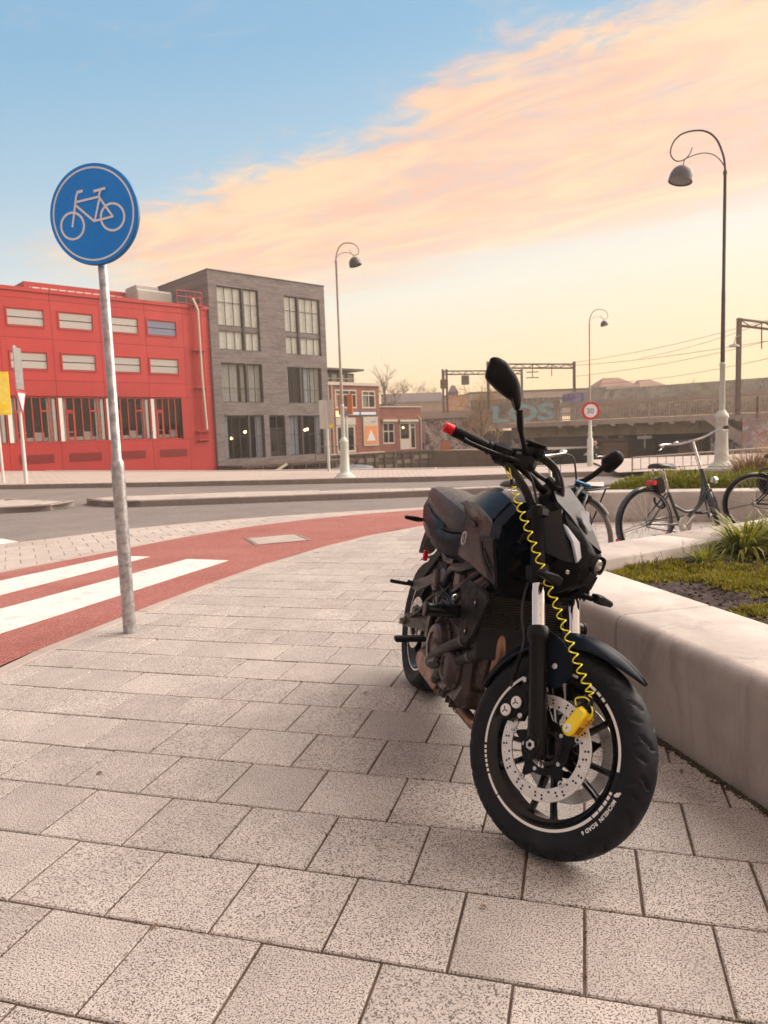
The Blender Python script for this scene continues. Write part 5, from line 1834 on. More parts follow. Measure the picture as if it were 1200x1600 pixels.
mb = MB(); mb.box(((X0 + X1) / 2 - 2, .55, 1.60), (X1 - X0 + 6, 1.9, .32)); mb.build('walkway', M['br_conc'], bg, smooth=0)
x = X0
while x < 30:
    q = MB(); q.box((x, -.30, 2.2), (.09, .09, .95)); q.build('railing_post', M['rail_grey'], bg, smooth=0)
    q = MB(); q.box((x + .2, -.25, 1.38), (.30, .34, .14)); q.build('bracket', M['br_conc'], bg, smooth=0)
    x += 1.25
for z in (2.68, 2.25, 1.84):
    q = MB(); q.box(((X0 + 30) / 2, -.30, z), (30 - X0, .05, .055)); q.build('rail', M['rail_grey'], bg, smooth=0)
q = MB(); x = X0
while x < 30:
    q.box((x, -.30, 2.25), (.022, .022, .82)); x += .16
stuff(q.build('railing_bars', M['rail_grey'], bg, smooth=0))
mb = MB(); mb.box(((-6 + X1) / 2, .75, 1.08), (X1 + 6, .3, .74)); mb.build('main_beam', M['br_beam'], bg, smooth=0)
mb = MB(); mb.box(((-6 + X1) / 2, .72, .74), (X1 + 6, .5, .07)); mb.build('beam_flange', M['br_beam'], bg, smooth=0)
x = -5
while x < 30:
    q = MB(); q.box((x, .57, 1.08), (.06, .10, .66)); q.build('stiffener', M['br_beam'], bg, smooth=0); x += 2.4
mb = MB(); mb.box(((-6 + X1) / 2, 8.0, 1.22), (X1 + 6, 14, .4)); mb.build('deck_slab', M['br_dark'], bg, smooth=0)
for k in range(5):
    q = MB(); q.box(((-6 + X1) / 2, 3.0 + 2.6 * k, .85), (X1 + 6, .35, .5)); q.build('inner_beam', M['br_dark'], bg, smooth=0)
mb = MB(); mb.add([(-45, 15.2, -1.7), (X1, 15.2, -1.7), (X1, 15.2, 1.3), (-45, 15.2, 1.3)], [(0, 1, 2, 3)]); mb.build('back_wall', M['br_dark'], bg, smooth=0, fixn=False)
# river pier with bearings
mb = MB(); mb.box((1.35, 3.2, -.65), (1.9, 4.6, 2.1), .15); pr = mb.build('pier', M['br_pier'], bg, smooth=0)
mb = MB(); mb.box((1.35, 3.2, .42), (2.3, 5.0, .16), .03); mb.build('pier_cap', M['br_pier'], pr, smooth=0)
for x in (.75, 1.85):
    q = MB(); q.box((x, 1.2, .60), (.34, .4, .22), .03); q.build('bearing', M['br_conc'], pr, smooth=0)
mb = MB(); mb.box((5.9, 4.2, -.65), (1.6, 4.6, 2.1), .15); mb.build('pier', M['br_pier'], bg, smooth=0)
q = MB(); q.tube([(3.75, .30, .70), (3.75, .30, -.15)], .05, 6); q.box((3.75, .30, .52), (.9, .3, .22), .05); q.build('navigation_light', M['plate_grey'], bg, smooth=0)
# abutment at right with stair and sprayed walls
mb = MB(); mb.box((9.4, .9, .25), (3.6, .5, 2.7)); mb.build('abutment_wall', M['graff'], bg, smooth=0)
mb = MB(); mb.prism([(7.3, 1.75), (8.0, 1.75), (10.1, .35), (10.1, -.05), (9.6, -.05)], lambda u, v, w: (u, w, v), -.5, .35); st_ = mb.build('stair_flight', M['br_conc'], bg, smooth=0)
mb = MB(); mb.box((9.7, .1, -.65), (1.0, .7, 1.2)); mb.build('stair_block', M['graff'], bg, smooth=0)
q = MB(); q.box((10.45, -.35, .8), (.10, .10, 3.7)); q.build('rusty_post', pm('rust', lin(.25, .14, .10), .9), bg, smooth=0)
mb = MB(); mb.box((13.5, .7, 0), (4.6, .5, 2.8)); mb.build('abutment_wall', M['br_pier'], bg, smooth=0)
bl = MB(); bl.box((0, 0, 0), (1.9, .6, 1.7), .03); o = bl.build('concrete_block', M['graff2'], smooth=0)
b = at_px(1192, 679, 38.5); o.location = b; o.rotation_euler = (0, 0, BA)
tag(o, 'pale concrete block with graffiti at the right edge under the bridge', 'wall')
# left end: mural on the parapet and abutment
mb = MB(); mb.box((-4.85, .10, 2.49), (5.7, .3, 1.42)); mw = mb.build('mural_wall', M['br_web'], bg, smooth=0)
vs, fs = text_polys('LOS', 1.62, .05, .95)
xmx = max(v.x for v in vs)
q = MB(); q.add([(-7.55 + v.x / xmx * 5.2, -.055, 1.92 + v.y * .98) for v in vs], fs); q.build('mural_letters', M['teal'], mw, smooth=0, fixn=False)
mb = MB(); mb.box((-5.6, 1.8, .0), (1.9, 1.6, 3.4)); mb.build('abutment_wall', M['graff'], bg, smooth=0)
q = MB(); q.box((-1.1, .155, 3.30), (1.6, .02, .55)); q.build('sprayed_patch', pm('sprayed_violet', lin(.30, .28, .46), .8, var=.4, vs=3), bg, smooth=0)
for xx, c_ in ((1.0, .5), (1.7, .55)):
    q = MB(); q.prism([(xx, 3.08), (xx + .28, 3.08), (xx + .5, 3.55), (xx + .22, 3.55)], lambda u, v, w: (u, w, v), .140, .150); q.build('sprayed_patch', M['cream'], bg, smooth=0)

# overhead line portals
def portal(label, posts, beam_y, D, drops=(), lat=False):
    r_ = thing('catenary_portal', label, 'catenary', (0, 0, 0), group='overhead line portals')
    xs = []
    for (px_, ytop, ybot) in posts:
        a, b = at_px(px_, ytop, D), at_px(px_, ybot, D)
        q = MB(); q.box((a.x, D, (a.z + b.z) / 2), (.20, .20, a.z - b.z)); q.build('mast', M['mast'], r_, smooth=0)
        xs.append(a.x)
    if beam_y:
        a, b = at_px(posts[0][0], beam_y[0], D), at_px(beam_y[2] if len(beam_y) > 2 else posts[-1][0], beam_y[1], D)
        for off in (0, -.32):
            q = MB(); q.tube([(a.x, D - .02, a.z + off), (b.x, D - .02, b.z + off)], .07, 5); q.build('beam', M['mast'], r_, smooth=0)
        n = int((b.x - a.x) / .6)
        q = MB()
        for i in range(n):
            t0, t1 = i / n, (i + 1) / n
            q.tube([(lerp(a.x, b.x, t0), D - .02, lerp(a.z, b.z, t0) - (.32 if i % 2 else 0)), (lerp(a.x, b.x, t1), D - .02, lerp(a.z, b.z, t1) - (0 if i % 2 else .32))], .03, 4)
        stuff(q.build('lattice', M['mast'], r_, smooth=0))
    for (px_, y0, y1, kind) in drops:
        a, b = at_px(px_, y0, D), at_px(px_, y1, D)
        q = MB(); q.tube([(a.x, D, a.z), (b.x, D, b.z)], .035, 5)
        if kind == 'box':
            q.box((b.x, D, b.z), (.75, .3, .9), .05)
        elif kind == 'cross':
            for zz in (0, .45):
                q.tube([(b.x - .5, D, b.z + zz), (b.x + .5, D, b.z + zz)], .04, 4)
        q.build('drop_arm', M['mast'], r_, smooth=0)
    return r_


M['mast'] = pm('mast_steel', lin(.16, .11, .09), .7)
portal('overhead line portal with double left mast left of the motorcycle mirror', [(691.5, 577, 645), (697.5, 577, 645), (815, 577, 628)], (580, 579), 72, [(727, 581, 594, 'box'), (694, 580, 600, 'box')])
portal('overhead line portal spanning behind the tall motorcycle mirror', [(762, 565, 640), (897, 565, 616)], (569, 569), 60, [(832, 569, 590, 'cross'), (862, 569, 588, '')])
b = at_px(1155, 498, 38.5)
portal('overhead line mast at the right edge with beam reaching out of frame', [(1155, 497, 648)], (499, 516, 1290), 38.5, [(1190, 504, 545, '')])
lp_ = at_px(1147, 540, 38.4)
q = MB(); q.lathe([(0, .12), (.2, .05), (.3, -.06), (0, -.06)], lp_, (0, 0, 1), 12); q.tube([lp_ + Vector((0, 0, .1)), lp_ + Vector((.1, 0, .45)), lp_ + Vector((.28, 0, .5))], .03, 5)
o = q.build('bridge_lamp', M['plate_grey'], smooth=40); tag(o, 'small pale lamp on the overhead line mast at right', 'lamp')
# contact wires
for i, (y0, y1, x0, x1) in enumerate([(566, 495, 900, 1200), (575, 545, 815, 1155), (588, 531, 900, 1200), (600, 560, 940, 1200), (560, 489, 1000, 1200)]):
    a, b = at_px(x0, y0, 62), at_px(x1 + 80, y1 - 18, 42)
    pts = [a.lerp(b, t / 10) - Vector((0, 0, .35 * sin(pi * t / 10))) for t in range(11)]
    q = MB(); q.tube(pts, .014, 4, caps=False); o = q.build('overhead_wire', M['mast'], smooth=0)
    tag(o, ['lowest starting overhead wire from the right mast of the far portal', 'overhead wire running from the left portal to the right edge mast', 'slack overhead wire lowest above the bridge at the right edge', 'short overhead wire just above the brown tiled roofs', 'uppermost overhead wire crossing behind the tall lamp post'][i], 'wire', 'overhead wires')

# ---- far bank ground
fb = [(-2.5, 61.2), (4.4, 67.9), (8.0, 66.5), (11, 60), (14.5, 57.0), (60, 12), (300, 12), (300, 400), (-300, 400), (-300, 90), (-12.0, 52.0)]
q = MB()
P_ = [(-30.5, 33.5 - 2), (-10.3, 46.0 - .2), (-20, 62), (-5.3, 60.0), (4.6, 68.9), (7.0, 67.3), (9.3, 64), (10.8, 57.5), (13, 57.8), (48, 25), (300, 25), (300, 500), (-300, 500), (-300, 31)]
fbk = sheet('far_bank', P_[2:], -.36, M['quay']); struct(fbk, 'far bank of the canal')
q = MB()
ed = [(4.5, 68.9), (7.0, 67.3), (9.3, 64), (10.8, 57.5)]
for a, b in zip(ed, ed[1:]):
    q.add([(a[0], a[1], -.36), (b[0], b[1], -.36), (b[0], b[1], -1.8), (a[0], a[1], -1.8)], [(0, 1, 2, 3)])
struct(q.build('bank_wall', M['br_pier'], smooth=0, fixn=False), 'brown bank wall along the canal')


def far_block(name, label, x0, x1, ytop, ybot, D, mat, depth=8, roof=None, wins=None, cat='building', group=None, rmat='roofing'):
    a, b = at_px(x0, ytop, D), at_px(x1, ytop, D)
    c = at_px((x0 + x1) / 2, ybot, D)
    z1 = (a.z + b.z) / 2; z0 = c.z; w = b.x - a.x; cx = (a.x + b.x) / 2
    r_ = thing(name, label, cat, (cx, D, z0), group=group)
    h = z1 - z0
    q = MB(); q.box((0, depth / 2, h / 2), (w, depth, h)); wl_ = q.build('wall', M[mat], r_, smooth=0)
    if roof:
        kind, rh = roof
        q = MB()
        if kind == 'gable':      # ridge parallel to x
            q.add([(-w / 2 - .2, -.3, h), (w / 2 + .2, -.3, h), (w / 2 + .2, depth / 2, h + rh), (-w / 2 - .2, depth / 2, h + rh), (w / 2 + .2, depth + .3, h), (-w / 2 - .2, depth + .3, h)], [(0, 1, 2, 3), (3, 2, 4, 5), (0, 3, 5), (1, 4, 2), (0, 5, 4, 1)])
        elif kind == 'hip':
            q.add([(-w / 2, 0, h), (w / 2, 0, h), (w / 2, depth, h), (-w / 2, depth, h), (-w * .2, depth / 2, h + rh), (w * .2, depth / 2, h + rh)], [(0, 1, 5, 4), (1, 2, 5), (2, 3, 4, 5), (3, 0, 4), (0, 3, 2, 1)])
        else:
            q.box((0, depth / 2, h + rh / 2), (w + .4, depth + .4, rh))
        rf = q.build('roof', M[rmat], r_, smooth=0)
    if wins:
        nx, nz, ww, wh = wins
        for i in range(nx):
            for j in range(nz):
                q = MB(); q.box(((i + .5) / nx * w - w / 2, -.03, (j + .55) / nz * h), (ww, .08, wh)); q.build('window', M['steel_dark'], r_, smooth=0)
    return r_


M['pale_wall'] = pm('pale_render', lin(.50, .42, .34), .8, var=.1, vs=.5)
M['pale_wall2'] = pm('pale_stone_wall', lin(.42, .36, .29), .8, var=.15, vs=.4)
M['brown_roof'] = pm('brown_tiles', lin(.27, .14, .09), .85, var=.15, vs=.4)
M['grey_roof'] = pm('slate_roof', lin(.15, .115, .11), .8, var=.15, vs=.4)
M['orange_graf'] = graffiti_mat('orange_sprayed_gable', lin(.62, .27, .13), [lin(.75, .45, .12), lin(.5, .5, .5), lin(.65, .35, .25)], .5, .6, 3.0)
far_block('house', 'pale far building with dark slate roof and two skylights above the brick annex', 598, 692, 628, 668, 105, 'pale_wall', 9, ('gable', 1.5), None, rmat='grey_roof')
q_ = far_block('house', 'orange sprayed gable wall with a little pointed roof behind the canal', 698, 731, 617, 655, 95, 'orange_graf', 6, ('gable', .1), None)
far_block('house', 'tiny pointed roof turret behind the orange sprayed gable', 702, 716, 612, 622, 99, 'grey_roof', 2, ('hip', .9), None, rmat='grey_roof')
far_block('wall', 'long pale weathered wall with sprayed graffiti on the far bank', 655, 780, 641, 690, 76, 'pale_wall2', 3, None, None, cat='wall')
far_block('shed', 'low dark maroon shed covered in graffiti beside the canal', 664, 752, 655, 704, 72, 'graff', 3, ('flat', .12), None, 'shed')
far_block('crate', 'small orange wooden box standing on the far bank', 689, 704, 689, 704, 69.5, 'orange', 1, None, None, 'box')
far_block('apartment_row', 'long pale row of far houses seen between mirror and bridge', 735, 945, 612, 650, 115, 'pale_wall', 10, ('flat', .3), (24, 1, .8, 1.5))
far_block('house', 'far house with broad brown tiled roof right of the round sign', 938, 1000, 603, 640, 120, 'pale_wall2', 10, ('hip', 1.7), None, rmat='brown_roof')
far_block('house', 'second far house with brown tiled roof behind the bridge', 1000, 1047, 604, 640, 124, 'pale_wall2', 10, ('hip', 1.5), None, rmat='brown_roof')
far_block('house', 'low pale flat roofed building left of the slate roof', 570, 612, 634, 668, 98, 'pale_wall2', 8, ('flat', .2), None)

# ---- bare trees
def bare_tree(x_px, ytop, ybot, D, spread, n1, label, seed, col='twig', fuzz=0, group='bare trees beyond the canal', lean=0):
    rr = random.Random(seed)
    a, b = at_px(x_px, ytop, D), at_px(x_px, ybot, D)
    H = a.z - b.z
    r_ = thing('bare_tree', label, 'tree', b, group=group)
    tk, cr = MB(), MB()
    tk.tube([(0, 0, 0), (H * .02, 0, H * .35), (-H * .01, 0, H * .7)], [H * .03, H * .02, H * .010], 6)
    tk.build('trunk', M['bark'], r_, smooth=60)
    def branch(p, d_, L, r, lv):
        q = p; pts = [p]
        for k in range(4):
            d_ = (d_ + Vector((rr.gauss(0, .14), rr.gauss(0, .14), rr.gauss(.04, .10)))).normalized()
            q = q + d_ * L / 4; pts.append(q)
        cr.tube(pts, [r, r * .8, r * .6, r * .45, r * .25], 3, caps=False)
        if lv > 0:
            for k in range(4 if lv > 1 else 5):
                s_ = pts[rr.randrange(1, 5)]
                nd = (d_ + Vector((rr.gauss(0, .55), rr.gauss(0, .55), rr.gauss(.12, .3)))).normalized()
                branch(s_, nd, L * rr.uniform(.45, .7), r * .5, lv - 1)
    for i in range(n1):
        z = H * rr.uniform(.15, .68)
        an = rr.uniform(0, 2 * pi)
        d_ = Vector((cos(an) * spread, sin(an) * spread, rr.uniform(.5, 1.2))).normalized()
        branch(Vector((0, 0, z)), d_, H * rr.uniform(.22, .38), H * .009, 3)
    cr.build('crown', M[col], r_, smooth=0, fixn=False)
    return r_


M['bark'] = pm('bark', lin(.15, .10, .075), .9, var=.3)
M['twig'] = pm('twigs', lin(.24, .16, .11), .9, var=.2)
M['twig_y'] = pm('yellowish_twigs', lin(.36, .24, .12), .9, var=.2)
bare_tree(602, 575, 645, 88, .5, 16, 'tall slim bare tree above the brick annex', 1)
bare_tree(632, 596, 645, 112, 1.1, 14, 'rounded bare tree crown left of the slate roofed building', 2)
bare_tree(652, 598, 645, 118, 1.1, 14, 'broad bare tree behind the slate roof', 3)
bare_tree(676, 602, 645, 120, 1.1, 12, 'low bare tree right behind the slate roof', 4)
bare_tree(617, 600, 648, 100, 1.2, 14, 'brownish bushy bare tree between the slim tree and the slate roof', 5)
bare_tree(752, 596, 705, 66, 1.0, 30, 'big yellowish bare willow on the bank in front of the mural', 6, 'twig_y')
bare_tree(776, 612, 705, 64, 1.0, 24, 'smaller brown bare willow just left of the mirror stem', 7, 'twig_y')
bare_tree(1062, 588, 640, 110, 1.0, 10, 'reddish bare tree top peeping over the bridge right of the brown roofs', 8)

# ================================================================== THE MOTORCYCLE
# local frame: x forward, y to the rider's left, z up, origin where the rear tyre meets the ground
MX, MY, MYAW, MLEAN, MST = .1587, 3.4082, -1.3964, .2102, .5777
mc = thing('motorcycle', 'black naked motorcycle with turned front wheel, leaning on its stand beside the planter', 'motorcycle', (MX, MY, -.002), (-MLEAN, 0, MYAW))
RK = radians(24.8)
SA = Vector((-sin(RK), 0, cos(RK)))
S0 = Vector((1.49, 0, 0))
RS = Matrix.Rotation(MST, 4, SA)
def ST(p):
    """steered parts: turned about the steering axis"""
    return (RS @ (Vector(p) - S0).to_4d().xyz) + S0 if False else (RS.to_3x3() @ (Vector(p) - S0)) + S0


M['mc_paint'] = pm('matt_dark_paint', lin(.005, .009, .017), .26, .0, var=.06, vs=3, rvar=.04, ior=1.17)
M['mc_gloss'] = pm('gloss_black_plastic', lin(.004, .0035, .005), .16, var=.1, coat=.15, rvar=.03, spec=.25)
M['mc_black'] = pm('satin_black', lin(.0045, .004, .005), .33, var=.15, vs=12, rvar=.08, bump=.03, bs=200, ior=1.28)
M['mc_plastic'] = pm('grained_black_plastic', lin(.004, .0035, .0045), .48, var=.2, vs=20, bump=.15, bs=400, ior=1.22)
M['mc_visor'] = pm('smoked_visor', lin(.006, .005, .007), .28, var=.1, ior=1.35)
M['mc_seat_sunlit'] = pm('sunlit_seat_vinyl', lin(.060, .055, .056), .34, var=.12, vs=30, bump=.10, bs=500, ior=1.25)  # paler than the seat sides: sunlit sheen put into the vinyl colour
M['mc_seat_sunlit2'] = pm('seat_side_vinyl', lin(.010, .011, .015), .42, var=.1, vs=30, bump=.08, bs=500, ior=1.15)
M['mc_engine'] = pm('engine_bronze_black', lin(.050, .034, .032), .34, .4, var=.25, vs=14, bump=.10, bs=160)
M['mc_dark'] = pm('deep_black', lin(.006, .004, .005), .7)
M['chrome'] = pm('chromed_tube', lin(.78, .77, .78), .10, 1.0, var=.05, rvar=.04)
M['steel'] = pm('brushed_steel', lin(.62, .60, .57), .28, 1.0, var=.1, vs=40)
M['rotor'] = pm('brake_rotor_steel', lin(.74, .70, .64), .36, .55, var=.07, vs=60)
M['pipe'] = pm('heat_tinted_exhaust', lin(.26, .135, .09), .40, .7, var=.30, vs=9, dirt=(lin(.10, .05, .04), .5), dirt_s=7)
M['rubber'] = pm('tyre_rubber', lin(.012, .013, .018), .58, var=.2, vs=10, bump=.1, bs=300, dirt=(lin(.03, .027, .026), .4), dirt_s=8, ior=1.25)
M['hose'] = pm('rubber_hose', lin(.016, .014, .014), .55, var=.1)
M['white_tape'] = pm('white_rim_tape', lin(.80, .78, .76), .4, var=.03)
M['red_alu'] = pm('red_anodised', srgb(200, 20, 30), .3, .5, var=.1)
M['red_lens'] = pm('red_lens', srgb(215, 20, 40), .2, var=.1, coat=.5)
M['lens'] = pm('clear_lens', lin(.42, .40, .38), .08, .55, var=.3, vs=60, coat=.8)
M['drl'] = pm('frosted_light_strip', lin(.74, .80, .86), .3, var=.03, coat=.5)
M['mc_grey'] = pm('dark_grey_bracket', lin(.10, .10, .105), .42, .5, var=.12)
M['badge'] = pm('silver_badge', lin(.55, .52, .52), .3, .8)
M['yellow'] = pm('yellow_lock_paint', srgb(250, 222, 30), .38, var=.03, coat=.4)
M['yellow_d'] = pm('yellow_lock_edge', srgb(236, 176, 10), .4, var=.03)
M['cable_y'] = pm('yellow_cable', srgb(238, 226, 40), .35, var=.05, coat=.3)
M['blue_tag'] = pm('blue_tag', srgb(20, 120, 175), .4)


def mbuild(mb, name, mat, parent=None, smooth=35, sub=0, **k):
    return mb.build(name, mat if isinstance(mat, (list, tuple)) else M[mat], parent or mc, smooth=smooth, sub=sub, **k)


# ---------------------------------------------------------------- wheels
def motorcycle_wheel(cx, cz, T, rt, wt, rr, front):
    """rt outer tyre radius, wt half width, rr rim edge radius"""
    c = Vector((cx, 0, cz))
    ax = (0, 1, 0)
    mb = MB(T)
    hw = wt * .80
    mb.lathe([(rr + .006, -hw), (rr - .004, -hw), (rr - .010, -hw * .92), (rr - .016, -hw * .72), (rr - .030, -hw * .62), (rr - .030, hw * .62), (rr - .016, hw * .72), (rr - .010, hw * .92), (rr - .004, hw), (rr + .006, hw), (rr + .004, hw * .9), (rr - .006, hw * .80), (rr - .022, hw * .5), (rr - .022, -hw * .5), (rr - .006, -hw * .80), (rr + .004, -hw * .9)], c, ax, 96, close=True)
    rim = mbuild(mb, 'front_wheel' if front else 'rear_wheel', 'mc_gloss', smooth=50)
    # tyre with cut tread
    NU, NV = (420, 34) if front else (260, 26)
    prof = []
    for j in range(NV):
        s = j / (NV - 1) * 2 - 1          # -1 .. 1 across
        # sidewall then crown
        a = s * radians(118)
        sec = wt
        y = sec * sin(a) * (1.0 if abs(a) < pi / 2 else 1.0)
        hgt = rt - rr - .004
        if abs(a) <= pi / 2:
            r_ = rt - hgt * .52 * (1 - cos(a)) ** .95
        else:
            t = (abs(a) - pi / 2) / radians(28)
            r_ = rt - hgt * .52 - hgt * .48 * t
            y = math.copysign(lerp(sec, hw * 1.02, t ** 1.6), s)
        prof.append((y, r_, s))
    mb = MB(T)
    def tread(th, s):
        """depth of the sipes"""
        if abs(s) > .72 or abs(s) < .05:
            return 0.0
        sg = 1 if s > 0 else -1
        n = 18 if front else 16
        d_ = 0.0
        u = (abs(s) - .05) / .67
        for (ph, k0, u0, u1, w) in ((0.0, .62, .05, .62, .085), (.42, .35, .38, 1.0, .075), (.70, -.25, .62, .98, .06)):
            if u0 < u < u1:
                q = (th / (2 * pi) * n * 1.0 + sg * .25 - (u * k0) + ph) % 1.0
                q = min(q, 1 - q)
                edge = min(1, (u - u0) / .06, (u1 - u) / .06)
                if q < w * edge:
                    d_ = max(d_, (1 - (q / (w * edge)) ** 2) * .0042)
        return min(.0060, d_ * 2.4)
    def tp(i, j):
        th = 2 * pi * i / NU
        y, r_, s = prof[j]
        r2_ = r_ - tread(th, s)
        return (cx + cos(th) * r2_, y, cz + sin(th) * r2_)
    mb.grid(NU, NV, tp, wrapu=True)
    me = mb.build('tyre', M['rubber'], rim, smooth=38)
    # white tape ring on each side with broken dashes
    for sg in (-1, 1):
        mb = MB(T)
        arcs = [(-116, -28), (-27, -21.5), (-20.5, -16), (-15, -11.5), (-10.5, -7.5), (-6.5, -4.5), (10, 58), (60, 63.5), (65, 69), (70.5, 76), (88, 202), (226, 243)]
        arcs += [(204 + 3.6 * k, 206.4 + 3.6 * k) for k in range(6)]
        for (a0, a1) in arcs:
            if sg == 1 and a1 - a0 > 10:
                pass
            n = max(2, int((a1 - a0) / 3))
            mb.lathe([(rr - .0040, 0), (rr + .0040, 0)], c + Vector((0, sg * (hw + .0008), 0)), ax, n, a0=radians(-a1), a1=radians(-a0))
        mbuild(mb, 'rim_tape', 'white_tape', rim, smooth=0, fixn=False)
    # spokes
    hub_w = .050 if front else .075
    mb = MB(T); mb.lathe([(0, -hub_w), (.030, -hub_w), (.042, -hub_w * .8), (.038, -hub_w * .3), (.038, hub_w * .3), (.042, hub_w * .8), (.030, hub_w), (0, hub_w)], c, ax, 28)
    mbuild(mb, 'hub', 'mc_gloss', rim, smooth=40)
    for k in range(10):
        a = 2 * pi * (k + .15) / 10 + (.16 if k % 2 else -.0)
        r0, r1 = .034, rr - .020
        d_ = Vector((cos(a), 0, sin(a))); pr_ = Vector((-sin(a), 0, cos(a)))
        sw = .020 * (1 if k % 2 else -1)
        secs = []
        for (t, wdt, dep, yo) in ((0, .016, .045, 0), (.3, .010, .034, sw * .3), (.7, .0075, .026, sw * .6), (.92, .009, .026, sw * .5), (1, .017, .040, sw * .3)):
            o = c + d_ * lerp(r0, r1, t) + Vector((0, yo, 0))
            secs.append([o + pr_ * (wdt * q[0]) + Vector((0, dep / 2 * q[1], 0)) for q in ((-.55, -1), (.55, -1), (1, -.5), (1, .5), (.55, 1), (-.55, 1), (-1, .5), (-1, -.5))])
        mb = MB(T); mb.loft(secs); mbuild(mb, 'spoke', 'mc_gloss', rim, smooth=40)
    return rim


def brake_rotor(cx, cz, y, r0, r1, T, parent, sg, n_bob=5, wheel_y=0):
    c = Vector((cx, y, cz))
    mb = MB(T)
    N_ = 120
    th = .0025
    mb.lathe([(r0, -th), (r1 - .001, -th), (r1, -th + .001), (r1, th - .001), (r1 - .001, th), (r0, th)], c, (0, 1, 0), N_, close=True)
    ro = mbuild(mb, 'brake_rotor', 'rotor', parent, smooth=30)
    mb = MB(T)
    rows = [(.12, .0), (.32, .33), (.5, .66), (.70, .2), (.88, .5)]
    k = 0
    for i in range(12):
        for j, (f, ph) in enumerate(rows):
            a = 2 * pi * (i + ph * .8 + f * .35) / 12
            r_ = lerp(r0 + .006, r1 - .006, f)
            p = c + Vector((cos(a) * r_, sg * (th + .0004), sin(a) * r_))
            mb.disc(p, (0, sg, 0), .0034, 10)
    stuff(mbuild(mb, 'rotor_holes', 'mc_dark', ro, smooth=0, fixn=False))
    # carrier
    mb = MB(T)
    out = []
    NN = 100
    for i in range(NN):
        a = 2 * pi * i / NN
        b = abs(((a / (2 * pi) * n_bob) % 1) - .5) * 2          # 0 at arm
        r_ = lerp(r0 + .001, .078, min(1, b * 2.6) ** .8)
        out.append((cos(a) * r_, sin(a) * r_))
    inn = [(cos(2 * pi * i / NN) * .058, sin(2 * pi * i / NN) * .058) for i in range(NN)]
    yy = (c.y + sg * .0035, c.y - sg * .004)
    vs = [(cx + p[0], yy[q], cz + p[1]) for q in (0, 1) for ring_ in (out, inn) for p in ring_]
    fs = []
    for i in range(NN):
        j = (i + 1) % NN
        fs += [(i, j, NN + j, NN + i), (2 * NN + i, 3 * NN + i, 3 * NN + j, 2 * NN + j), (i, 2 * NN + i, 2 * NN + j, j), (NN + i, NN + j, 3 * NN + j, 3 * NN + i)]
    mb.add(vs, fs)
    mbuild(mb, 'rotor_carrier', 'mc_black', ro, smooth=30)
    for i in range(n_bob):
        a = 2 * pi * (i + .5) / n_bob
        p = c + Vector((cos(a) * (r0 - .001), sg * .0, sin(a) * (r0 - .001)))
        mb = MB(T); mb.lathe([(.0045, .0072), (.0085, .0072), (.0095, .006), (.0095, 0), (.0045, 0)], p, (0, sg, 0), 16, close=True)
        mbuild(mb, 'rotor_button', 'steel', ro, smooth=40)
        q = c + Vector((cos(a + .3) * .066, sg * .003, sin(a + .3) * .066))
        mb = MB(T); mb.cyl(q, q + Vector((0, sg * .006, 0)), .0065, 6); mbuild(mb, 'carrier_bolt', 'steel', ro, smooth=30)
    return ro


fw = motorcycle_wheel(1.4, .300, ST, .300, .060, .222, True)
rw_ = motorcycle_wheel(0, .315, None, .315, .090, .222, False)
brake_rotor(1.4, .300, -.066, .1125, .149, ST, fw, -1)
brake_rotor(1.4, .300, .066, .1125, .149, ST, fw, 1)
brake_rotor(0, .315, -.095, .085, .122, None, rw_, -1)
# toothed speed sensor ring
mb = MB(ST); pts = []
for i in range(88):
    a = 2 * pi * i / 88; r_ = .052 if i % 2 else .046
    pts.append((cos(a) * r_, sin(a) * r_))
mb.lathe([(.040, 0), (.046, 0), (.046, .003), (.040, .003)], (1.4, -.0585, .30), (0, -1, 0), 44, close=True)
for i in range(44):
    a = 2 * pi * i / 44
    mb.box((1.4 + cos(a) * .049, -.060, .30 + sin(a) * .049), (.0065, .003, .0028), 0, Matrix.Rotation(-a, 3, 'Y'))
mbuild(mb, 'sensor_ring', 'mc_engine', fw, smooth=0)
# lettering moulded on the right-hand sidewall, white
def wall_text(body, a_mid, size, rad, flip=False):
    vs, fs = text_polys(body, size, size * .035, 1.08)
    x0, x1 = min(v.x for v in vs), max(v.x for v in vs)
    out = []
    for v in vs:
        u = v.x - (x0 + x1) / 2
        # letters stand on the rim with their heads outwards
        a = a_mid - (u / rad)
        r_ = rad + v.y - size * .35
        yv = -(.0595 - abs(r_ - .250) * .10)
        out.append((1.4 + cos(a) * r_, yv - .0012, .30 + sin(a) * r_))
    mb = MB(ST); mb.add(out, fs)
    return mbuild(mb, 'tyre_lettering', 'white_tape', fw, smooth=0, fixn=False)
wall_text('MICHELIN', radians(-15), .0150, .2455)
wall_text('ROAD 6', radians(-32), .0145, .2455)
# little emblem ahead of the word
mb = MB(ST)
a = radians(-3)
for (da, r_, s_) in ((0, .2455, .006), (.025, .250, .0035), (-.02, .241, .004)):
    p = Vector((1.4 + cos(a + da) * r_, -.0608, .30 + sin(a + da) * r_)); mb.disc(p, (0, -1, 0), s_, 10)
mbuild(mb, 'tyre_emblem', 'white_tape', fw, smooth=0, fixn=False)

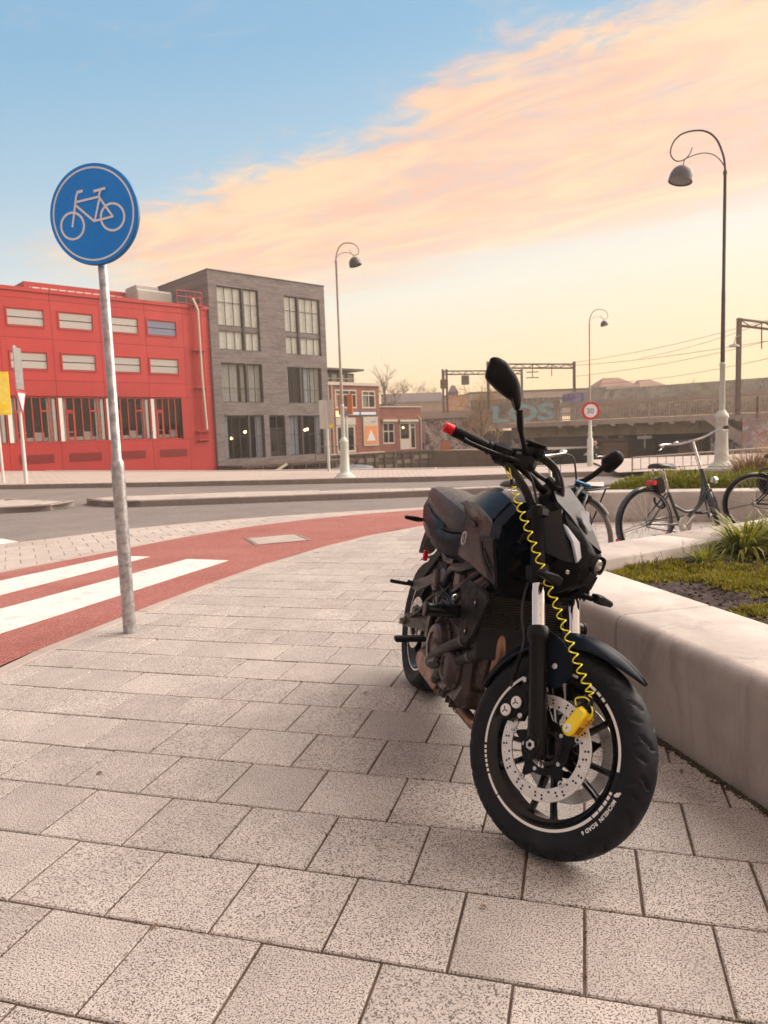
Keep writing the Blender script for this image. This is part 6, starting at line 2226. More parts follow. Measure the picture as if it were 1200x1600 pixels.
# ---------------------------------------------------------------- fork
for sg in (-1, 1):
    A0 = Vector((1.4, sg * .105, .30))
    P = lambda L, dy=0, dx=0: A0 + SA * L + Vector((dx, dy, 0))
    mb = MB(ST)
    mb.lathe([(0, -.040), (.022, -.036), (.028, -.02), (.0285, .05), (.0255, .12), (.0265, .30), (.030, .305), (.033, .315), (.033, .338), (.029, .345), (.0215, .346)], A0, SA, 32)
    leg = mbuild(mb, 'fork_leg', 'mc_black', smooth=50)
    mb = MB(ST); mb.cyl(A0 + Vector((0, sg * .024, 0)), A0 + Vector((0, sg * .034, 0)), .026, 28, bev=.002); mbuild(mb, 'axle_boss', 'mc_black', leg, smooth=40)
    mb = MB(ST); mb.lathe([(.007, .0), (.0145, 0), (.0150, .006), (.0125, .008), (.007, .008)], A0 + Vector((0, sg * .033, 0)), (0, sg, 0), 6, close=True); mbuild(mb, 'axle_nut', 'steel', leg, smooth=20)
    mb = MB(ST); mb.cyl(P(.34), P(.492), .0205, 32); mbuild(mb, 'stanchion', 'chrome', leg, smooth=50)
    mb = MB(ST); mb.lathe([(.0235, .478), (.028, .482), (.028, .535), (.0265, .540), (.0265, .690), (.0275, .692), (.0275, .722), (.024, .731), (0, .732)], A0, SA, 32); mbuild(mb, 'upper_tube', 'mc_plastic', leg, smooth=50)
    mb = MB(ST); mb.cyl(P(.708, sg * -.0, .026), P(.708, 0, .033), .0085, 14, bev=.001); mb2 = mbuild(mb, 'clamp_bolt', 'steel', leg, smooth=30)
    mb = MB(ST); mb.lathe([(0, .731), (.012, .731), (.012, .738), (0, .738)], A0, SA, 6); mbuild(mb, 'fork_cap', 'steel', leg, smooth=20)
# clamps
for (L, thk) in ((.515, .045), (.705, .030)):
    c = Vector((1.4, 0, .30)) + SA * L
    mb = MB(ST)
    fx = Vector((cos(RK), 0, sin(RK)))
    out = [(-.03, -.135), (.025, -.135), (.034, -.105), (.02, -.05), (-.02, -.045)] 
    poly = [(.03, -.13), (.038, -.105), (.03, -.075), (.0, -.04), (.0, .04), (.03, .075), (.038, .105), (.03, .13), (-.03, .13), (-.045, .10), (-.075, .035), (-.075, -.035), (-.045, -.10), (-.03, -.13)]
    mb.prism(poly, lambda u, v, w: c + fx * u + Vector((0, v, 0)) + SA * w, -thk / 2, thk / 2, ch=.004)
    mbuild(mb, 'fork_clamp', 'mc_black', smooth=30)
mb = MB(ST); mb.cyl(Vector((1.4, 0, .30)) + SA * .48 + Vector((-.04, 0, -.018)), Vector((1.4, 0, .30)) + SA * .735 + Vector((-.04, 0, -.018)), .022, 20); mbuild(mb, 'steering_stem', 'mc_engine', smooth=50)

# ---------------------------------------------------------------- front mudguard
def fender(i, j, NI, NJ, th=0.0):
    a = radians(lerp(57, 170, i / (NI - 1)))
    t = (j / (NJ - 1)) * 2 - 1
    deg = math.degrees(a)
    w = interp(deg, [57, 62, 75, 95, 150, 170], [.006, .028, .058, .070, .072, .060])
    r0 = interp(deg, [57, 75, 100, 140, 170], [.336, .338, .343, .336, .326]) - th
    dr = interp(deg, [57, 70, 100, 150, 170], [.004, .022, .045, .042, .030])
    r_ = r0 - dr * abs(t) ** 2.2 + (.004 if abs(t) < .2 else 0)
    return (1.4 + cos(a) * r_, w * t * (1 - .04 * t * t), .30 + sin(a) * r_)
mb = MB(ST); NI, NJ = 40, 17
mb.grid(NI, NJ, lambda i, j: fender(i, j, NI, NJ)); mb.grid(NI, NJ, lambda i, j: fender(i, j, NI, NJ, .004))
for j in (0, NJ - 1):
    mb.add([fender(i, j, NI, NJ, th) for i in range(NI) for th in (0, .004)], [(2 * i, 2 * i + 1, 2 * i + 3, 2 * i + 2) for i in range(NI - 1)])
fdr = mbuild(mb, 'front_mudguard', 'mc_paint', smooth=50, weld=True)
for sg in (-1, 1):
    mb = MB(ST)
    mb.prism([(1.238, .600), (1.275, .618), (1.335, .603), (1.395, .565), (1.405, .520), (1.375, .470), (1.352, .462), (1.335, .475), (1.315, .52), (1.26, .56)], lambda u, v, w: (u, sg * w, v), .072, .082, ch=.003)
    fp_ = mbuild(mb, 'mudguard_bracket', 'mc_paint', fdr, smooth=30)
    mb = MB(ST); mb.cyl((1.345, sg * .081, .525), (1.345, sg * .087, .525), .009, 14, bev=.001); mb.cyl((1.345, sg * .0865, .525), (1.345, sg * .088, .525), .004, 6); mbuild(mb, 'mudguard_bolt', 'steel', fp_, smooth=30)

# ---------------------------------------------------------------- front brakes
for sg in (-1, 1):
    mb = MB(ST)
    mb.prism([(1.235, .405), (1.262, .432), (1.300, .424), (1.322, .395), (1.300, .352), (1.268, .318), (1.243, .318), (1.226, .350)], lambda u, v, w: (u, sg * w, v), .047, .098, ch=.008)
    cal = mbuild(mb, 'brake_caliper', 'mc_black', smooth=35)
    for (x, z) in ((1.279, .380), (1.254, .345)):
        mb = MB(ST); mb.lathe([(0, .0085), (.0120, .0085), (.0135, .0065), (.0170, .0065), (.0185, .004), (.0185, -.004)], (x, sg * .098, z), (0, sg, 0), 28)
        mbuild(mb, 'piston_cap', 'steel' if False else 'white_tape', cal, smooth=40)
        mb = MB(ST); mb.lathe([(.0185, .003), (.0215, .003), (.0215, -.004), (.0185, -.004)], (x, sg * .098, z), (0, sg, 0), 28, close=True); mbuild(mb, 'cap_ring', 'mc_black', cal, smooth=40)
        mb = MB(ST)
        for q in (0, 2.1, 4.2):
            mb.box((x + cos(q) * .006, sg * .1068, z + sin(q) * .006), (.010, .0012, .003), 0, Matrix.Rotation(-q, 3, 'Y'))
        mbuild(mb, 'cap_slots', 'mc_dark', cal, smooth=0)
    mb = MB(ST); mb.prism([(1.262, .470), (1.285, .470), (1.305, .440), (1.325, .39), (1.32, .34), (1.30, .33), (1.29, .38), (1.268, .43)], lambda u, v, w: (u, sg * w, v), .082, .094, ch=.003); mbuild(mb, 'caliper_bracket', 'mc_black', cal, smooth=30)
    for (x, z) in ((1.276, .452), (1.306, .350)):
        mb = MB(ST); mb.cyl((x, sg * .094, z), (x, sg * .103, z), .0085, 14, bev=.002); mbuild(mb, 'caliper_bolt', 'steel', cal, smooth=30)
    pts = smooth_path([(1.245, sg * .108, .415), (1.243, sg * .112, .47), (1.235, sg * .118, .56), (1.20, sg * .122, .62), (1.16, sg * .10, .70), (1.13, sg * .06, .80), (1.09, sg * .07, .92), (1.05, sg * .12, 1.03), (1.03, sg * .18, 1.07)], 5)
    mb = MB(ST); mb.tube(pts, .0042, 8); mbuild(mb, 'brake_hose', 'hose', smooth=60)
    mb = MB(ST); mb.tube(pts[2:9], .0068, 8); mbuild(mb, 'hose_sleeve', 'mc_plastic', smooth=60)

# ---------------------------------------------------------------- headlight unit
def sym(pts, sg): return [(x, sg * y, z) for x, y, z in pts]
# central body
rings = []
for (z, xf, hw, xb) in ((1.00, 1.17, .060, 1.09), (.965, 1.215, .075, 1.09), (.92, 1.262, .072, 1.10), (.885, 1.292, .062, 1.11), (.855, 1.302, .055, 1.12), (.82, 1.300, .050, 1.13), (.79, 1.288, .046, 1.13), (.755, 1.245, .042, 1.14), (.735, 1.20, .035, 1.15)):
    xm = lerp(xb, xf, .72)
    rings.append([(xb, -hw, z), (xm, -hw * 1.02, z), (lerp(xm, xf, .75), -hw * .70, z), (xf, -hw * .40, z), (xf, hw * .40, z), (lerp(xm, xf, .75), hw * .70, z), (xm, hw * 1.02, z), (xb, hw, z)])
mb = MB(ST); mb.loft(rings)
hl = mbuild(mb, 'headlight_cowl', 'mc_black', smooth=28)
# bezel and lens
mb = MB(ST)
def sq(c, h, n=28, pw=3.2):
    out = []
    for i in range(n):
        a = 2 * pi * i / n
        r_ = h / ((abs(cos(a)) ** pw + abs(sin(a)) ** pw) ** (1 / pw))
        out.append((c[0] + .25 * -(sin(a) * r_) * -1 * .0, c[1] + cos(a) * r_, c[2] + sin(a) * r_))
    return out
cL = (1.302, -.004, .856)
mb.loft([sq((1.296, cL[1], cL[2]), .029), sq((1.314, cL[1], cL[2]), .028), sq((1.314, cL[1], cL[2]), .0235), sq((1.303, cL[1], cL[2]), .021)], caps=False)
bz = mbuild(mb, 'lamp_bezel', 'mc_gloss', hl, smooth=40)
mb = MB(ST); mb.lathe([(.0225, 0), (.020, .006), (.013, .010), (0, .0115)], (1.3035, cL[1], cL[2]), (1, 0, 0), 24); mbuild(mb, 'headlamp_lens', 'lens', hl, smooth=60)
for sg in (-1, 1):
    # side wing panel, faceted
    T1, T2, T3, T4, T5 = (1.125, .118, .945), (1.165, .086, .982), (1.190, .094, .930), (1.262, .078, .832), (1.235, .092, .828)
    T6, T7 = (1.115, .128, .905), (1.165, .110, .835)
    vs = sym([T1, T2, T3, T4, T5, T6, T7, (1.105, .085, .93), (1.15, .060, .95), (1.21, .05, .90), (1.26, .045, .845), (1.21, .060, .835), (1.10, .09, .90), (1.145, .08, .845)], sg)
    fs = [(0, 1, 2), (0, 2, 4), (2, 3, 4), (0, 4, 6), (0, 6, 5)]
    # rim back to inner ring
    loop_o = [1, 2, 3, 4, 6, 5, 0]
    loop_i = [8, 9, 10, 11, 13, 12, 7]
    for k in range(7):
        l = (k + 1) % 7
        fs.append((loop_o[k], loop_o[l], loop_i[l], loop_i[k]))
    mb = MB(ST); mb.add(vs, fs); mbuild(mb, 'headlight_wing', 'mc_gloss', hl, smooth=0)
    mb = MB(ST)
    o = [(1.192, .0875, .938), (1.206, .0825, .934), (1.254, .0620, .900), (1.278, .0600, .857), (1.276, .0650, .840), (1.256, .0700, .870), (1.240, .0755, .896)]
    vs = sym(o, sg) + sym([(x - .012, y - .008, z - .004) for x, y, z in o], sg)
    n = len(o)
    mb.add(vs, [tuple(range(n))] + [(k, (k + 1) % n, n + (k + 1) % n, n + k) for k in range(n)])
    mbuild(mb, 'running_light', 'drl', hl, smooth=0)
    mb = MB(ST); mb.cyl((1.255, sg * .072, .800), (1.263, sg * .076, .800), .007, 12, bev=.001); mbuild(mb, 'cowl_bolt', 'steel', hl, smooth=30)
    # lower side plastics beside the lamp
    mb = MB(ST)
    o = [(1.22, .075, .83), (1.285, .055, .825), (1.285, .045, .78), (1.235, .045, .73), (1.17, .06, .70), (1.15, .085, .76)]
    vs = sym(o, sg) + sym([(x - .01, y - .02, z) for x, y, z in o], sg)
    n = len(o)
    mb.add(vs, [tuple(range(n)), tuple(range(n, 2 * n))[::-1]] + [(k, (k + 1) % n, n + (k + 1) % n, n + k) for k in range(n)])
    mbuild(mb, 'lower_cowl', 'mc_plastic', hl, smooth=20)
    # indicator
    mb = MB(ST)
    mb.tube([(1.20, sg * .07, .755), (1.262, sg * .11, .757)], .009, 8)
    si = mbuild(mb, 'front_indicator', 'mc_plastic', smooth=50)
    mb = MB(ST); mb.prism([(.108, -.012), (.135, -.017), (.205, -.010), (.214, 0), (.205, .010), (.135, .015), (.108, .010)], lambda u, v, w: (1.270 + w, sg * u, .765 + v), -.018, .012, ch=.005); mbuild(mb, 'indicator_head', 'mc_plastic', si, smooth=30)
# visor plate with a raised centre
V = [(1.095, .035, 1.068), (1.105, .078, 1.032), (1.135, .082, 1.003), (1.192, .072, .972), (1.262, .036, .916), (1.300, 0, .898)]
top = [Vector((1.10, 0, 1.072))]
outl = [Vector(p) for p in V] + [Vector((x, -y, z)) for x, y, z in V[-2::-1]]
ctr = [Vector((1.10, 0, 1.072)), Vector((1.18, 0, 1.020)), Vector((1.25, 0, .950))]
vs = outl + ctr
n = len(outl)
fs = [(0, 1, n + 0), (1, 2, n + 0), (2, n + 1, n + 0), (2, 3, n + 1), (3, 4, n + 2), (3, n + 2, n + 1), (4, 5, n + 2)]
fs += [(10, n, 9), (9, n, 8), (8, n, n + 1), (8, n + 1, 7), (7, n + 2, 6), (7, n + 1, n + 2), (6, n + 2, 5), (0, n, 10)]
dnv = Vector((-.008, 0, -.010))
vs2 = [v + dnv for v in vs]
N0 = len(vs)
fs2 = [tuple(q + N0 for q in f[::-1]) for f in fs]
rimf = [(k, (k + 1) % n, N0 + (k + 1) % n, N0 + k) for k in range(n)]
mb = MB(ST); mb.add(vs + vs2, fs + fs2 + rimf); vz = mbuild(mb, 'visor', 'mc_visor', hl, smooth=0)
# pale reflection-catching insert of the visor
mb = MB(ST); mb.add([Vector(q) + Vector((.006, 0, .008)) for q in ((1.192, -.040, .994), (1.208, -.014, 1.000), (1.232, -.012, .975), (1.228, -.020, .966), (1.248, -.018, .948), (1.246, -.032, .938), (1.222, -.046, .958))], [tuple(range(7))])
mbuild(mb, 'visor_insert', [pm('smoked_insert', lin(.05, .043, .06), .25, coat=.3)], vz, smooth=0, fixn=False)
# headstock block behind the visor
mb = MB(ST); mb.box((1.075, 0, .985), (.07, .12, .09), .015, Matrix.Rotation(radians(-20), 3, 'Y')); mbuild(mb, 'headstock_cover', 'mc_plastic', smooth=30)
# instrument
mb = MB(ST); mb.box((1.075, 0, 1.055), (.075, .13, .028), .008, Matrix.Rotation(radians(28), 3, 'Y')); ins = mbuild(mb, 'instrument', 'mc_plastic', smooth=30)
mb = MB(ST); mb.box((1.072, 0, 1.0705), (.060, .115, .002), 0, Matrix.Rotation(radians(28), 3, 'Y')); mbuild(mb, 'display', 'mc_gloss', ins, smooth=0)

# ---------------------------------------------------------------- handlebar and controls
BAR = [(.878, -.405, 1.083), (.893, -.385, 1.083), (.955, -.27, 1.081), (.985, -.205, 1.077), (1.030, -.12, 1.052), (1.048, -.07, 1.030), (1.050, 0, 1.026)]
full = BAR + [(x, -y, z) for x, y, z in BAR[-2::-1]]
mb = MB(ST); mb.tube(smooth_path(full, 5), .0115, 14); hb = mbuild(mb, 'handlebar', 'mc_black', smooth=60)
for sg in (-1, 1):
    g0, g1 = Vector((.889, sg * .392, 1.0835)), Vector((.957, sg * .268, 1.081))
    mb = MB(ST); L = (g1 - g0).length
    mb.lathe([(.012, 0), (.0185, .001), (.0195, .004), (.0185, .008)] + [(.0180 + (.0008 if k % 2 else 0), .012 + k * .004) for k in range(26)] + [(.0165, L - .016), (.022, L - .014), (.022, L - .004), (.012, L)], g0, g1 - g0, 24)
    mbuild(mb, 'grip', 'mc_plastic', hb, smooth=40)
    d_ = (g0 - g1).normalized()
    mb = MB(ST); mb.lathe([(.0, -.002), (.0160, -.002), (.0172, .002), (.0165, .028), (.015, .032), (.007, .032), (.007, .018), (0, .018)], g0, d_, 24); mbuild(mb, 'bar_end', 'red_alu', hb, smooth=30)
    # switch block
    c = Vector((.975, sg * .230, 1.080))
    rot_ = Matrix.Rotation(sg * radians(-28), 3, 'Z')
    mb = MB(ST); mb.box(c, (.070, .080, .062), .016, rot_); sw_ = mbuild(mb, 'switch_block', 'mc_plastic', hb, smooth=30)
    mb = MB(ST); mb.box(c + Vector((-.026, sg * .0, .004)), (.012, .02, .014), .003, rot_); mbuild(mb, 'switch', 'mc_grey', sw_, smooth=30)
    mb = MB(ST); mb.cyl(Vector((.960, sg * .262, 1.081)), Vector((.967, sg * .248, 1.081)), .026, 20, bev=.003); mbuild(mb, 'throttle_collar', 'mc_black', hb, smooth=40)
    # master cylinder / perch
    mb = MB(ST); mb.box((1.020, sg * .170, 1.086), (.075, .085, .044), .012, rot_); pc = mbuild(mb, 'lever_perch', 'mc_black', hb, smooth=30)
    if sg < 0:
        mb = MB(ST); mb.box((1.040, sg * .165, 1.124), (.068, .062, .040), .012, rot_); mbuild(mb, 'fluid_reservoir', 'mc_plastic', pc, smooth=30)
        mb = MB(ST); mb.box((1.040, sg * .165, 1.147), (.072, .066, .009), .003, rot_); mbuild(mb, 'reservoir_lid', 'mc_black', pc, smooth=30)
    # lever
    pts = smooth_path([(1.030, sg * .205, 1.075), (1.015, sg * .235, 1.072), (.985, sg * .285, 1.066), (.952, sg * .340, 1.064), (.930, sg * .372, 1.066)], 5)
    mb = MB(ST); mb.tube(pts, [.010, .010] + [.0075] * (len(pts) - 4) + [.0085, .009], 10); mbuild(mb, 'lever', 'mc_black', hb, smooth=60)
    # bar riser clamp
    mb = MB(ST); mb.box((1.052, sg * .042, 1.018), (.040, .026, .075), .006); mbuild(mb, 'bar_clamp', 'mc_engine', hb, smooth=30)
    for xx in (-.010, .010):
        mb = MB(ST); mb.cyl((1.052 + xx * 1.3, sg * .042, 1.055), (1.052 + xx * 1.3, sg * .042, 1.060), .005, 8); mbuild(mb, 'clamp_screw', 'steel', hb, smooth=30)
# mirrors: shells with a bulged back, the glass faces the rider
MR = [(0.928, -0.392, 1.326), (0.928, -0.393, 1.336), (0.933, -0.388, 1.343), (0.942, -0.378, 1.347), (0.95, -0.368, 1.347), (0.962, -0.353, 1.343), (0.977, -0.331, 1.328), (0.991, -0.31, 1.311), (0.999, -0.295, 1.292), (1.005, -0.283, 1.268), (1.009, -0.273, 1.242), (1.008, -0.269, 1.224), (1.001, -0.278, 1.219), (0.99, -0.295, 1.239), (0.978, -0.311, 1.243), (0.965, -0.328, 1.248), (0.941, -0.36, 1.262), (0.930, -0.387, 1.278)]
ML = [(1.03, 0.224, 1.244), (1.037, 0.229, 1.265), (1.052, 0.242, 1.291), (1.063, 0.255, 1.294), (1.072, 0.267, 1.287), (1.076, 0.276, 1.269), (1.068, 0.272, 1.242), (1.054, 0.262, 1.213), (1.038, 0.242, 1.211)]
for outl_, arm, nb in ((MR, [(1.045, -.185, 1.10), (1.036, -.210, 1.120), (1.031, -.220, 1.135), (1.019, -.244, 1.170), (1.008, -.268, 1.222)], Vector((-.771, .622, .135))),
                       (ML, [(1.010, .185, 1.095), (.988, .198, 1.129), (1.013, .219, 1.177), (1.037, .237, 1.226), (1.050, .250, 1.245)], Vector((-.771, .622, .135)))):
    O = [Vector(p) for p in smooth_path(outl_, 3, closed=True)]
    c = sum(O, Vector()) / len(O)
    ring_ = lambda s, d_: [c + (p - c) * s + nb * d_ for p in O]
    deep = .030
    mb = MB(ST)
    mb.loft([ring_(.30, -.016), ring_(.62, -.013), ring_(.84, -.007), ring_(.95, -.001), ring_(1.0, .007), ring_(1.0, deep * .8), ring_(.97, deep)])
    ms = mbuild(mb, 'mirror', 'mc_plastic', smooth=50)
    mb = MB(ST); mb.add(ring_(.93, deep + .001), [tuple(range(len(O)))]); mbuild(mb, 'mirror_glass', 'chrome', ms, smooth=0)
    mb = MB(ST); mb.tube(smooth_path(arm, 4), [.013] * 4 + [.0085] * 8 + [.011] * 5 if outl_ is MR else [.015] * 6 + [.010] * 7 + [.014] * 4, 12); mbuild(mb, 'mirror_stem', 'mc_plastic', ms, smooth=60)
    b_ = Vector(arm[0])
    mb = MB(ST); mb.box(b_ + Vector((-.006, 0, .008)), (.034, .030, .055), .008); mbuild(mb, 'mirror_mount', 'mc_black', ms, smooth=30)
# cables from the bars into the head
for pts, r_ in (([(.98, -.215, 1.10), (1.03, -.15, 1.115), (1.07, -.08, 1.10), (1.10, -.03, 1.04), (1.11, -.02, .95), (1.06, -.03, .85)], .0052),
                ([(.985, -.235, 1.10), (1.045, -.16, 1.125), (1.09, -.085, 1.105), (1.12, -.045, 1.03), (1.125, -.05, .93)], .0045),
                ([(.97, -.22, 1.06), (1.00, -.14, 1.03), (1.00, -.06, .99), (1.02, -.02, .93), (1.02, -.04, .84)], .0065),
                ([(.98, -.20, 1.06), (1.02, -.12, 1.02), (1.02, -.05, .98), (1.04, 0, .93)], .0060),
                ([(.985, .215, 1.10), (1.04, .15, 1.11), (1.08, .08, 1.08), (1.10, .03, 1.0), (1.07, .02, .88)], .0055),
                ([(.985, -.245, 1.07), (1.02, -.17, 1.035), (1.03, -.09, .99), (1.05, -.03, .93), (1.05, -.05, .86)], .0080),
                ([(1.01, -.19, 1.13), (1.06, -.11, 1.12), (1.085, -.05, 1.07), (1.09, -.03, .98), (1.06, -.05, .90)], .0060),
                ([(1.00, -.16, 1.08), (1.03, -.09, 1.07), (1.05, .02, 1.06), (1.06, .09, 1.04), (1.06, .07, .95)], .0065),
                ([(1.03, .18, 1.09), (1.09, .12, 1.08), (1.12, .07, 1.0), (1.10, .06, .90)], .0045)):
    mb = MB(ST); mb.tube(smooth_path(pts, 7), r_ * 1.3, 8); mbuild(mb, 'control_cable', 'hose', smooth=60)
mb = MB(ST)
for k in range(13):
    mb.lathe([(.0085, -.0035), (.0135, 0), (.0085, .0035)], Vector((1.005, -.145 + k * .0085, 1.030 - k * .0035)), (0, 1, -.35), 10)
mbuild(mb, 'corrugated_sleeve', 'hose', smooth=40)
mb = MB(ST); mb.box((1.010, .19, 1.135), (.06, .02, .012), .004, Matrix.Rotation(radians(35), 3, 'Z')); mbuild(mb, 'blue_tag', 'blue_tag', smooth=20)

# ---------------------------------------------------------------- tank and side covers
def ringx(x, pts): return [Vector((x, y, z)) for y, z in pts] + [Vector((x, -y, z)) for y, z in pts[-2:0:-1]]
tank_s = [
    (.505, [(0, .925), (-.060, .928), (-.100, .905), (-.098, .880), (-.104, .82), (-.108, .745), (-.05, .72), (0, .72)]),
    (.520, [(0, .940), (-.070, .945), (-.118, .915), (-.104, .885), (-.112, .82), (-.118, .740), (-.05, .71), (0, .71)]),
    (.600, [(0, .985), (-.098, .976), (-.150, .940), (-.118, .893), (-.130, .82), (-.133, .735), (-.05, .70), (0, .70)]),
    (.700, [(0, 1.012), (-.110, .995), (-.158, .945), (-.132, .896), (-.146, .83), (-.143, .735), (-.05, .69), (0, .69)]),
    (.820, [(0, 1.028), (-.116, 1.006), (-.164, .942), (-.148, .902), (-.158, .835), (-.150, .735), (-.05, .68), (0, .68)]),
    (.930, [(0, 1.026), (-.118, 1.006), (-.168, .936), (-.160, .900), (-.168, .840), (-.156, .728), (-.06, .67), (0, .67)]),
    (1.030, [(0, 1.000), (-.116, .985), (-.168, .920), (-.170, .895), (-.172, .845), (-.158, .720), (-.10, .66), (0, .66)]),
]
mb = MB(); mb.loft([ringx(x, p) for x, p in tank_s])
tk = mbuild(mb, 'fuel_tank', 'mc_paint', smooth=24)
mb = MB(); mb.lathe([(0, .010), (.030, .010), (.036, .006), (.038, 0)], (.72, 0, 1.012), (.12, 0, 1), 28); mbuild(mb, 'filler_cap', 'steel', tk, smooth=40)
for sg in (-1, 1):
    # sharp wing that overhangs the flank towards the saddle
    up_ = [(.578, .156, .938), (.69, .168, .955), (.84, .177, .956), (.96, .178, .938), (1.035, .174, .915), (1.03, .118, .992), (.93, .121, 1.012), (.82, .119, 1.013), (.70, .112, 1.001), (.61, .104, .984)]
    lo_ = [(.600, .140, .928), (.69, .150, .930), (.84, .160, .928), (.96, .165, .915), (1.03, .168, .900), (1.02, .10, .96), (.93, .10, .98), (.82, .10, .98), (.70, .095, .97), (.62, .09, .955)]
    vs = sym(up_, sg) + sym(lo_, sg)
    mb = MB(); mb.add(vs, [(0, 1, 8, 9), (1, 2, 7, 8), (2, 3, 6, 7), (3, 4, 5, 6)] + [(k, k + 1, 11 + k, 10 + k) for k in range(4)] + [(9, 0, 10, 19), (10, 11, 12, 13, 14, 15, 16, 17, 18, 19)])
    mbuild(mb, 'tank_wing', 'mc_paint', tk, smooth=22)
    # front shroud that reaches forward beside the fork, with the outer ridge
    A_ = [(1.030, .116, .985), (1.030, .168, .920), (1.030, .170, .895), (1.030, .172, .845), (1.030, .158, .720)]
    B_ = [(1.085, .112, .965), (1.095, .158, .905), (1.100, .162, .885), (1.105, .166, .845), (1.150, .150, .712)]
    C_ = [(1.060, .085, .960), (1.070, .125, .900), (1.072, .130, .880), (1.080, .135, .840), (1.110, .125, .712)]
    D_ = [(.99, .080, .985), (.99, .10, .90), (.99, .10, .87), (.99, .11, .80), (.99, .10, .70)]
    mb = MB()
    rows = [sym(q, sg) for q in (A_, B_, C_, D_)]
    mb.grid(4, 5, lambda i, j: rows[i][j])
    sh = mbuild(mb, 'tank_shroud', 'mc_paint', tk, smooth=25)
    mb = MB(); mb.add([rows[i][4] for i in range(4)], [(0, 1, 2, 3)]); mb.add([rows[i][0] for i in range(4)], [(0, 1, 2, 3)]); mbuild(mb, 'shroud_edge', 'mc_plastic', sh, smooth=0, fixn=False)
    # triangular air intake let into the side
    ymap = lambda u, v, w: (u, sg * (interp(u, [.9, 1.03, 1.12], [.166, .1735, .170]) - max(0, .84 - v) * .13 + w), v)
    outer_ = [(.930, .852), (1.095, .862), (1.150, .722), (1.135, .702), (1.075, .722), (.985, .775)]
    inner_ = [(.972, .834), (1.078, .842), (1.118, .745), (1.080, .752), (1.015, .790)]
    mb = MB()
    n = 6
    oc = [Vector(p) for p in outer_]
    ic = [Vector(p) for p in [(.972, .834), (1.078, .842), (1.120, .742), (1.112, .735), (1.075, .752), (1.010, .790)]]
    vs = [ymap(p.x, p.y, .002) for p in oc] + [ymap(p.x, p.y, .010) for p in [q.lerp(w_, .3) for q, w_ in zip(oc, ic)]] + [ymap(p.x, p.y, .008) for p in ic] + [ymap(p.x, p.y, -.012) for p in ic]
    fs = []
    for r_ in range(3):
        for k in range(n):
            l = (k + 1) % n
            fs.append((r_ * n + k, r_ * n + l, (r_ + 1) * n + l, (r_ + 1) * n + k))
    mb.add(vs, fs); itk = mbuild(mb, 'air_intake', 'mc_plastic', tk, smooth=25)
    mb = MB(); mb.add([ymap(p.x, p.y, .004) for p in ic], [tuple(range(n))]); mbuild(mb, 'intake_mesh', 'mc_dark', itk, smooth=0)
    for k in range(4):
        mb = MB(); u0 = 1.0 + k * .022
        mb.box(ymap(u0 + .028, .800 - k * .010, .006), (.050, .004, .003), 0, Matrix.Rotation(radians(38), 3, 'Y')); mbuild(mb, 'intake_bar', 'mc_gloss', itk, smooth=0)
    # dark notch under the wing
    mb = MB(); mb.prism([(.665, .878), (.70, .892), (.80, .885), (.83, .872), (.76, .866)], lambda u, v, w: (u, sg * (interp(u, [.66, .83], [.139, .156]) + w), v), -.002, .0035, ch=.001); mbuild(mb, 'tank_vent', 'mc_dark', tk, smooth=0)
    # round badge: ring with crossed tuning forks
    bc = Vector((.690, sg * .150, .812)); bn_ = Vector((-.12, sg * 1, .05)).normalized()
    mb = MB(); mb.lathe([(.0215, 0), (.0235, .002), (.0265, .002), (.0275, 0)], bc, bn_, 40, close=True); bd = mbuild(mb, 'badge', 'badge', tk, smooth=40)
    e1 = Vector((1, 0, .0)); e1 = (e1 - bn_ * e1.dot(bn_)).normalized(); e2 = bn_.cross(e1)
    mb = MB()
    for k in range(3):
        a = pi / 2 + k * 2 * pi / 3
        d_ = e1 * cos(a) + e2 * sin(a); pr_ = e1 * -sin(a) + e2 * cos(a)
        for off in (-.0035, .0035):
            p0_, p1_ = bc + d_ * .007 + pr_ * off + bn_ * .001, bc + d_ * .0225 + pr_ * off + bn_ * .001
            mb.add([p0_ - pr_ * .0011, p0_ + pr_ * .0011, p1_ + pr_ * .0011, p1_ - pr_ * .0011], [(0, 1, 2, 3)])
        p0_, p1_ = bc - d_ * .012 + bn_ * .001, bc + d_ * .008 + bn_ * .001
        mb.add([p0_ - pr_ * .0012, p0_ + pr_ * .0012, p1_ + pr_ * .0012, p1_ - pr_ * .0012], [(0, 1, 2, 3)])
    mbuild(mb, 'badge_forks', 'badge', bd, smooth=0, fixn=False)

# ---------------------------------------------------------------- seats and tail
def seat_ring(x, hw, zt, zb, crown=.012, edge=.55):
    return ringx(x, [(0, zt), (-hw * .55, zt - crown * .3), (-hw * .86, zt - crown * 1.4), (-hw, lerp(zt, zb, .42)), (-hw * 1.0, lerp(zt, zb, .62)), (-hw * .92, zb), (-hw * .5, zb - .004), (0, zb - .005)])
rs_ = [(-.040, .085, .850, .795), (-.020, .115, .848, .775), (.06, .135, .832, .745), (.16, .142, .820, .722), (.28, .142, .812, .705), (.40, .132, .815, .700), (.50, .112, .832, .712), (.58, .085, .852, .735), (.61, .06, .856, .76)]
mb = MB(); mb.loft([seat_ring(*q, crown=.016) for q in rs_]); st1 = mbuild(mb, 'rider_seat', 'mc_seat_sunlit2', smooth=45)
mb = MB(); mb.loft([[(x, hw * .82 * s_, lerp(zt, zt - .014, abs(s_) ** 2) + .003) for s_ in (-1, -.6, -.2, .2, .6, 1)] for (x, hw, zt, zb) in rs_[1:-1]], caps=False, closed=False); mbuild(mb, 'sunlit_seat_top', 'mc_seat_sunlit', st1, smooth=60, fixn=False)  # paler sheet over the rider seat carries the painted sunlight
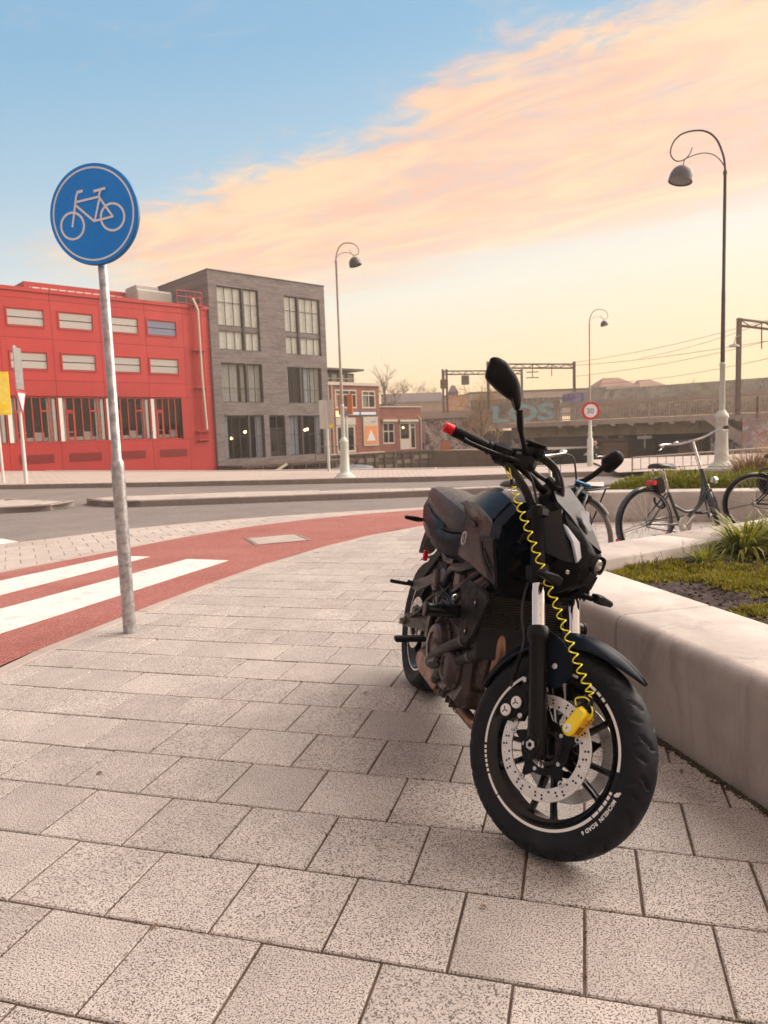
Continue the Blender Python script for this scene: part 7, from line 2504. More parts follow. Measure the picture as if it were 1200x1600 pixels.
ps_ = [(-.300, .030, .955, .925), (-.280, .060, .966, .905), (-.20, .092, .976, .880), (-.08, .108, .978, .862), (.06, .114, .966, .826), (.16, .112, .952, .806), (.28, .104, .936, .800), (.38, .090, .915, .800), (.43, .06, .895, .81)]
mb = MB(); mb.loft([seat_ring(*q, crown=.012) for q in ps_]); mbuild(mb, 'pillion_seat', 'mc_seat_sunlit', smooth=32)
ts_ = [(-.345, .030, .935, .900), (-.31, .062, .925, .870), (-.22, .100, .900, .815), (-.10, .125, .880, .775), (.02, .136, .858, .745), (.14, .138, .840, .730), (.24, .120, .828, .72)]
mb = MB(); mb.loft([seat_ring(*q, crown=.006) for q in ts_]); tc = mbuild(mb, 'tail_cowl', 'mc_paint', smooth=38)
mb = MB(); mb.box((-.33, 0, .875), (.06, .10, .045), .01); mbuild(mb, 'tail_light', 'red_lens', tc, smooth=30)
mb = MB(); mb.prism([(-.30, .83), (-.16, .80), (-.13, .76), (-.20, .74), (-.36, .62), (-.42, .60), (-.40, .66)], lambda u, v, w: (u, w, v), -.035, .035, ch=.006); ph_ = mbuild(mb, 'plate_holder', 'mc_plastic', smooth=30)
for sg in (-1, 1):
    mb = MB(); mb.tube([(-.25, sg * .03, .790), (-.25, sg * .095, .790)], .008, 8); ri = mbuild(mb, 'rear_indicator', 'mc_plastic', smooth=50)
    mb = MB(); mb.prism([(.09, -.010), (.12, -.014), (.175, -.009), (.182, 0), (.175, .009), (.12, .012), (.09, .009)], lambda u, v, w: (-.25 + w, sg * u, .790 + v), -.012, .016, ch=.004); mbuild(mb, 'indicator_head', 'mc_plastic', ri, smooth=30)

# ---------------------------------------------------------------- frame, engine, radiator
def tube(name, pts, r_, mat, parent=None, seg=10, n=5):
    mb = MB(); mb.tube(smooth_path(pts, n), r_, seg); return mbuild(mb, name, mat, parent, smooth=60)
for sg in (-1, 1):
    tube('frame_tube', [(1.06, sg * .04, .86), (.95, sg * .115, .78), (.72, sg * .135, .705), (.55, sg * .130, .665), (.47, sg * .120, .55), (.46, sg * .115, .40), (.47, sg * .10, .30)], .020, 'mc_paint')
    tube('frame_tube', [(.57, sg * .128, .70), (.40, sg * .12, .69), (.20, sg * .10, .745), (-.10, sg * .085, .80)], .014, 'mc_black')
    tube('frame_tube', [(1.04, sg * .05, .80), (.98, sg * .12, .68), (.90, sg * .135, .60), (.80, sg * .13, .55)], .016, 'mc_black')
    tube('frame_tube', [(.98, sg * .125, .755), (.80, sg * .148, .66), (.66, sg * .14, .60)], .013, 'mc_paint')
    # pillion peg hanger: upper and lower arm with the folding peg
    mb = MB(); mb.prism([(.52, .640), (.46, .655), (.30, .590), (.14, .535), (.13, .500), (.20, .500), (.34, .560), (.50, .605)], lambda u, v, w: (u, sg * (.130 + (.52 - u) * .10 + w), v), -.008, .010, ch=.004); hg = mbuild(mb, 'peg_hanger', 'mc_grey', smooth=30)
    mb = MB(); mb.prism([(.34, .700), (.30, .715), (.13, .555), (.13, .515), (.17, .52)], lambda u, v, w: (u, sg * (.118 + (.34 - u) * .20 + w), v), -.007, .009, ch=.003); mbuild(mb, 'hanger_arm', 'mc_black', hg, smooth=30)
    mb = MB(); mb.tube([(.145, sg * .165, .520), (.13, sg * .20, .522)], .013, 10); mb.box((.115, sg * .235, .515), (.030, .085, .014), .004, Matrix.Rotation(sg * radians(14), 3, 'Z')); mbuild(mb, 'pillion_peg', 'mc_plastic', hg, smooth=30)
    for q in range(5):
        pass
    # rider peg
    mb = MB(); mb.box((.60, sg * .265, .378), (.038, .125, .020), .005, Matrix.Rotation(sg * -radians(8), 3, 'X')); pg = mbuild(mb, 'rider_peg', 'mc_plastic', smooth=30)
    mb = MB(); mb.prism([(.48, .42), (.56, .40), (.60, .365), (.57, .34), (.50, .34), (.44, .30), (.42, .33)], lambda u, v, w: (u, sg * w, v), .150, .168, ch=.004); mbuild(mb, 'peg_bracket', 'mc_grey', pg, smooth=30)
    # swing arm
    mb = MB(); secs = []
    for (x, y, z, a, b) in ((.44, .085, .400, .030, .045), (.30, .105, .385, .022, .040), (.12, .128, .350, .018, .036), (-.02, .130, .318, .018, .032), (-.075, .130, .308, .016, .024)):
        secs.append([(x, sg * (y + a * q[0]), z + b * q[1]) for q in ((-.7, -1), (.7, -1), (1, -.6), (1, .6), (.7, 1), (-.7, 1), (-1, .6), (-1, -.6))])
    mb.loft(secs); sw = mbuild(mb, 'swing_arm', 'mc_black', smooth=40)
    mb = MB(); mb.box((-.03, sg * .153, .315), (.07, .014, .050), .004); mbuild(mb, 'chain_adjuster', 'steel', sw, smooth=30)
    mb = MB(); mb.cyl((0, sg * .158, .315), (0, sg * .178, .315), .017, 6, bev=.002); mbuild(mb, 'axle_nut', 'steel', sw, smooth=20)
    # crash protector
    mb = MB(); mb.cyl((.875, sg * .150, .565), (.882, sg * .300, .560), .024, 24, bev=.004); cp = mbuild(mb, 'crash_protector', 'mc_gloss', smooth=40)
    mb = MB(); mb.cyl((.882, sg * .295, .560), (.8825, sg * .309, .560), .027, 24, bev=.004); mbuild(mb, 'protector_cap', 'mc_black', cp, smooth=40)
    # radiator shroud
    mb = MB(); mb.prism([(.87, .655), (.93, .690), (1.09, .680), (1.115, .655), (1.085, .600), (1.040, .52), (1.00, .480), (.955, .475), (.925, .50), (.905, .58)], lambda u, v, w: (u, sg * (w + (1.115 - u) * .10), v), .148, .164, ch=.006); rsd = mbuild(mb, 'radiator_shroud', 'mc_plastic', smooth=30)
    for (x, z) in ((1.015, .630), (.975, .520)):
        mb = MB(); mb.lathe([(.004, .012), (.011, .012), (.013, .0145), (.016, .0145), (.017, .010)], (x, sg * (.152 + (1.115 - x) * .10), z), (0, sg, 0), 18); mbuild(mb, 'shroud_socket', 'mc_dark', rsd, smooth=40)
        mb = MB(); mb.cyl((x + .002, sg * (.160 + (1.115 - x) * .10), z), (x + .002, sg * (.166 + (1.115 - x) * .10), z), .005, 8); mbuild(mb, 'shroud_bolt', 'steel', rsd, smooth=30)
# radiator core with fins
mb = MB(); mb.box((1.000, 0, .560), (.035, .300, .240), .006, Matrix.Rotation(radians(-14), 3, 'Y')); rad = mbuild(mb, 'radiator', 'mc_dark', smooth=30)
mb = MB()
for k in range(26):
    mb.box((1.020 + (k - 13) * .0022, 0, .560 + (k - 13) * .0085), (.006, .28, .0022), 0)
stuff(mbuild(mb, 'radiator_fins', 'mc_engine', rad, smooth=0))
# crankcase, cylinders, covers
mb = MB()
mb.prism([(.46, .50), (.60, .52), (.80, .50), (.93, .42), (.95, .30), (.88, .215), (.60, .195), (.47, .22), (.42, .32)], lambda u, v, w: (u, w, v), -.135, .135, ch=.022); eng = mbuild(mb, 'crankcase', 'mc_engine', smooth=35)
mb = MB(); mb.prism([(.62, .50), (.80, .49), (.90, .43), (1.00, .66), (.93, .73), (.74, .76), (.68, .70)], lambda u, v, w: (u, w, v), -.118, .118, ch=.010); cyl_ = mbuild(mb, 'cylinder_block', 'mc_engine', smooth=35)
for k in range(6):
    mb = MB(); mb.box((.815 + k * .012, 0, .52 + k * .028), (.235, .252, .007), .002, Matrix.Rotation(radians(-24), 3, 'Y')); mbuild(mb, 'cylinder_rib', 'mc_engine', cyl_, smooth=0)
for sg in (-1, 1):
    for (x, z, r_, h) in ((.635, .375, .092, .052), (.815, .345, .070, .045)):
        mb = MB(); mb.lathe([(r_ + .012, 0), (r_ + .012, .010), (r_, .016), (r_ - .004, h - .012), (r_ - .016, h), (r_ * .55, h + .003), (r_ * .5, h - .004), (r_ * .2, h - .004), (0, h + .001)], (x, sg * .133, z), (0, sg, 0), 40); cv_ = mbuild(mb, 'engine_cover', 'mc_engine', eng, smooth=35)
        for k in range(8):
            a = 2 * pi * k / 8 + .2
            p = Vector((x + cos(a) * (r_ + .006), sg * .142, z + sin(a) * (r_ + .006)))
            mb = MB(); mb.cyl(p, p + Vector((0, sg * .010, 0)), .0055, 6); mbuild(mb, 'cover_bolt', 'mc_grey', cv_, smooth=30)
    # finned bottom sump details
    for k in range(5):
        mb = MB(); mb.box((.62 + k * .05, sg * .11, .215), (.008, .05, .04), .002); mbuild(mb, 'sump_rib', 'mc_engine', eng, smooth=0)
mb = MB(); mb.cyl((.93, -.02, .33), (1.01, -.02, .335), .034, 24, bev=.004); mbuild(mb, 'oil_filter', 'mc_black', eng, smooth=40)
mb = MB(); mb.prism([(.90, .46), (.97, .48), (1.02, .44), (.99, .34), (.93, .30), (.88, .36)], lambda u, v, w: (u, w, v), -.10, -.03, ch=.010); mbuild(mb, 'oil_cooler', 'mc_engine', eng, smooth=30)
# big water hoses on the right flank with clips
for pts, r_ in (([(.965, -.115, .515), (.90, -.145, .470), (.78, -.172, .400), (.64, -.170, .330), (.56, -.155, .285), (.52, -.120, .265)], .021),
                ([(.985, -.095, .470), (.93, -.120, .425), (.82, -.150, .355), (.70, -.152, .290), (.61, -.135, .235), (.57, -.100, .215)], .021),
                ([(.60, -.150, .55), (.55, -.165, .50), (.48, -.165, .44), (.44, -.14, .36), (.42, -.12, .30)], .012),
                ([(.72, -.13, .60), (.66, -.155, .52), (.62, -.175, .46)], .009), ([(.88, -.12, .33), (.80, -.15, .26), (.70, -.13, .20)], .007),
                ([(.46, -.13, .56), (.34, -.145, .50), (.25, -.15, .43), (.10, -.15, .36)], .007)):
    o = tube('hose', pts, r_, 'hose', seg=14, n=6)
    if r_ > .02:
        for t in (1, 3, 4):
            p, q = Vector(pts[t]), Vector(pts[t + 1])
            mb = MB(); mb.cyl(p, p + (q - p).normalized() * .012, r_ + .0025, 18); mbuild(mb, 'hose_clip', 'mc_grey', o, smooth=40)
# clutter between engine and frame
rr = random.Random(9)
for (nm, mat, c, s_) in (('throttle_body', 'mc_engine', (.66, -.10, .64), (.10, .08, .09)), ('battery_cover', 'mc_plastic', (.38, -.105, .62), (.16, .04, .11)), ('regulator', 'mc_grey', (.47, -.135, .50), (.07, .04, .09)),
                        ('coil_pack', 'mc_black', (.83, -.09, .73), (.08, .06, .06)), ('brake_reservoir', 'mc_engine', (.43, -.145, .600), (.045, .04, .09)), ('master_cylinder', 'mc_black', (.50, -.16, .42), (.05, .035, .11)), ('horn', 'mc_black', (1.02, -.02, .70), (.03, .10, .09)),
                        ('inner_panel', 'mc_plastic', (.90, 0, .70), (.28, .22, .14)), ('airbox', 'mc_dark', (.55, 0, .72), (.40, .20, .16))):
    mb = MB(); mb.box(c, s_, min(s_) * .2, Matrix.Rotation(rr.uniform(-.35, .35), 3, 'Y')); mbuild(mb, nm, mat, smooth=30)
for k in range(7):
    y = -.11 - rr.random() * .05
    p = [(.40 + rr.random() * .5, y, .62 - rr.random() * .08), (.45 + rr.random() * .4, y - .02, .54), (.5 + rr.random() * .35, y - .01, .47), (.48 + rr.random() * .4, y + .02, .40)]
    tube('wire', p, .0042, 'hose', seg=6)
mb = MB(); mb.cyl((.30, 0, .40), (.42, 0, .66), .034, 16); sk = mbuild(mb, 'rear_shock', 'mc_black', smooth=40)
mb = MB()
pts = [Vector((.30, 0, .40)).lerp(Vector((.42, 0, .66)), t / 90) + Vector((cos(t * .42) * .046 * .9, sin(t * .42) * .046, -cos(t * .42) * .046 * .4)) for t in range(91)]
mb.tube(pts, .006, 6); mbuild(mb, 'shock_spring', 'steel', sk, smooth=60)
# rear hugger and reflector
mb = MB(); mb.grid(22, 9, lambda i, j: (cos(radians(lerp(15, 120, i / 21))) * .345, ((j / 8) * 2 - 1) * .085, .315 + sin(radians(lerp(15, 120, i / 21))) * (.345 - .03 * abs((j / 8) * 2 - 1) ** 2))); mbuild(mb, 'rear_hugger', 'mc_plastic', smooth=50)
mb = MB(); mb.box((.09, -.128, .652), (.016, .022, .050), .004); mbuild(mb, 'red_reflector', 'red_lens', smooth=20)
# chain side and rear brake
mb = MB(); mb.box((.08, -.115, .375), (.075, .045, .06), .010); mbuild(mb, 'rear_caliper', 'mc_black', smooth=30)
mb = MB(); mb.lathe([(.085, -.004), (.098, -.004), (.098, .004), (.085, .004)], (0, .105, .315), (0, 1, 0), 40, close=True); mbuild(mb, 'sprocket', 'steel', smooth=40)
tube('chain', [(0, .105, .413), (.25, .105, .43), (.44, .105, .43), (.48, .105, .40), (.44, .105, .37), (.2, .105, .27), (0, .105, .217), (-.07, .105, .245), (-.098, .105, .315), (-.07, .105, .385), (0, .105, .413)], .006, 'mc_grey', seg=6)
# exhaust: two headers joining below the engine
for sg, y in ((-1, -.060), (1, .055)):
    tube('exhaust_header', [(.955, y, .560), (1.005, y, .520), (1.030, y, .440), (1.020, y, .320), (.975, y * .9, .215), (.90, y * .8, .168), (.78, y * .75, .158), (.62, y * .8, .160), (.45, y * .9, .160)], .0235, 'pipe', seg=20, n=8)
mb = MB(); mb.prism([(.50, .225), (.52, .16), (.48, .125), (.20, .125), (.12, .16), (.12, .22), (.20, .25), (.44, .25)], lambda u, v, w: (u, w, v), -.10, .09, ch=.02); mbuild(mb, 'silencer', 'pipe', smooth=35)
for (x, y, z) in ((1.005, -.060, .27), (.70, -.05, .158)):
    mb = MB(); mb.lathe([(.0235, -.006), (.0265, -.004), (.0265, .004), (.0235, .006)], (x, y, z), (1, 0, .9) if x > .9 else (1, 0, 0), 24); mbuild(mb, 'exhaust_clamp', 'mc_engine', smooth=40)
# side stand down on the left
tube('side_stand', [(.50, .13, .30), (.52, .175, .17), (.535, .235, .030)], .012, 'mc_black')
mb = MB(); mb.box((.54, .245, .022), (.06, .045, .012), .003, Matrix.Rotation(radians(12), 3, 'X')); mbuild(mb, 'stand_foot', 'mc_black', smooth=20)
# gear / brake pedals
tube('brake_pedal', [(.50, -.150, .33), (.60, -.165, .30), (.70, -.170, .31), (.735, -.185, .325)], .008, 'mc_black')
mb = MB(); mb.box((.745, -.200, .328), (.022, .045, .012), .003); mbuild(mb, 'pedal_tip', 'mc_grey', smooth=20)

# ---------------------------------------------------------------- yellow disc lock and its coiled reminder cable
def W_(p):
    q = Matrix.Translation((MX, MY, -.002)) @ (Matrix.Rotation(MYAW, 4, 'Z') @ Matrix.Rotation(-MLEAN, 4, 'X')) @ ST(p)
    return q
lkc = Vector((1.478, -.088, .410))
lk = thing('disc_lock', 'bright yellow disc lock clamped on the perforated front brake disc', 'lock', tuple(W_(lkc)))
Lx = Vector((.30, 0, .954)).normalized(); Ly = Vector((0, -1, 0)); Lz = Vector((.954, 0, -.30)).normalized()
def LT(p): return W_(lkc + Lz * p[0] + Ly * p[1] + Lx * p[2]) - W_(lkc)
prof = []
for k in range(9):
    a = pi + pi * k / 8
    prof.append((cos(a) * .0205 - .000, -.024 + sin(a) * .0205))
prof += [(.0205, .010), (.0160, .042), (.008, .048), (-.0100, .048), (-.0185, .034)]
mb = MB(LT); mb.prism(prof, lambda u, v, w: (u, w, v), -.028, .026, ch=.007); lb = mb.build('lock_body', M['yellow'], lk, smooth=40)
mb = MB(LT); mb.lathe([(0, .0275), (.011, .0275), (.0125, .026), (.0125, .022)], (-.001, 0, -.024), (0, 1, 0), 28); mb.build('key_cylinder', M['white_tape'], lk, smooth=40)
mb = MB(LT); mb.box((-.001, .0285, -.024), (.002, .001, .008), 0); mb.build('key_slot', M['mc_grey'], lk, smooth=0)
mb = MB(LT); mb.box((.0215, -.001, .004), (.0022, .046, .066), .001); sd_ = mb.build('lock_side', M['yellow_d'], lk, smooth=20)
rr = random.Random(4)
mb = MB(LT)
for i in range(5):
    for j in range(2):
        for q in range(4):
            mb.box((.0229, .012 - j * .013 + rr.uniform(-.001, .001), -.022 + i * .0052 + q * .0013 * 0), (.0005, .009, .0030), 0)
for i in range(4):
    mb.box((.0229, -.006 - (i % 2) * .006, .012 + i * .006), (.0005, .006, .0035), 0)
mb.build('lock_print', M['mc_dark'], sd_, smooth=0)
mb = MB(LT); mb.box((0, -.004, .050), (.030, .030, .016), .004); mb.build('lock_shackle', M['mc_black'], lk, smooth=30)
CP = [(1.03, -0.2, 1.006), (1.054, -0.197, 0.977), (1.088, -0.192, 0.939), (1.123, -0.187, 0.901), (1.16, -0.176, 0.859), (1.197, -0.166, 0.816), (1.234, -0.155, 0.774), (1.272, -0.145, 0.731), (1.312, -0.137, 0.69), (1.348, -0.130, 0.651), (1.385, -0.124, 0.611), (1.42, -0.118, 0.572), (1.452, -0.110, 0.538), (1.483, -0.100, 0.508), (1.495, -0.095, 0.488)]
cb = thing('reminder_cable', 'thin yellow coiled cable hanging from the brake lever down to the yellow lock', 'cable', tuple(W_(CP[0])))
o0 = W_(CP[0])
def CT(p): return W_(p) - o0
base = smooth_path(CP, 24)
pts = []
side = Vector((.75, -.66, 0)).normalized()
n = len(base)
tot = 22
for i, p in enumerate(base):
    t = i / (n - 1)
    d_ = (base[min(i + 1, n - 1)] - base[max(i - 1, 0)]).normalized()
    e1 = d_.cross(Vector((0, 1, 0))).normalized(); e2 = d_.cross(e1).normalized()
    a = 2 * pi * tot * t
    am = .0105 * min(1, t * 18, (1 - t) * 18)
    pts.append(p + e1 * cos(a) * am + e2 * sin(a) * am)
mb = MB(CT); mb.tube(pts, .0021, 7); mb.build('coil', M['cable_y'], cb, smooth=60)
mb = MB(CT); mb.tube(smooth_path([(1.03, -.2, 1.004), (.985, -.205, 1.045), (.975, -.212, 1.078), (.985, -.218, 1.083), (1.000, -.215, 1.060), (1.02, -.205, 1.025), (1.03, -.2, 1.004)], 8), .0022, 7); mb.build('loop', M['cable_y'], cb, smooth=60)
mb = MB(CT); mb.cyl((1.026, -.2, 1.012), (1.036, -.2, .994), .006, 10); mb.build('ferrule', M['mc_black'], cb, smooth=40)
mb = MB(CT); mb.tube(smooth_path([(1.495, -.095, .488), (1.498, -.098, .480), (1.480, -.10, .484), (1.455, -.10, .470), (1.462, -.098, .452)], 8), .0022, 7); mb.build('end_loop', M['cable_y'], cb, smooth=60)
mb = MB(CT); mb.tube(smooth_path([(1.502, -.098, .472), (1.515, -.10, .460), (1.516, -.10, .440), (1.505, -.098, .428)], 8), .0022, 7); mb.build('end_loop', M['cable_y'], cb, smooth=60)
mb = MB(CT); mb.cyl((1.497, -.095, .490), (1.505, -.098, .470), .0055, 10); mb.build('ferrule', M['mc_black'], cb, smooth=40)

# ================================================================== BICYCLES
M['bk_green'] = pm('dark_green_enamel', lin(.016, .026, .026), .25, var=.1, coat=.5)
M['bk_navy'] = pm('navy_black_enamel', lin(.014, .019, .032), .28, var=.1, coat=.5)
M['bk_black'] = pm('bicycle_black', lin(.007, .006, .007), .35, var=.15, spec=.3)
M['bk_tyre'] = pm('bicycle_tyre', lin(.010, .009, .010), .7, var=.2, spec=.2)
M['bk_tyre_g'] = pm('worn_grey_tyre', lin(.16, .125, .11), .8, var=.25)
M['bk_rim'] = pm('bicycle_rim', lin(.42, .40, .40), .35, .8, var=.2)
M['bk_steel'] = pm('bicycle_chrome', lin(.66, .64, .60), .22, .95, var=.15, vs=20)
M['bk_grip'] = pm('brown_grip', lin(.10, .055, .045), .6)
M['bk_saddle'] = pm('bicycle_saddle', lin(.022, .018, .018), .45, var=.2)
M['bk_strip'] = pm('reflective_strip', lin(.5, .5, .5), .5)


def bicycle(label, x, y, yaw, lean, steer, R_, wb, frame_mat, tyre_mat, kind, bar=.30, saddle_z=.84, bar_z=1.02, fender='bk_navy'):
    bk = thing('bicycle', label, 'bicycle', (x, y, 0), (-lean, 0, yaw), 'bicycles parked between the planters')
    Rh = R_
    hx, hz = wb - .235, .60               # lower head
    tx, tz = wb - .305, .80               # upper head
    axv = (Vector((tx, 0, tz)) - Vector((hx, 0, hz))).normalized()
    Rr = Matrix.Rotation(steer, 3, axv)
    def SB(p): return Rr @ (Vector(p) - Vector((hx, 0, hz))) + Vector((hx, 0, hz))
    def b(mb, nm, mat, par=None, smooth=50, **k): return mb.build(nm, M[mat] if isinstance(mat, str) else mat, par or bk, smooth=smooth, **k)
    for fr in (0, 1):
        T = SB if fr else None
        cx = wb if fr else 0
        mb = MB(T)
        mb.lathe([(Rh - .040, -.012), (Rh - .030, -.013), (Rh - .027, -.010), (Rh - .027, .010), (Rh - .030, .013), (Rh - .040, .012), (Rh - .044, .006), (Rh - .044, -.006)], (cx, 0, Rh), (0, 1, 0), 56, close=True)
        w_ = b(mb, 'front_wheel' if fr else 'rear_wheel', 'bk_rim')
        mb = MB(T)
        mb.lathe([(Rh - .021 + .021 * cos(a), .021 * sin(a)) for a in [2 * pi * k / 10 for k in range(10)]], (cx, 0, Rh), (0, 1, 0), 64, close=True)
        b(mb, 'tyre', tyre_mat, w_)
        for sg in (-1, 1):
            mb = MB(T); mb.lathe([(Rh - .034, 0), (Rh - .030, 0)], (cx, sg * .0195, Rh), (0, 1, 0), 56); b(mb, 'reflective_band', 'bk_strip', w_, smooth=0, fixn=False)
        mb = MB(T); mb.cyl((cx, -.045, Rh), (cx, .045, Rh), .022 if not fr else .014, 14); b(mb, 'hub', 'bk_steel', w_)
        mb = MB(T)
        for k in range(32):
            a = 2 * pi * k / 32; o = (.5 if k % 4 < 2 else -.5)
            sy = .03 if k % 2 else -.03
            mb.tube([(cx + cos(a + o) * .02, sy, Rh + sin(a + o) * .02), (cx + cos(a) * (Rh - .042), 0, Rh + sin(a) * (Rh - .042))], .0012, 3, caps=False)
        stuff(b(mb, 'spokes', 'bk_steel', w_, smooth=0))
        a0, a1 = (radians(-18), radians(110)) if not fr else (radians(35), radians(175))
        if not fr:
            a0, a1 = radians(52), radians(205)
        mb = MB(T)
        rf = Rh + .022
        mb.grid(26, 7, lambda i, j: (cx + cos(lerp(a0, a1, i / 25)) * (rf - .012 * abs(j / 3 - 1) ** 2), (j / 3 - 1) * .032, Rh + sin(lerp(a0, a1, i / 25)) * (rf - .012 * abs(j / 3 - 1) ** 2)))
        md = b(mb, 'mudguard', fender)
        for sg in (-1, 1):
            a_ = a1 if not fr else a0 + .2
            a_ = a1 - .25 if not fr else a1 - .15
            mb = MB(T); mb.tube([(cx + .01, sg * .05, Rh), (cx + cos(a_) * rf, sg * .03, Rh + sin(a_) * rf)], .003, 5); b(mb, 'mudguard_stay', 'bk_black', md)
    BB = Vector((wb * .42, 0, .285)); ST_ = Vector((wb * .285, 0, .60)); SP = Vector((wb * .235, 0, saddle_z - .06))
    def tb(nm, pts, r_, mat, T=None, par=None, n=5, seg=10):
        mb = MB(T); mb.tube(smooth_path(pts, n) if len(pts) > 2 else pts, r_, seg); return b(mb, nm, mat, par)
    fm = frame_mat
    tb('seat_tube', [BB, ST_], .016, fm)
    if kind == 'loop':
        tb('down_tube', [(hx + .012, 0, hz + .03), (hx - .07, 0, hz - .12), (wb * .55, 0, .37), BB + Vector((0, 0, .01))], .018, fm)
        tb('loop_tube', [(tx + .012, 0, tz - .03), (tx + .01, 0, tz - .20), (tx - .06, 0, tz - .36), (wb * .50, 0, .40), ST_ * .6 + BB * .4], .015, fm)
    else:
        tb('down_tube', [(hx + .01, 0, hz + .03), BB], .018, fm)
        tb('top_tube', [(tx + .01, 0, tz - .04), ST_ * .75 + BB * .25], .015, fm)
    tb('head_tube', [(hx, 0, hz), (tx, 0, tz)], .021, fm)
    for sg in (-1, 1):
        tb('chain_stay', [BB + Vector((-.02, sg * .03, 0)), (.0, sg * .055, Rh)], .009, fm)
        tb('seat_stay', [ST_ + Vector((-.01, sg * .02, -.01)), (.0, sg * .055, Rh)], .008, fm)
        tb('fork_blade', [(hx + .01, sg * .03, hz - .01), (hx + .05, sg * .045, hz - .12), (wb - .04, sg * .05, Rh + .06), (wb, sg * .05, Rh)], .011, fm, SB)
    tb('seat_post', [ST_, SP], .013, 'bk_steel')
    # saddle
    sx, sz = SP.x, saddle_z
    secs = []
    for (u, hw, dz_) in ((-.13, .055, .004), (-.115, .085, .008), (-.07, .098, .010), (-.01, .080, .004), (.05, .042, 0), (.11, .026, -.002), (.145, .015, -.010)):
        secs.append([(sx + u, hw * q[0], sz + dz_ + q[1]) for q in ((0, .014), (-.6, .008), (-.98, -.012), (-.9, -.034), (-.4, -.028), (.4, -.028), (.9, -.034), (.98, -.012), (.6, .008))])
    mb = MB(); mb.loft(secs); sd = b(mb, 'saddle', 'bk_saddle')
    mb = MB()
    for sg in (-1, 1):
        pts = [(sx - .085 + cos(t * .9) * .012, sg * .05 + sin(t * .9) * .012, sz - .08 + t * .0018) for t in range(28)]
        mb.tube(pts, .003, 5)
    b(mb, 'saddle_spring', 'bk_steel', sd)
    # bars
    stp = Vector((tx - .02, 0, bar_z - .01))
    tb('stem', [(tx, 0, tz - .02), (tx - .022, 0, tz + .12), stp], .012, 'bk_steel', SB)
    half = [(stp.x + .005, 0, bar_z), (stp.x + .03, .10, bar_z + .004), (stp.x + .015, .19, bar_z + .022), (stp.x - .06, bar - .03, bar_z + .034), (stp.x - .15, bar, bar_z + .02), (stp.x - .21, bar + .005, bar_z + .008)]
    bp_ = [(x_, -y_, z_) for x_, y_, z_ in half[::-1]] + half[1:]
    hb_ = tb('handlebar', bp_, .011, 'bk_steel', SB, n=6)
    for sg in (-1, 1):
        mb = MB(SB); mb.cyl((stp.x - .10, sg * (bar - .008), bar_z + .027), (stp.x - .225, sg * (bar + .006), bar_z + .006), .017, 14, bev=.004); b(mb, 'grip', 'bk_grip' if kind == 'loop' else 'bk_black', hb_)
        tb('brake_lever', [(stp.x - .055, sg * (bar - .04), bar_z + .02), (stp.x - .10, sg * (bar + .0), bar_z - .012), (stp.x - .17, sg * (bar + .015), bar_z - .02)], .005, 'bk_steel', SB, hb_, seg=6)
    tb('brake_cable', [(stp.x - .04, bar - .06, bar_z + .02), (stp.x + .09, .08, bar_z + .03), (stp.x + .11, .02, bar_z - .10), (hx + .03, .02, hz + .02)], .0028, 'bk_black', SB, hb_, seg=5)
    mb = MB(SB); mb.lathe([(0, .022), (.018, .018), (.026, .006), (.027, 0), (0, 0)], (stp.x + .012, .15, bar_z + .018), (0, 0, 1), 18); b(mb, 'bell', 'bk_steel', hb_)
    # crank, chain case, pedals
    mb = MB(); mb.lathe([(.03, -.004), (.082, -.004), (.085, 0), (.082, .004), (.03, .004)], BB + Vector((0, -.055, 0)), (0, 1, 0), 26, close=True); cr = b(mb, 'chainring', 'bk_steel')
    for sg, an in ((-1, .7), (1, .7 + pi)):
        e = BB + Vector((cos(an) * .165, sg * .085, sin(an) * .165))
        tb('crank_arm', [BB + Vector((0, sg * .065, 0)), e], .009, 'bk_steel', None, cr, seg=8)
        mb = MB(); mb.box(e + Vector((0, sg * .05, 0)), (.085, .085, .022), .005); b(mb, 'pedal', 'bk_black', cr, smooth=30)
    tb('chain', [BB + Vector((0, -.055, .084)), (.0, -.055, Rh + .034), (-.035, -.055, Rh), (.0, -.055, Rh - .034), BB + Vector((0, -.055, -.084))], .005, 'bk_black', None, None, 4, 5)
    # ring lock and lights
    mb = MB()
    c_ = ST_ * .5 + Vector((0, 0, Rh)) * .5 + Vector((.03, 0, .05))
    mb.tube([(c_.x + cos(a) * .03, sin(a) * .055, c_.z + cos(a) * -.055) for a in [radians(q) for q in range(-140, 141, 20)]], .012, 8); b(mb, 'ring_lock', 'bk_black')
    mb = MB(); mb.lathe([(0, .035), (.02, .034), (.030, .02), (.032, -.01), (.02, -.03), (0, -.035)], (hx + .075, 0, hz + .10), (1, 0, -.15), 16); b(mb, 'front_lamp', 'bk_steel', None) if False else None
    tb('side_stand', [BB + Vector((-.05, .03, -.01)), (BB.x - .10, .15, .02)], .008, 'bk_black', None, None)
    return bk, SB, b, tb, dict(wb=wb, R=Rh, tx=tx, tz=tz, hx=hx, hz=hz, SP=SP, ST=ST_, BB=BB, stp=stp)


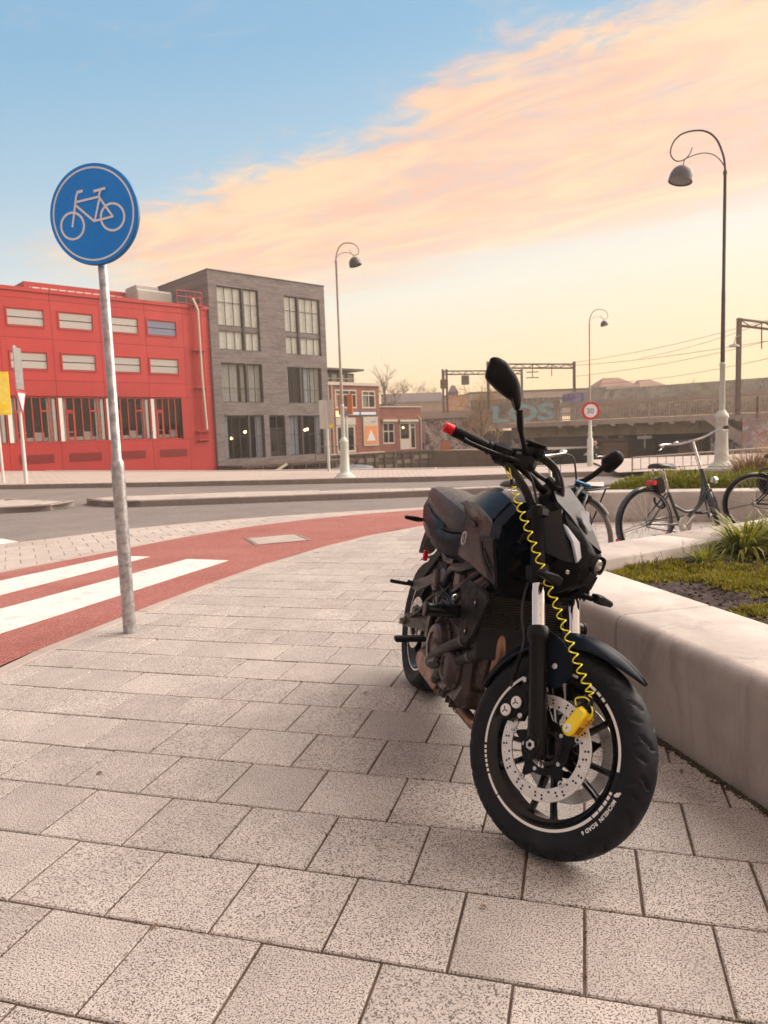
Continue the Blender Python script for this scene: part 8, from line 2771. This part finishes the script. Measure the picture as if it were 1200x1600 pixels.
# the nearer one, front rack towards the camera, half hidden by the motorcycle
bk1, SB1, b_, tb_, g1 = bicycle('black bicycle with grey tyres and empty front rack standing directly behind the motorcycle', 1.14, 6.92, radians(-64.4), -.06, radians(8), .335, 1.10, 'bk_black', 'bk_tyre_g', 'diamond', .27, .745, 1.005, 'bk_black')
wb, R_ = g1['wb'], g1['R']
rz_ = .735
mb = MB(SB1)
mb.tube([(wb - .19, -.16, rz_), (wb + .17, -.16, rz_), (wb + .20, -.13, rz_), (wb + .20, .13, rz_), (wb + .17, .16, rz_), (wb - .19, .16, rz_)], .0075, 8, closed=True)
rk = b_(mb, 'front_rack', 'bk_black', bk1)
for q in range(4):
    mb = MB(SB1); yy = -.105 + q * .07; mb.tube([(wb - .19, yy, rz_), (wb + .20, yy, rz_)], .0045, 6); b_(mb, 'rack_bar', 'bk_black', rk)
for sg in (-1, 1):
    mb = MB(SB1); mb.tube([(wb + .15, sg * .155, rz_), (wb + .01, sg * .065, R_)], .007, 7); b_(mb, 'rack_stay', 'bk_black', rk)
    mb = MB(SB1); mb.tube([(wb - .12, sg * .155, rz_), (wb - .02, sg * .065, R_)], .007, 7); b_(mb, 'rack_stay', 'bk_black', rk)
mb = MB(SB1); mb.tube(smooth_path([(wb - .14, -.13, rz_), (wb - .16, -.13, rz_ + .20), (wb - .17, -.08, rz_ + .27), (wb - .17, .08, rz_ + .27), (wb - .16, .13, rz_ + .20), (wb - .14, .13, rz_)], 5), .008, 8); b_(mb, 'rack_hoop', 'bk_black', rk)

# the upright step-through with the red light
bk2, SB2, b_, tb_, g2 = bicycle('dark green step through bicycle with wide silver handlebar and red rear light', 2.42, 6.62, radians(24), .05, radians(46), .325, 1.02, 'bk_green', 'bk_tyre', 'loop', .30, .855, 1.08, 'bk_navy')
SP = g2['SP']
mb = MB(); mb.box((SP.x - .155, -.0, .70), (.045, .105, .045), .008); b_(mb, 'rear_light', 'red_lens', bk2, smooth=30)
mb = MB(); mb.box((SP.x - .075, 0, .665), (.12, .085, .15), .02, Matrix.Rotation(radians(-14), 3, 'Y')); b_(mb, 'tool_bag', 'bk_black', bk2, smooth=30)
mb = MB(); mb.lathe([(0, .03), (.025, .028), (.034, .015), (.034, -.015), (0, -.03)], (g2['hx'] + .10, 0, g2['hz'] + .08), (1, 0, 0), 16); b_(mb, 'front_lamp', 'bk_steel', bk2)
mb = MB(); mb.box((-.335, 0, .20), (.012, .05, .03), .003); b_(mb, 'red_reflector', 'red_lens', bk2, smooth=20)
# the third, cut by the right edge, with a black pannier
bk3, SB3, b_, tb_, g3 = bicycle('bicycle with a black pannier bag partly cut off by the right edge', 4.12, 7.98, radians(-6), .05, radians(-10), .325, 1.06, 'bk_black', 'bk_tyre', 'diamond', .28, .85, 1.0, 'bk_black')
for sg in (-1, 1):
    mb = MB(); mb.prism([(.10, .66), (.42, .69), (.44, .50), (.34, .40), (.15, .42), (.08, .52)], lambda u, v, w: (u, sg * w, v), .07, .19, ch=.02); pn = b_(mb, 'pannier', 'bk_black', bk3, smooth=30)
    mb = MB(); mb.box((.12, sg * .192, .60), (.05, .004, .022), 0, Matrix.Rotation(radians(-20), 3, 'Y')); b_(mb, 'pannier_reflector', 'white', pn, smooth=0)
    mb = MB(); mb.cyl((.30, sg * .190, .56), (.30, sg * .194, .56), .022, 16); b_(mb, 'pannier_badge', 'plate_grey', pn)
mb = MB(); mb.box((.26, 0, .71), (.40, .13, .015), .004); b_(mb, 'rear_rack', 'bk_black', bk3, smooth=30)

# ================================================================== CYCLIST ON THE PATH BELOW THE QUAY
def skin_body(name, verts, edges, radii, mat, parent, lv=1):
    me = bpy.data.meshes.new(name); me.from_pydata(verts, edges, [])
    me.materials.append(mat)
    o = bpy.data.objects.new(name, me); COL.objects.link(o); o.parent = parent
    md = o.modifiers.new('skin', 'SKIN')
    for v, r_ in zip(me.skin_vertices[0].data, radii):
        v.radius = (r_, r_) if not isinstance(r_, tuple) else r_
    me.skin_vertices[0].data[0].use_root = True
    md.use_smooth_shade = True
    s2 = o.modifiers.new('sub', 'SUBSURF'); s2.levels = lv; s2.render_levels = lv
    return o


b = at_px(924, 700, 31.5)
pz = at_px(924, 689, 31.5).z
gz = pz - 1.72
cy = thing('person', 'person in a dark jacket riding a bicycle below the round red bordered sign', 'person', (b.x, 31.5, gz), (0, 0, radians(-60)))
M['skin'] = pm('skin', lin(.50, .27, .20), .6)
M['jacket'] = pm('dark_jacket', lin(.030, .022, .030), .8, var=.2)
M['trousers'] = pm('navy_trousers', lin(.035, .035, .070), .8, var=.2)
M['hair'] = pm('light_hair', lin(.45, .30, .20), .8)
V_ = [(0, 0, .95), (.06, 0, 1.15), (.14, 0, 1.38), (.16, 0, 1.47), (.18, 0, 1.52),
      (.13, .17, 1.38), (.27, .24, 1.17), (.48, .22, 1.08), (.13, -.17, 1.38), (.27, -.24, 1.17), (.48, -.22, 1.08),
      (.03, .10, .90), (.36, .12, .80), (.30, .12, .42), (.40, .12, .36), (.03, -.10, .90), (.30, -.12, .62), (.20, -.12, .22), (.30, -.12, .17)]
E_ = [(0, 1), (1, 2), (2, 3), (3, 4), (2, 5), (5, 6), (6, 7), (2, 8), (8, 9), (9, 10), (0, 11), (11, 12), (12, 13), (13, 14), (0, 15), (15, 16), (16, 17), (17, 18)]
Rr_ = [.15, .14, .15, .06, .055, .08, .05, .035, .08, .05, .035, .10, .075, .05, .04, .10, .075, .05, .04]
skin_body('body', V_, E_, Rr_, M['jacket'], cy)
mb = MB(); mb.lathe([(0, -.115), (.05, -.10), (.075, -.05), (.085, .0), (.085, .05), (.06, .10), (0, .12)], (.20, 0, 1.60), (.1, 0, 1), 16); hd = mb.build('head', M['skin'], cy, smooth=60)
mb = MB(); mb.lathe([(.090, -.02), (.094, .03), (.080, .08), (.045, .115), (0, .128)], (.185, 0, 1.605), (-.1, 0, 1), 16); mb.build('hair', M['hair'], hd, smooth=60)
for sg in (-1, 1):
    mb = MB(); mb.box((.51, sg * .21, 1.07), (.09, .07, .06), .02); mb.build('hand', M['skin'], cy, smooth=40)
    a, c = (V_[11], V_[12]) if sg > 0 else (V_[15], V_[16]); e = V_[13] if sg > 0 else V_[17]
    mb = MB(); mb.tube([a, c, e], [.115, .085, .065], 10); mb.build('trouser_leg', M['trousers'], cy, smooth=60)
mb = MB()
cb_ = thing('bicycle', 'plain dark bicycle ridden by the person in the dark jacket', 'bicycle', (b.x, 31.5, gz), (0, 0, radians(-60)))
for xx in (-.42, .66):
    mb = MB(); mb.lathe([(.33 + .018 * cos(a), .018 * sin(a)) for a in [2 * pi * k / 8 for k in range(8)]], (xx, 0, .34), (0, 1, 0), 28, close=True); mb.build('rear_wheel' if xx < 0 else 'front_wheel', M['bk_tyre'], cb_, smooth=60)
mb = MB()
for pq in (((-.42, 0, .34), (.02, 0, .30)), ((.02, 0, .30), (-.08, 0, .86)), ((.02, 0, .30), (.50, 0, .78)), ((-.42, 0, .34), (-.06, 0, .75)), ((.50, 0, .80), (.66, 0, .34)), ((-.07, 0, .74), (.48, 0, .80)), ((.46, 0, 1.05), (.50, 0, .78))):
    mb.tube([pq[0], pq[1]], .018, 6)
mb.build('frame', M['bk_black'], cb_, smooth=50)
mb = MB(); mb.tube([(.50, -.24, 1.04), (.48, 0, 1.07), (.50, .24, 1.04)], .014, 6); mb.build('handlebar', M['bk_steel'], cb_, smooth=50)
mb = MB(); mb.box((-.08, 0, .88), (.26, .14, .06), .02); mb.build('saddle', M['bk_saddle'], cb_, smooth=40)
mb = MB(); mb.add([(7.0, 24.0, gz), (30, 24.0, gz), (30, 38, gz), (7.0, 38, gz)], [(0, 1, 2, 3)]); struct(mb.build('lower_path', M['quay_paving'], smooth=0), 'lower paved path beside the canal under the bridge')

# ================================================================== EVENING HAZE
hz_ = MB(); hz_.box((0, 60, 9.0), (330, 250, 24))
hm = bpy.data.materials.new('haze'); hm.use_nodes = True
t = NT(hm.node_tree)
pv = t.n('ShaderNodeVolumePrincipled', {'Color': (1.0, .92, .82, 1), 'Density': .0016, 'Anisotropy': .3})
t.n('ShaderNodeOutputMaterial', {1: pv.outputs[0]})
hz_o = hz_.build('haze', hm, smooth=0); stuff(hz_o)
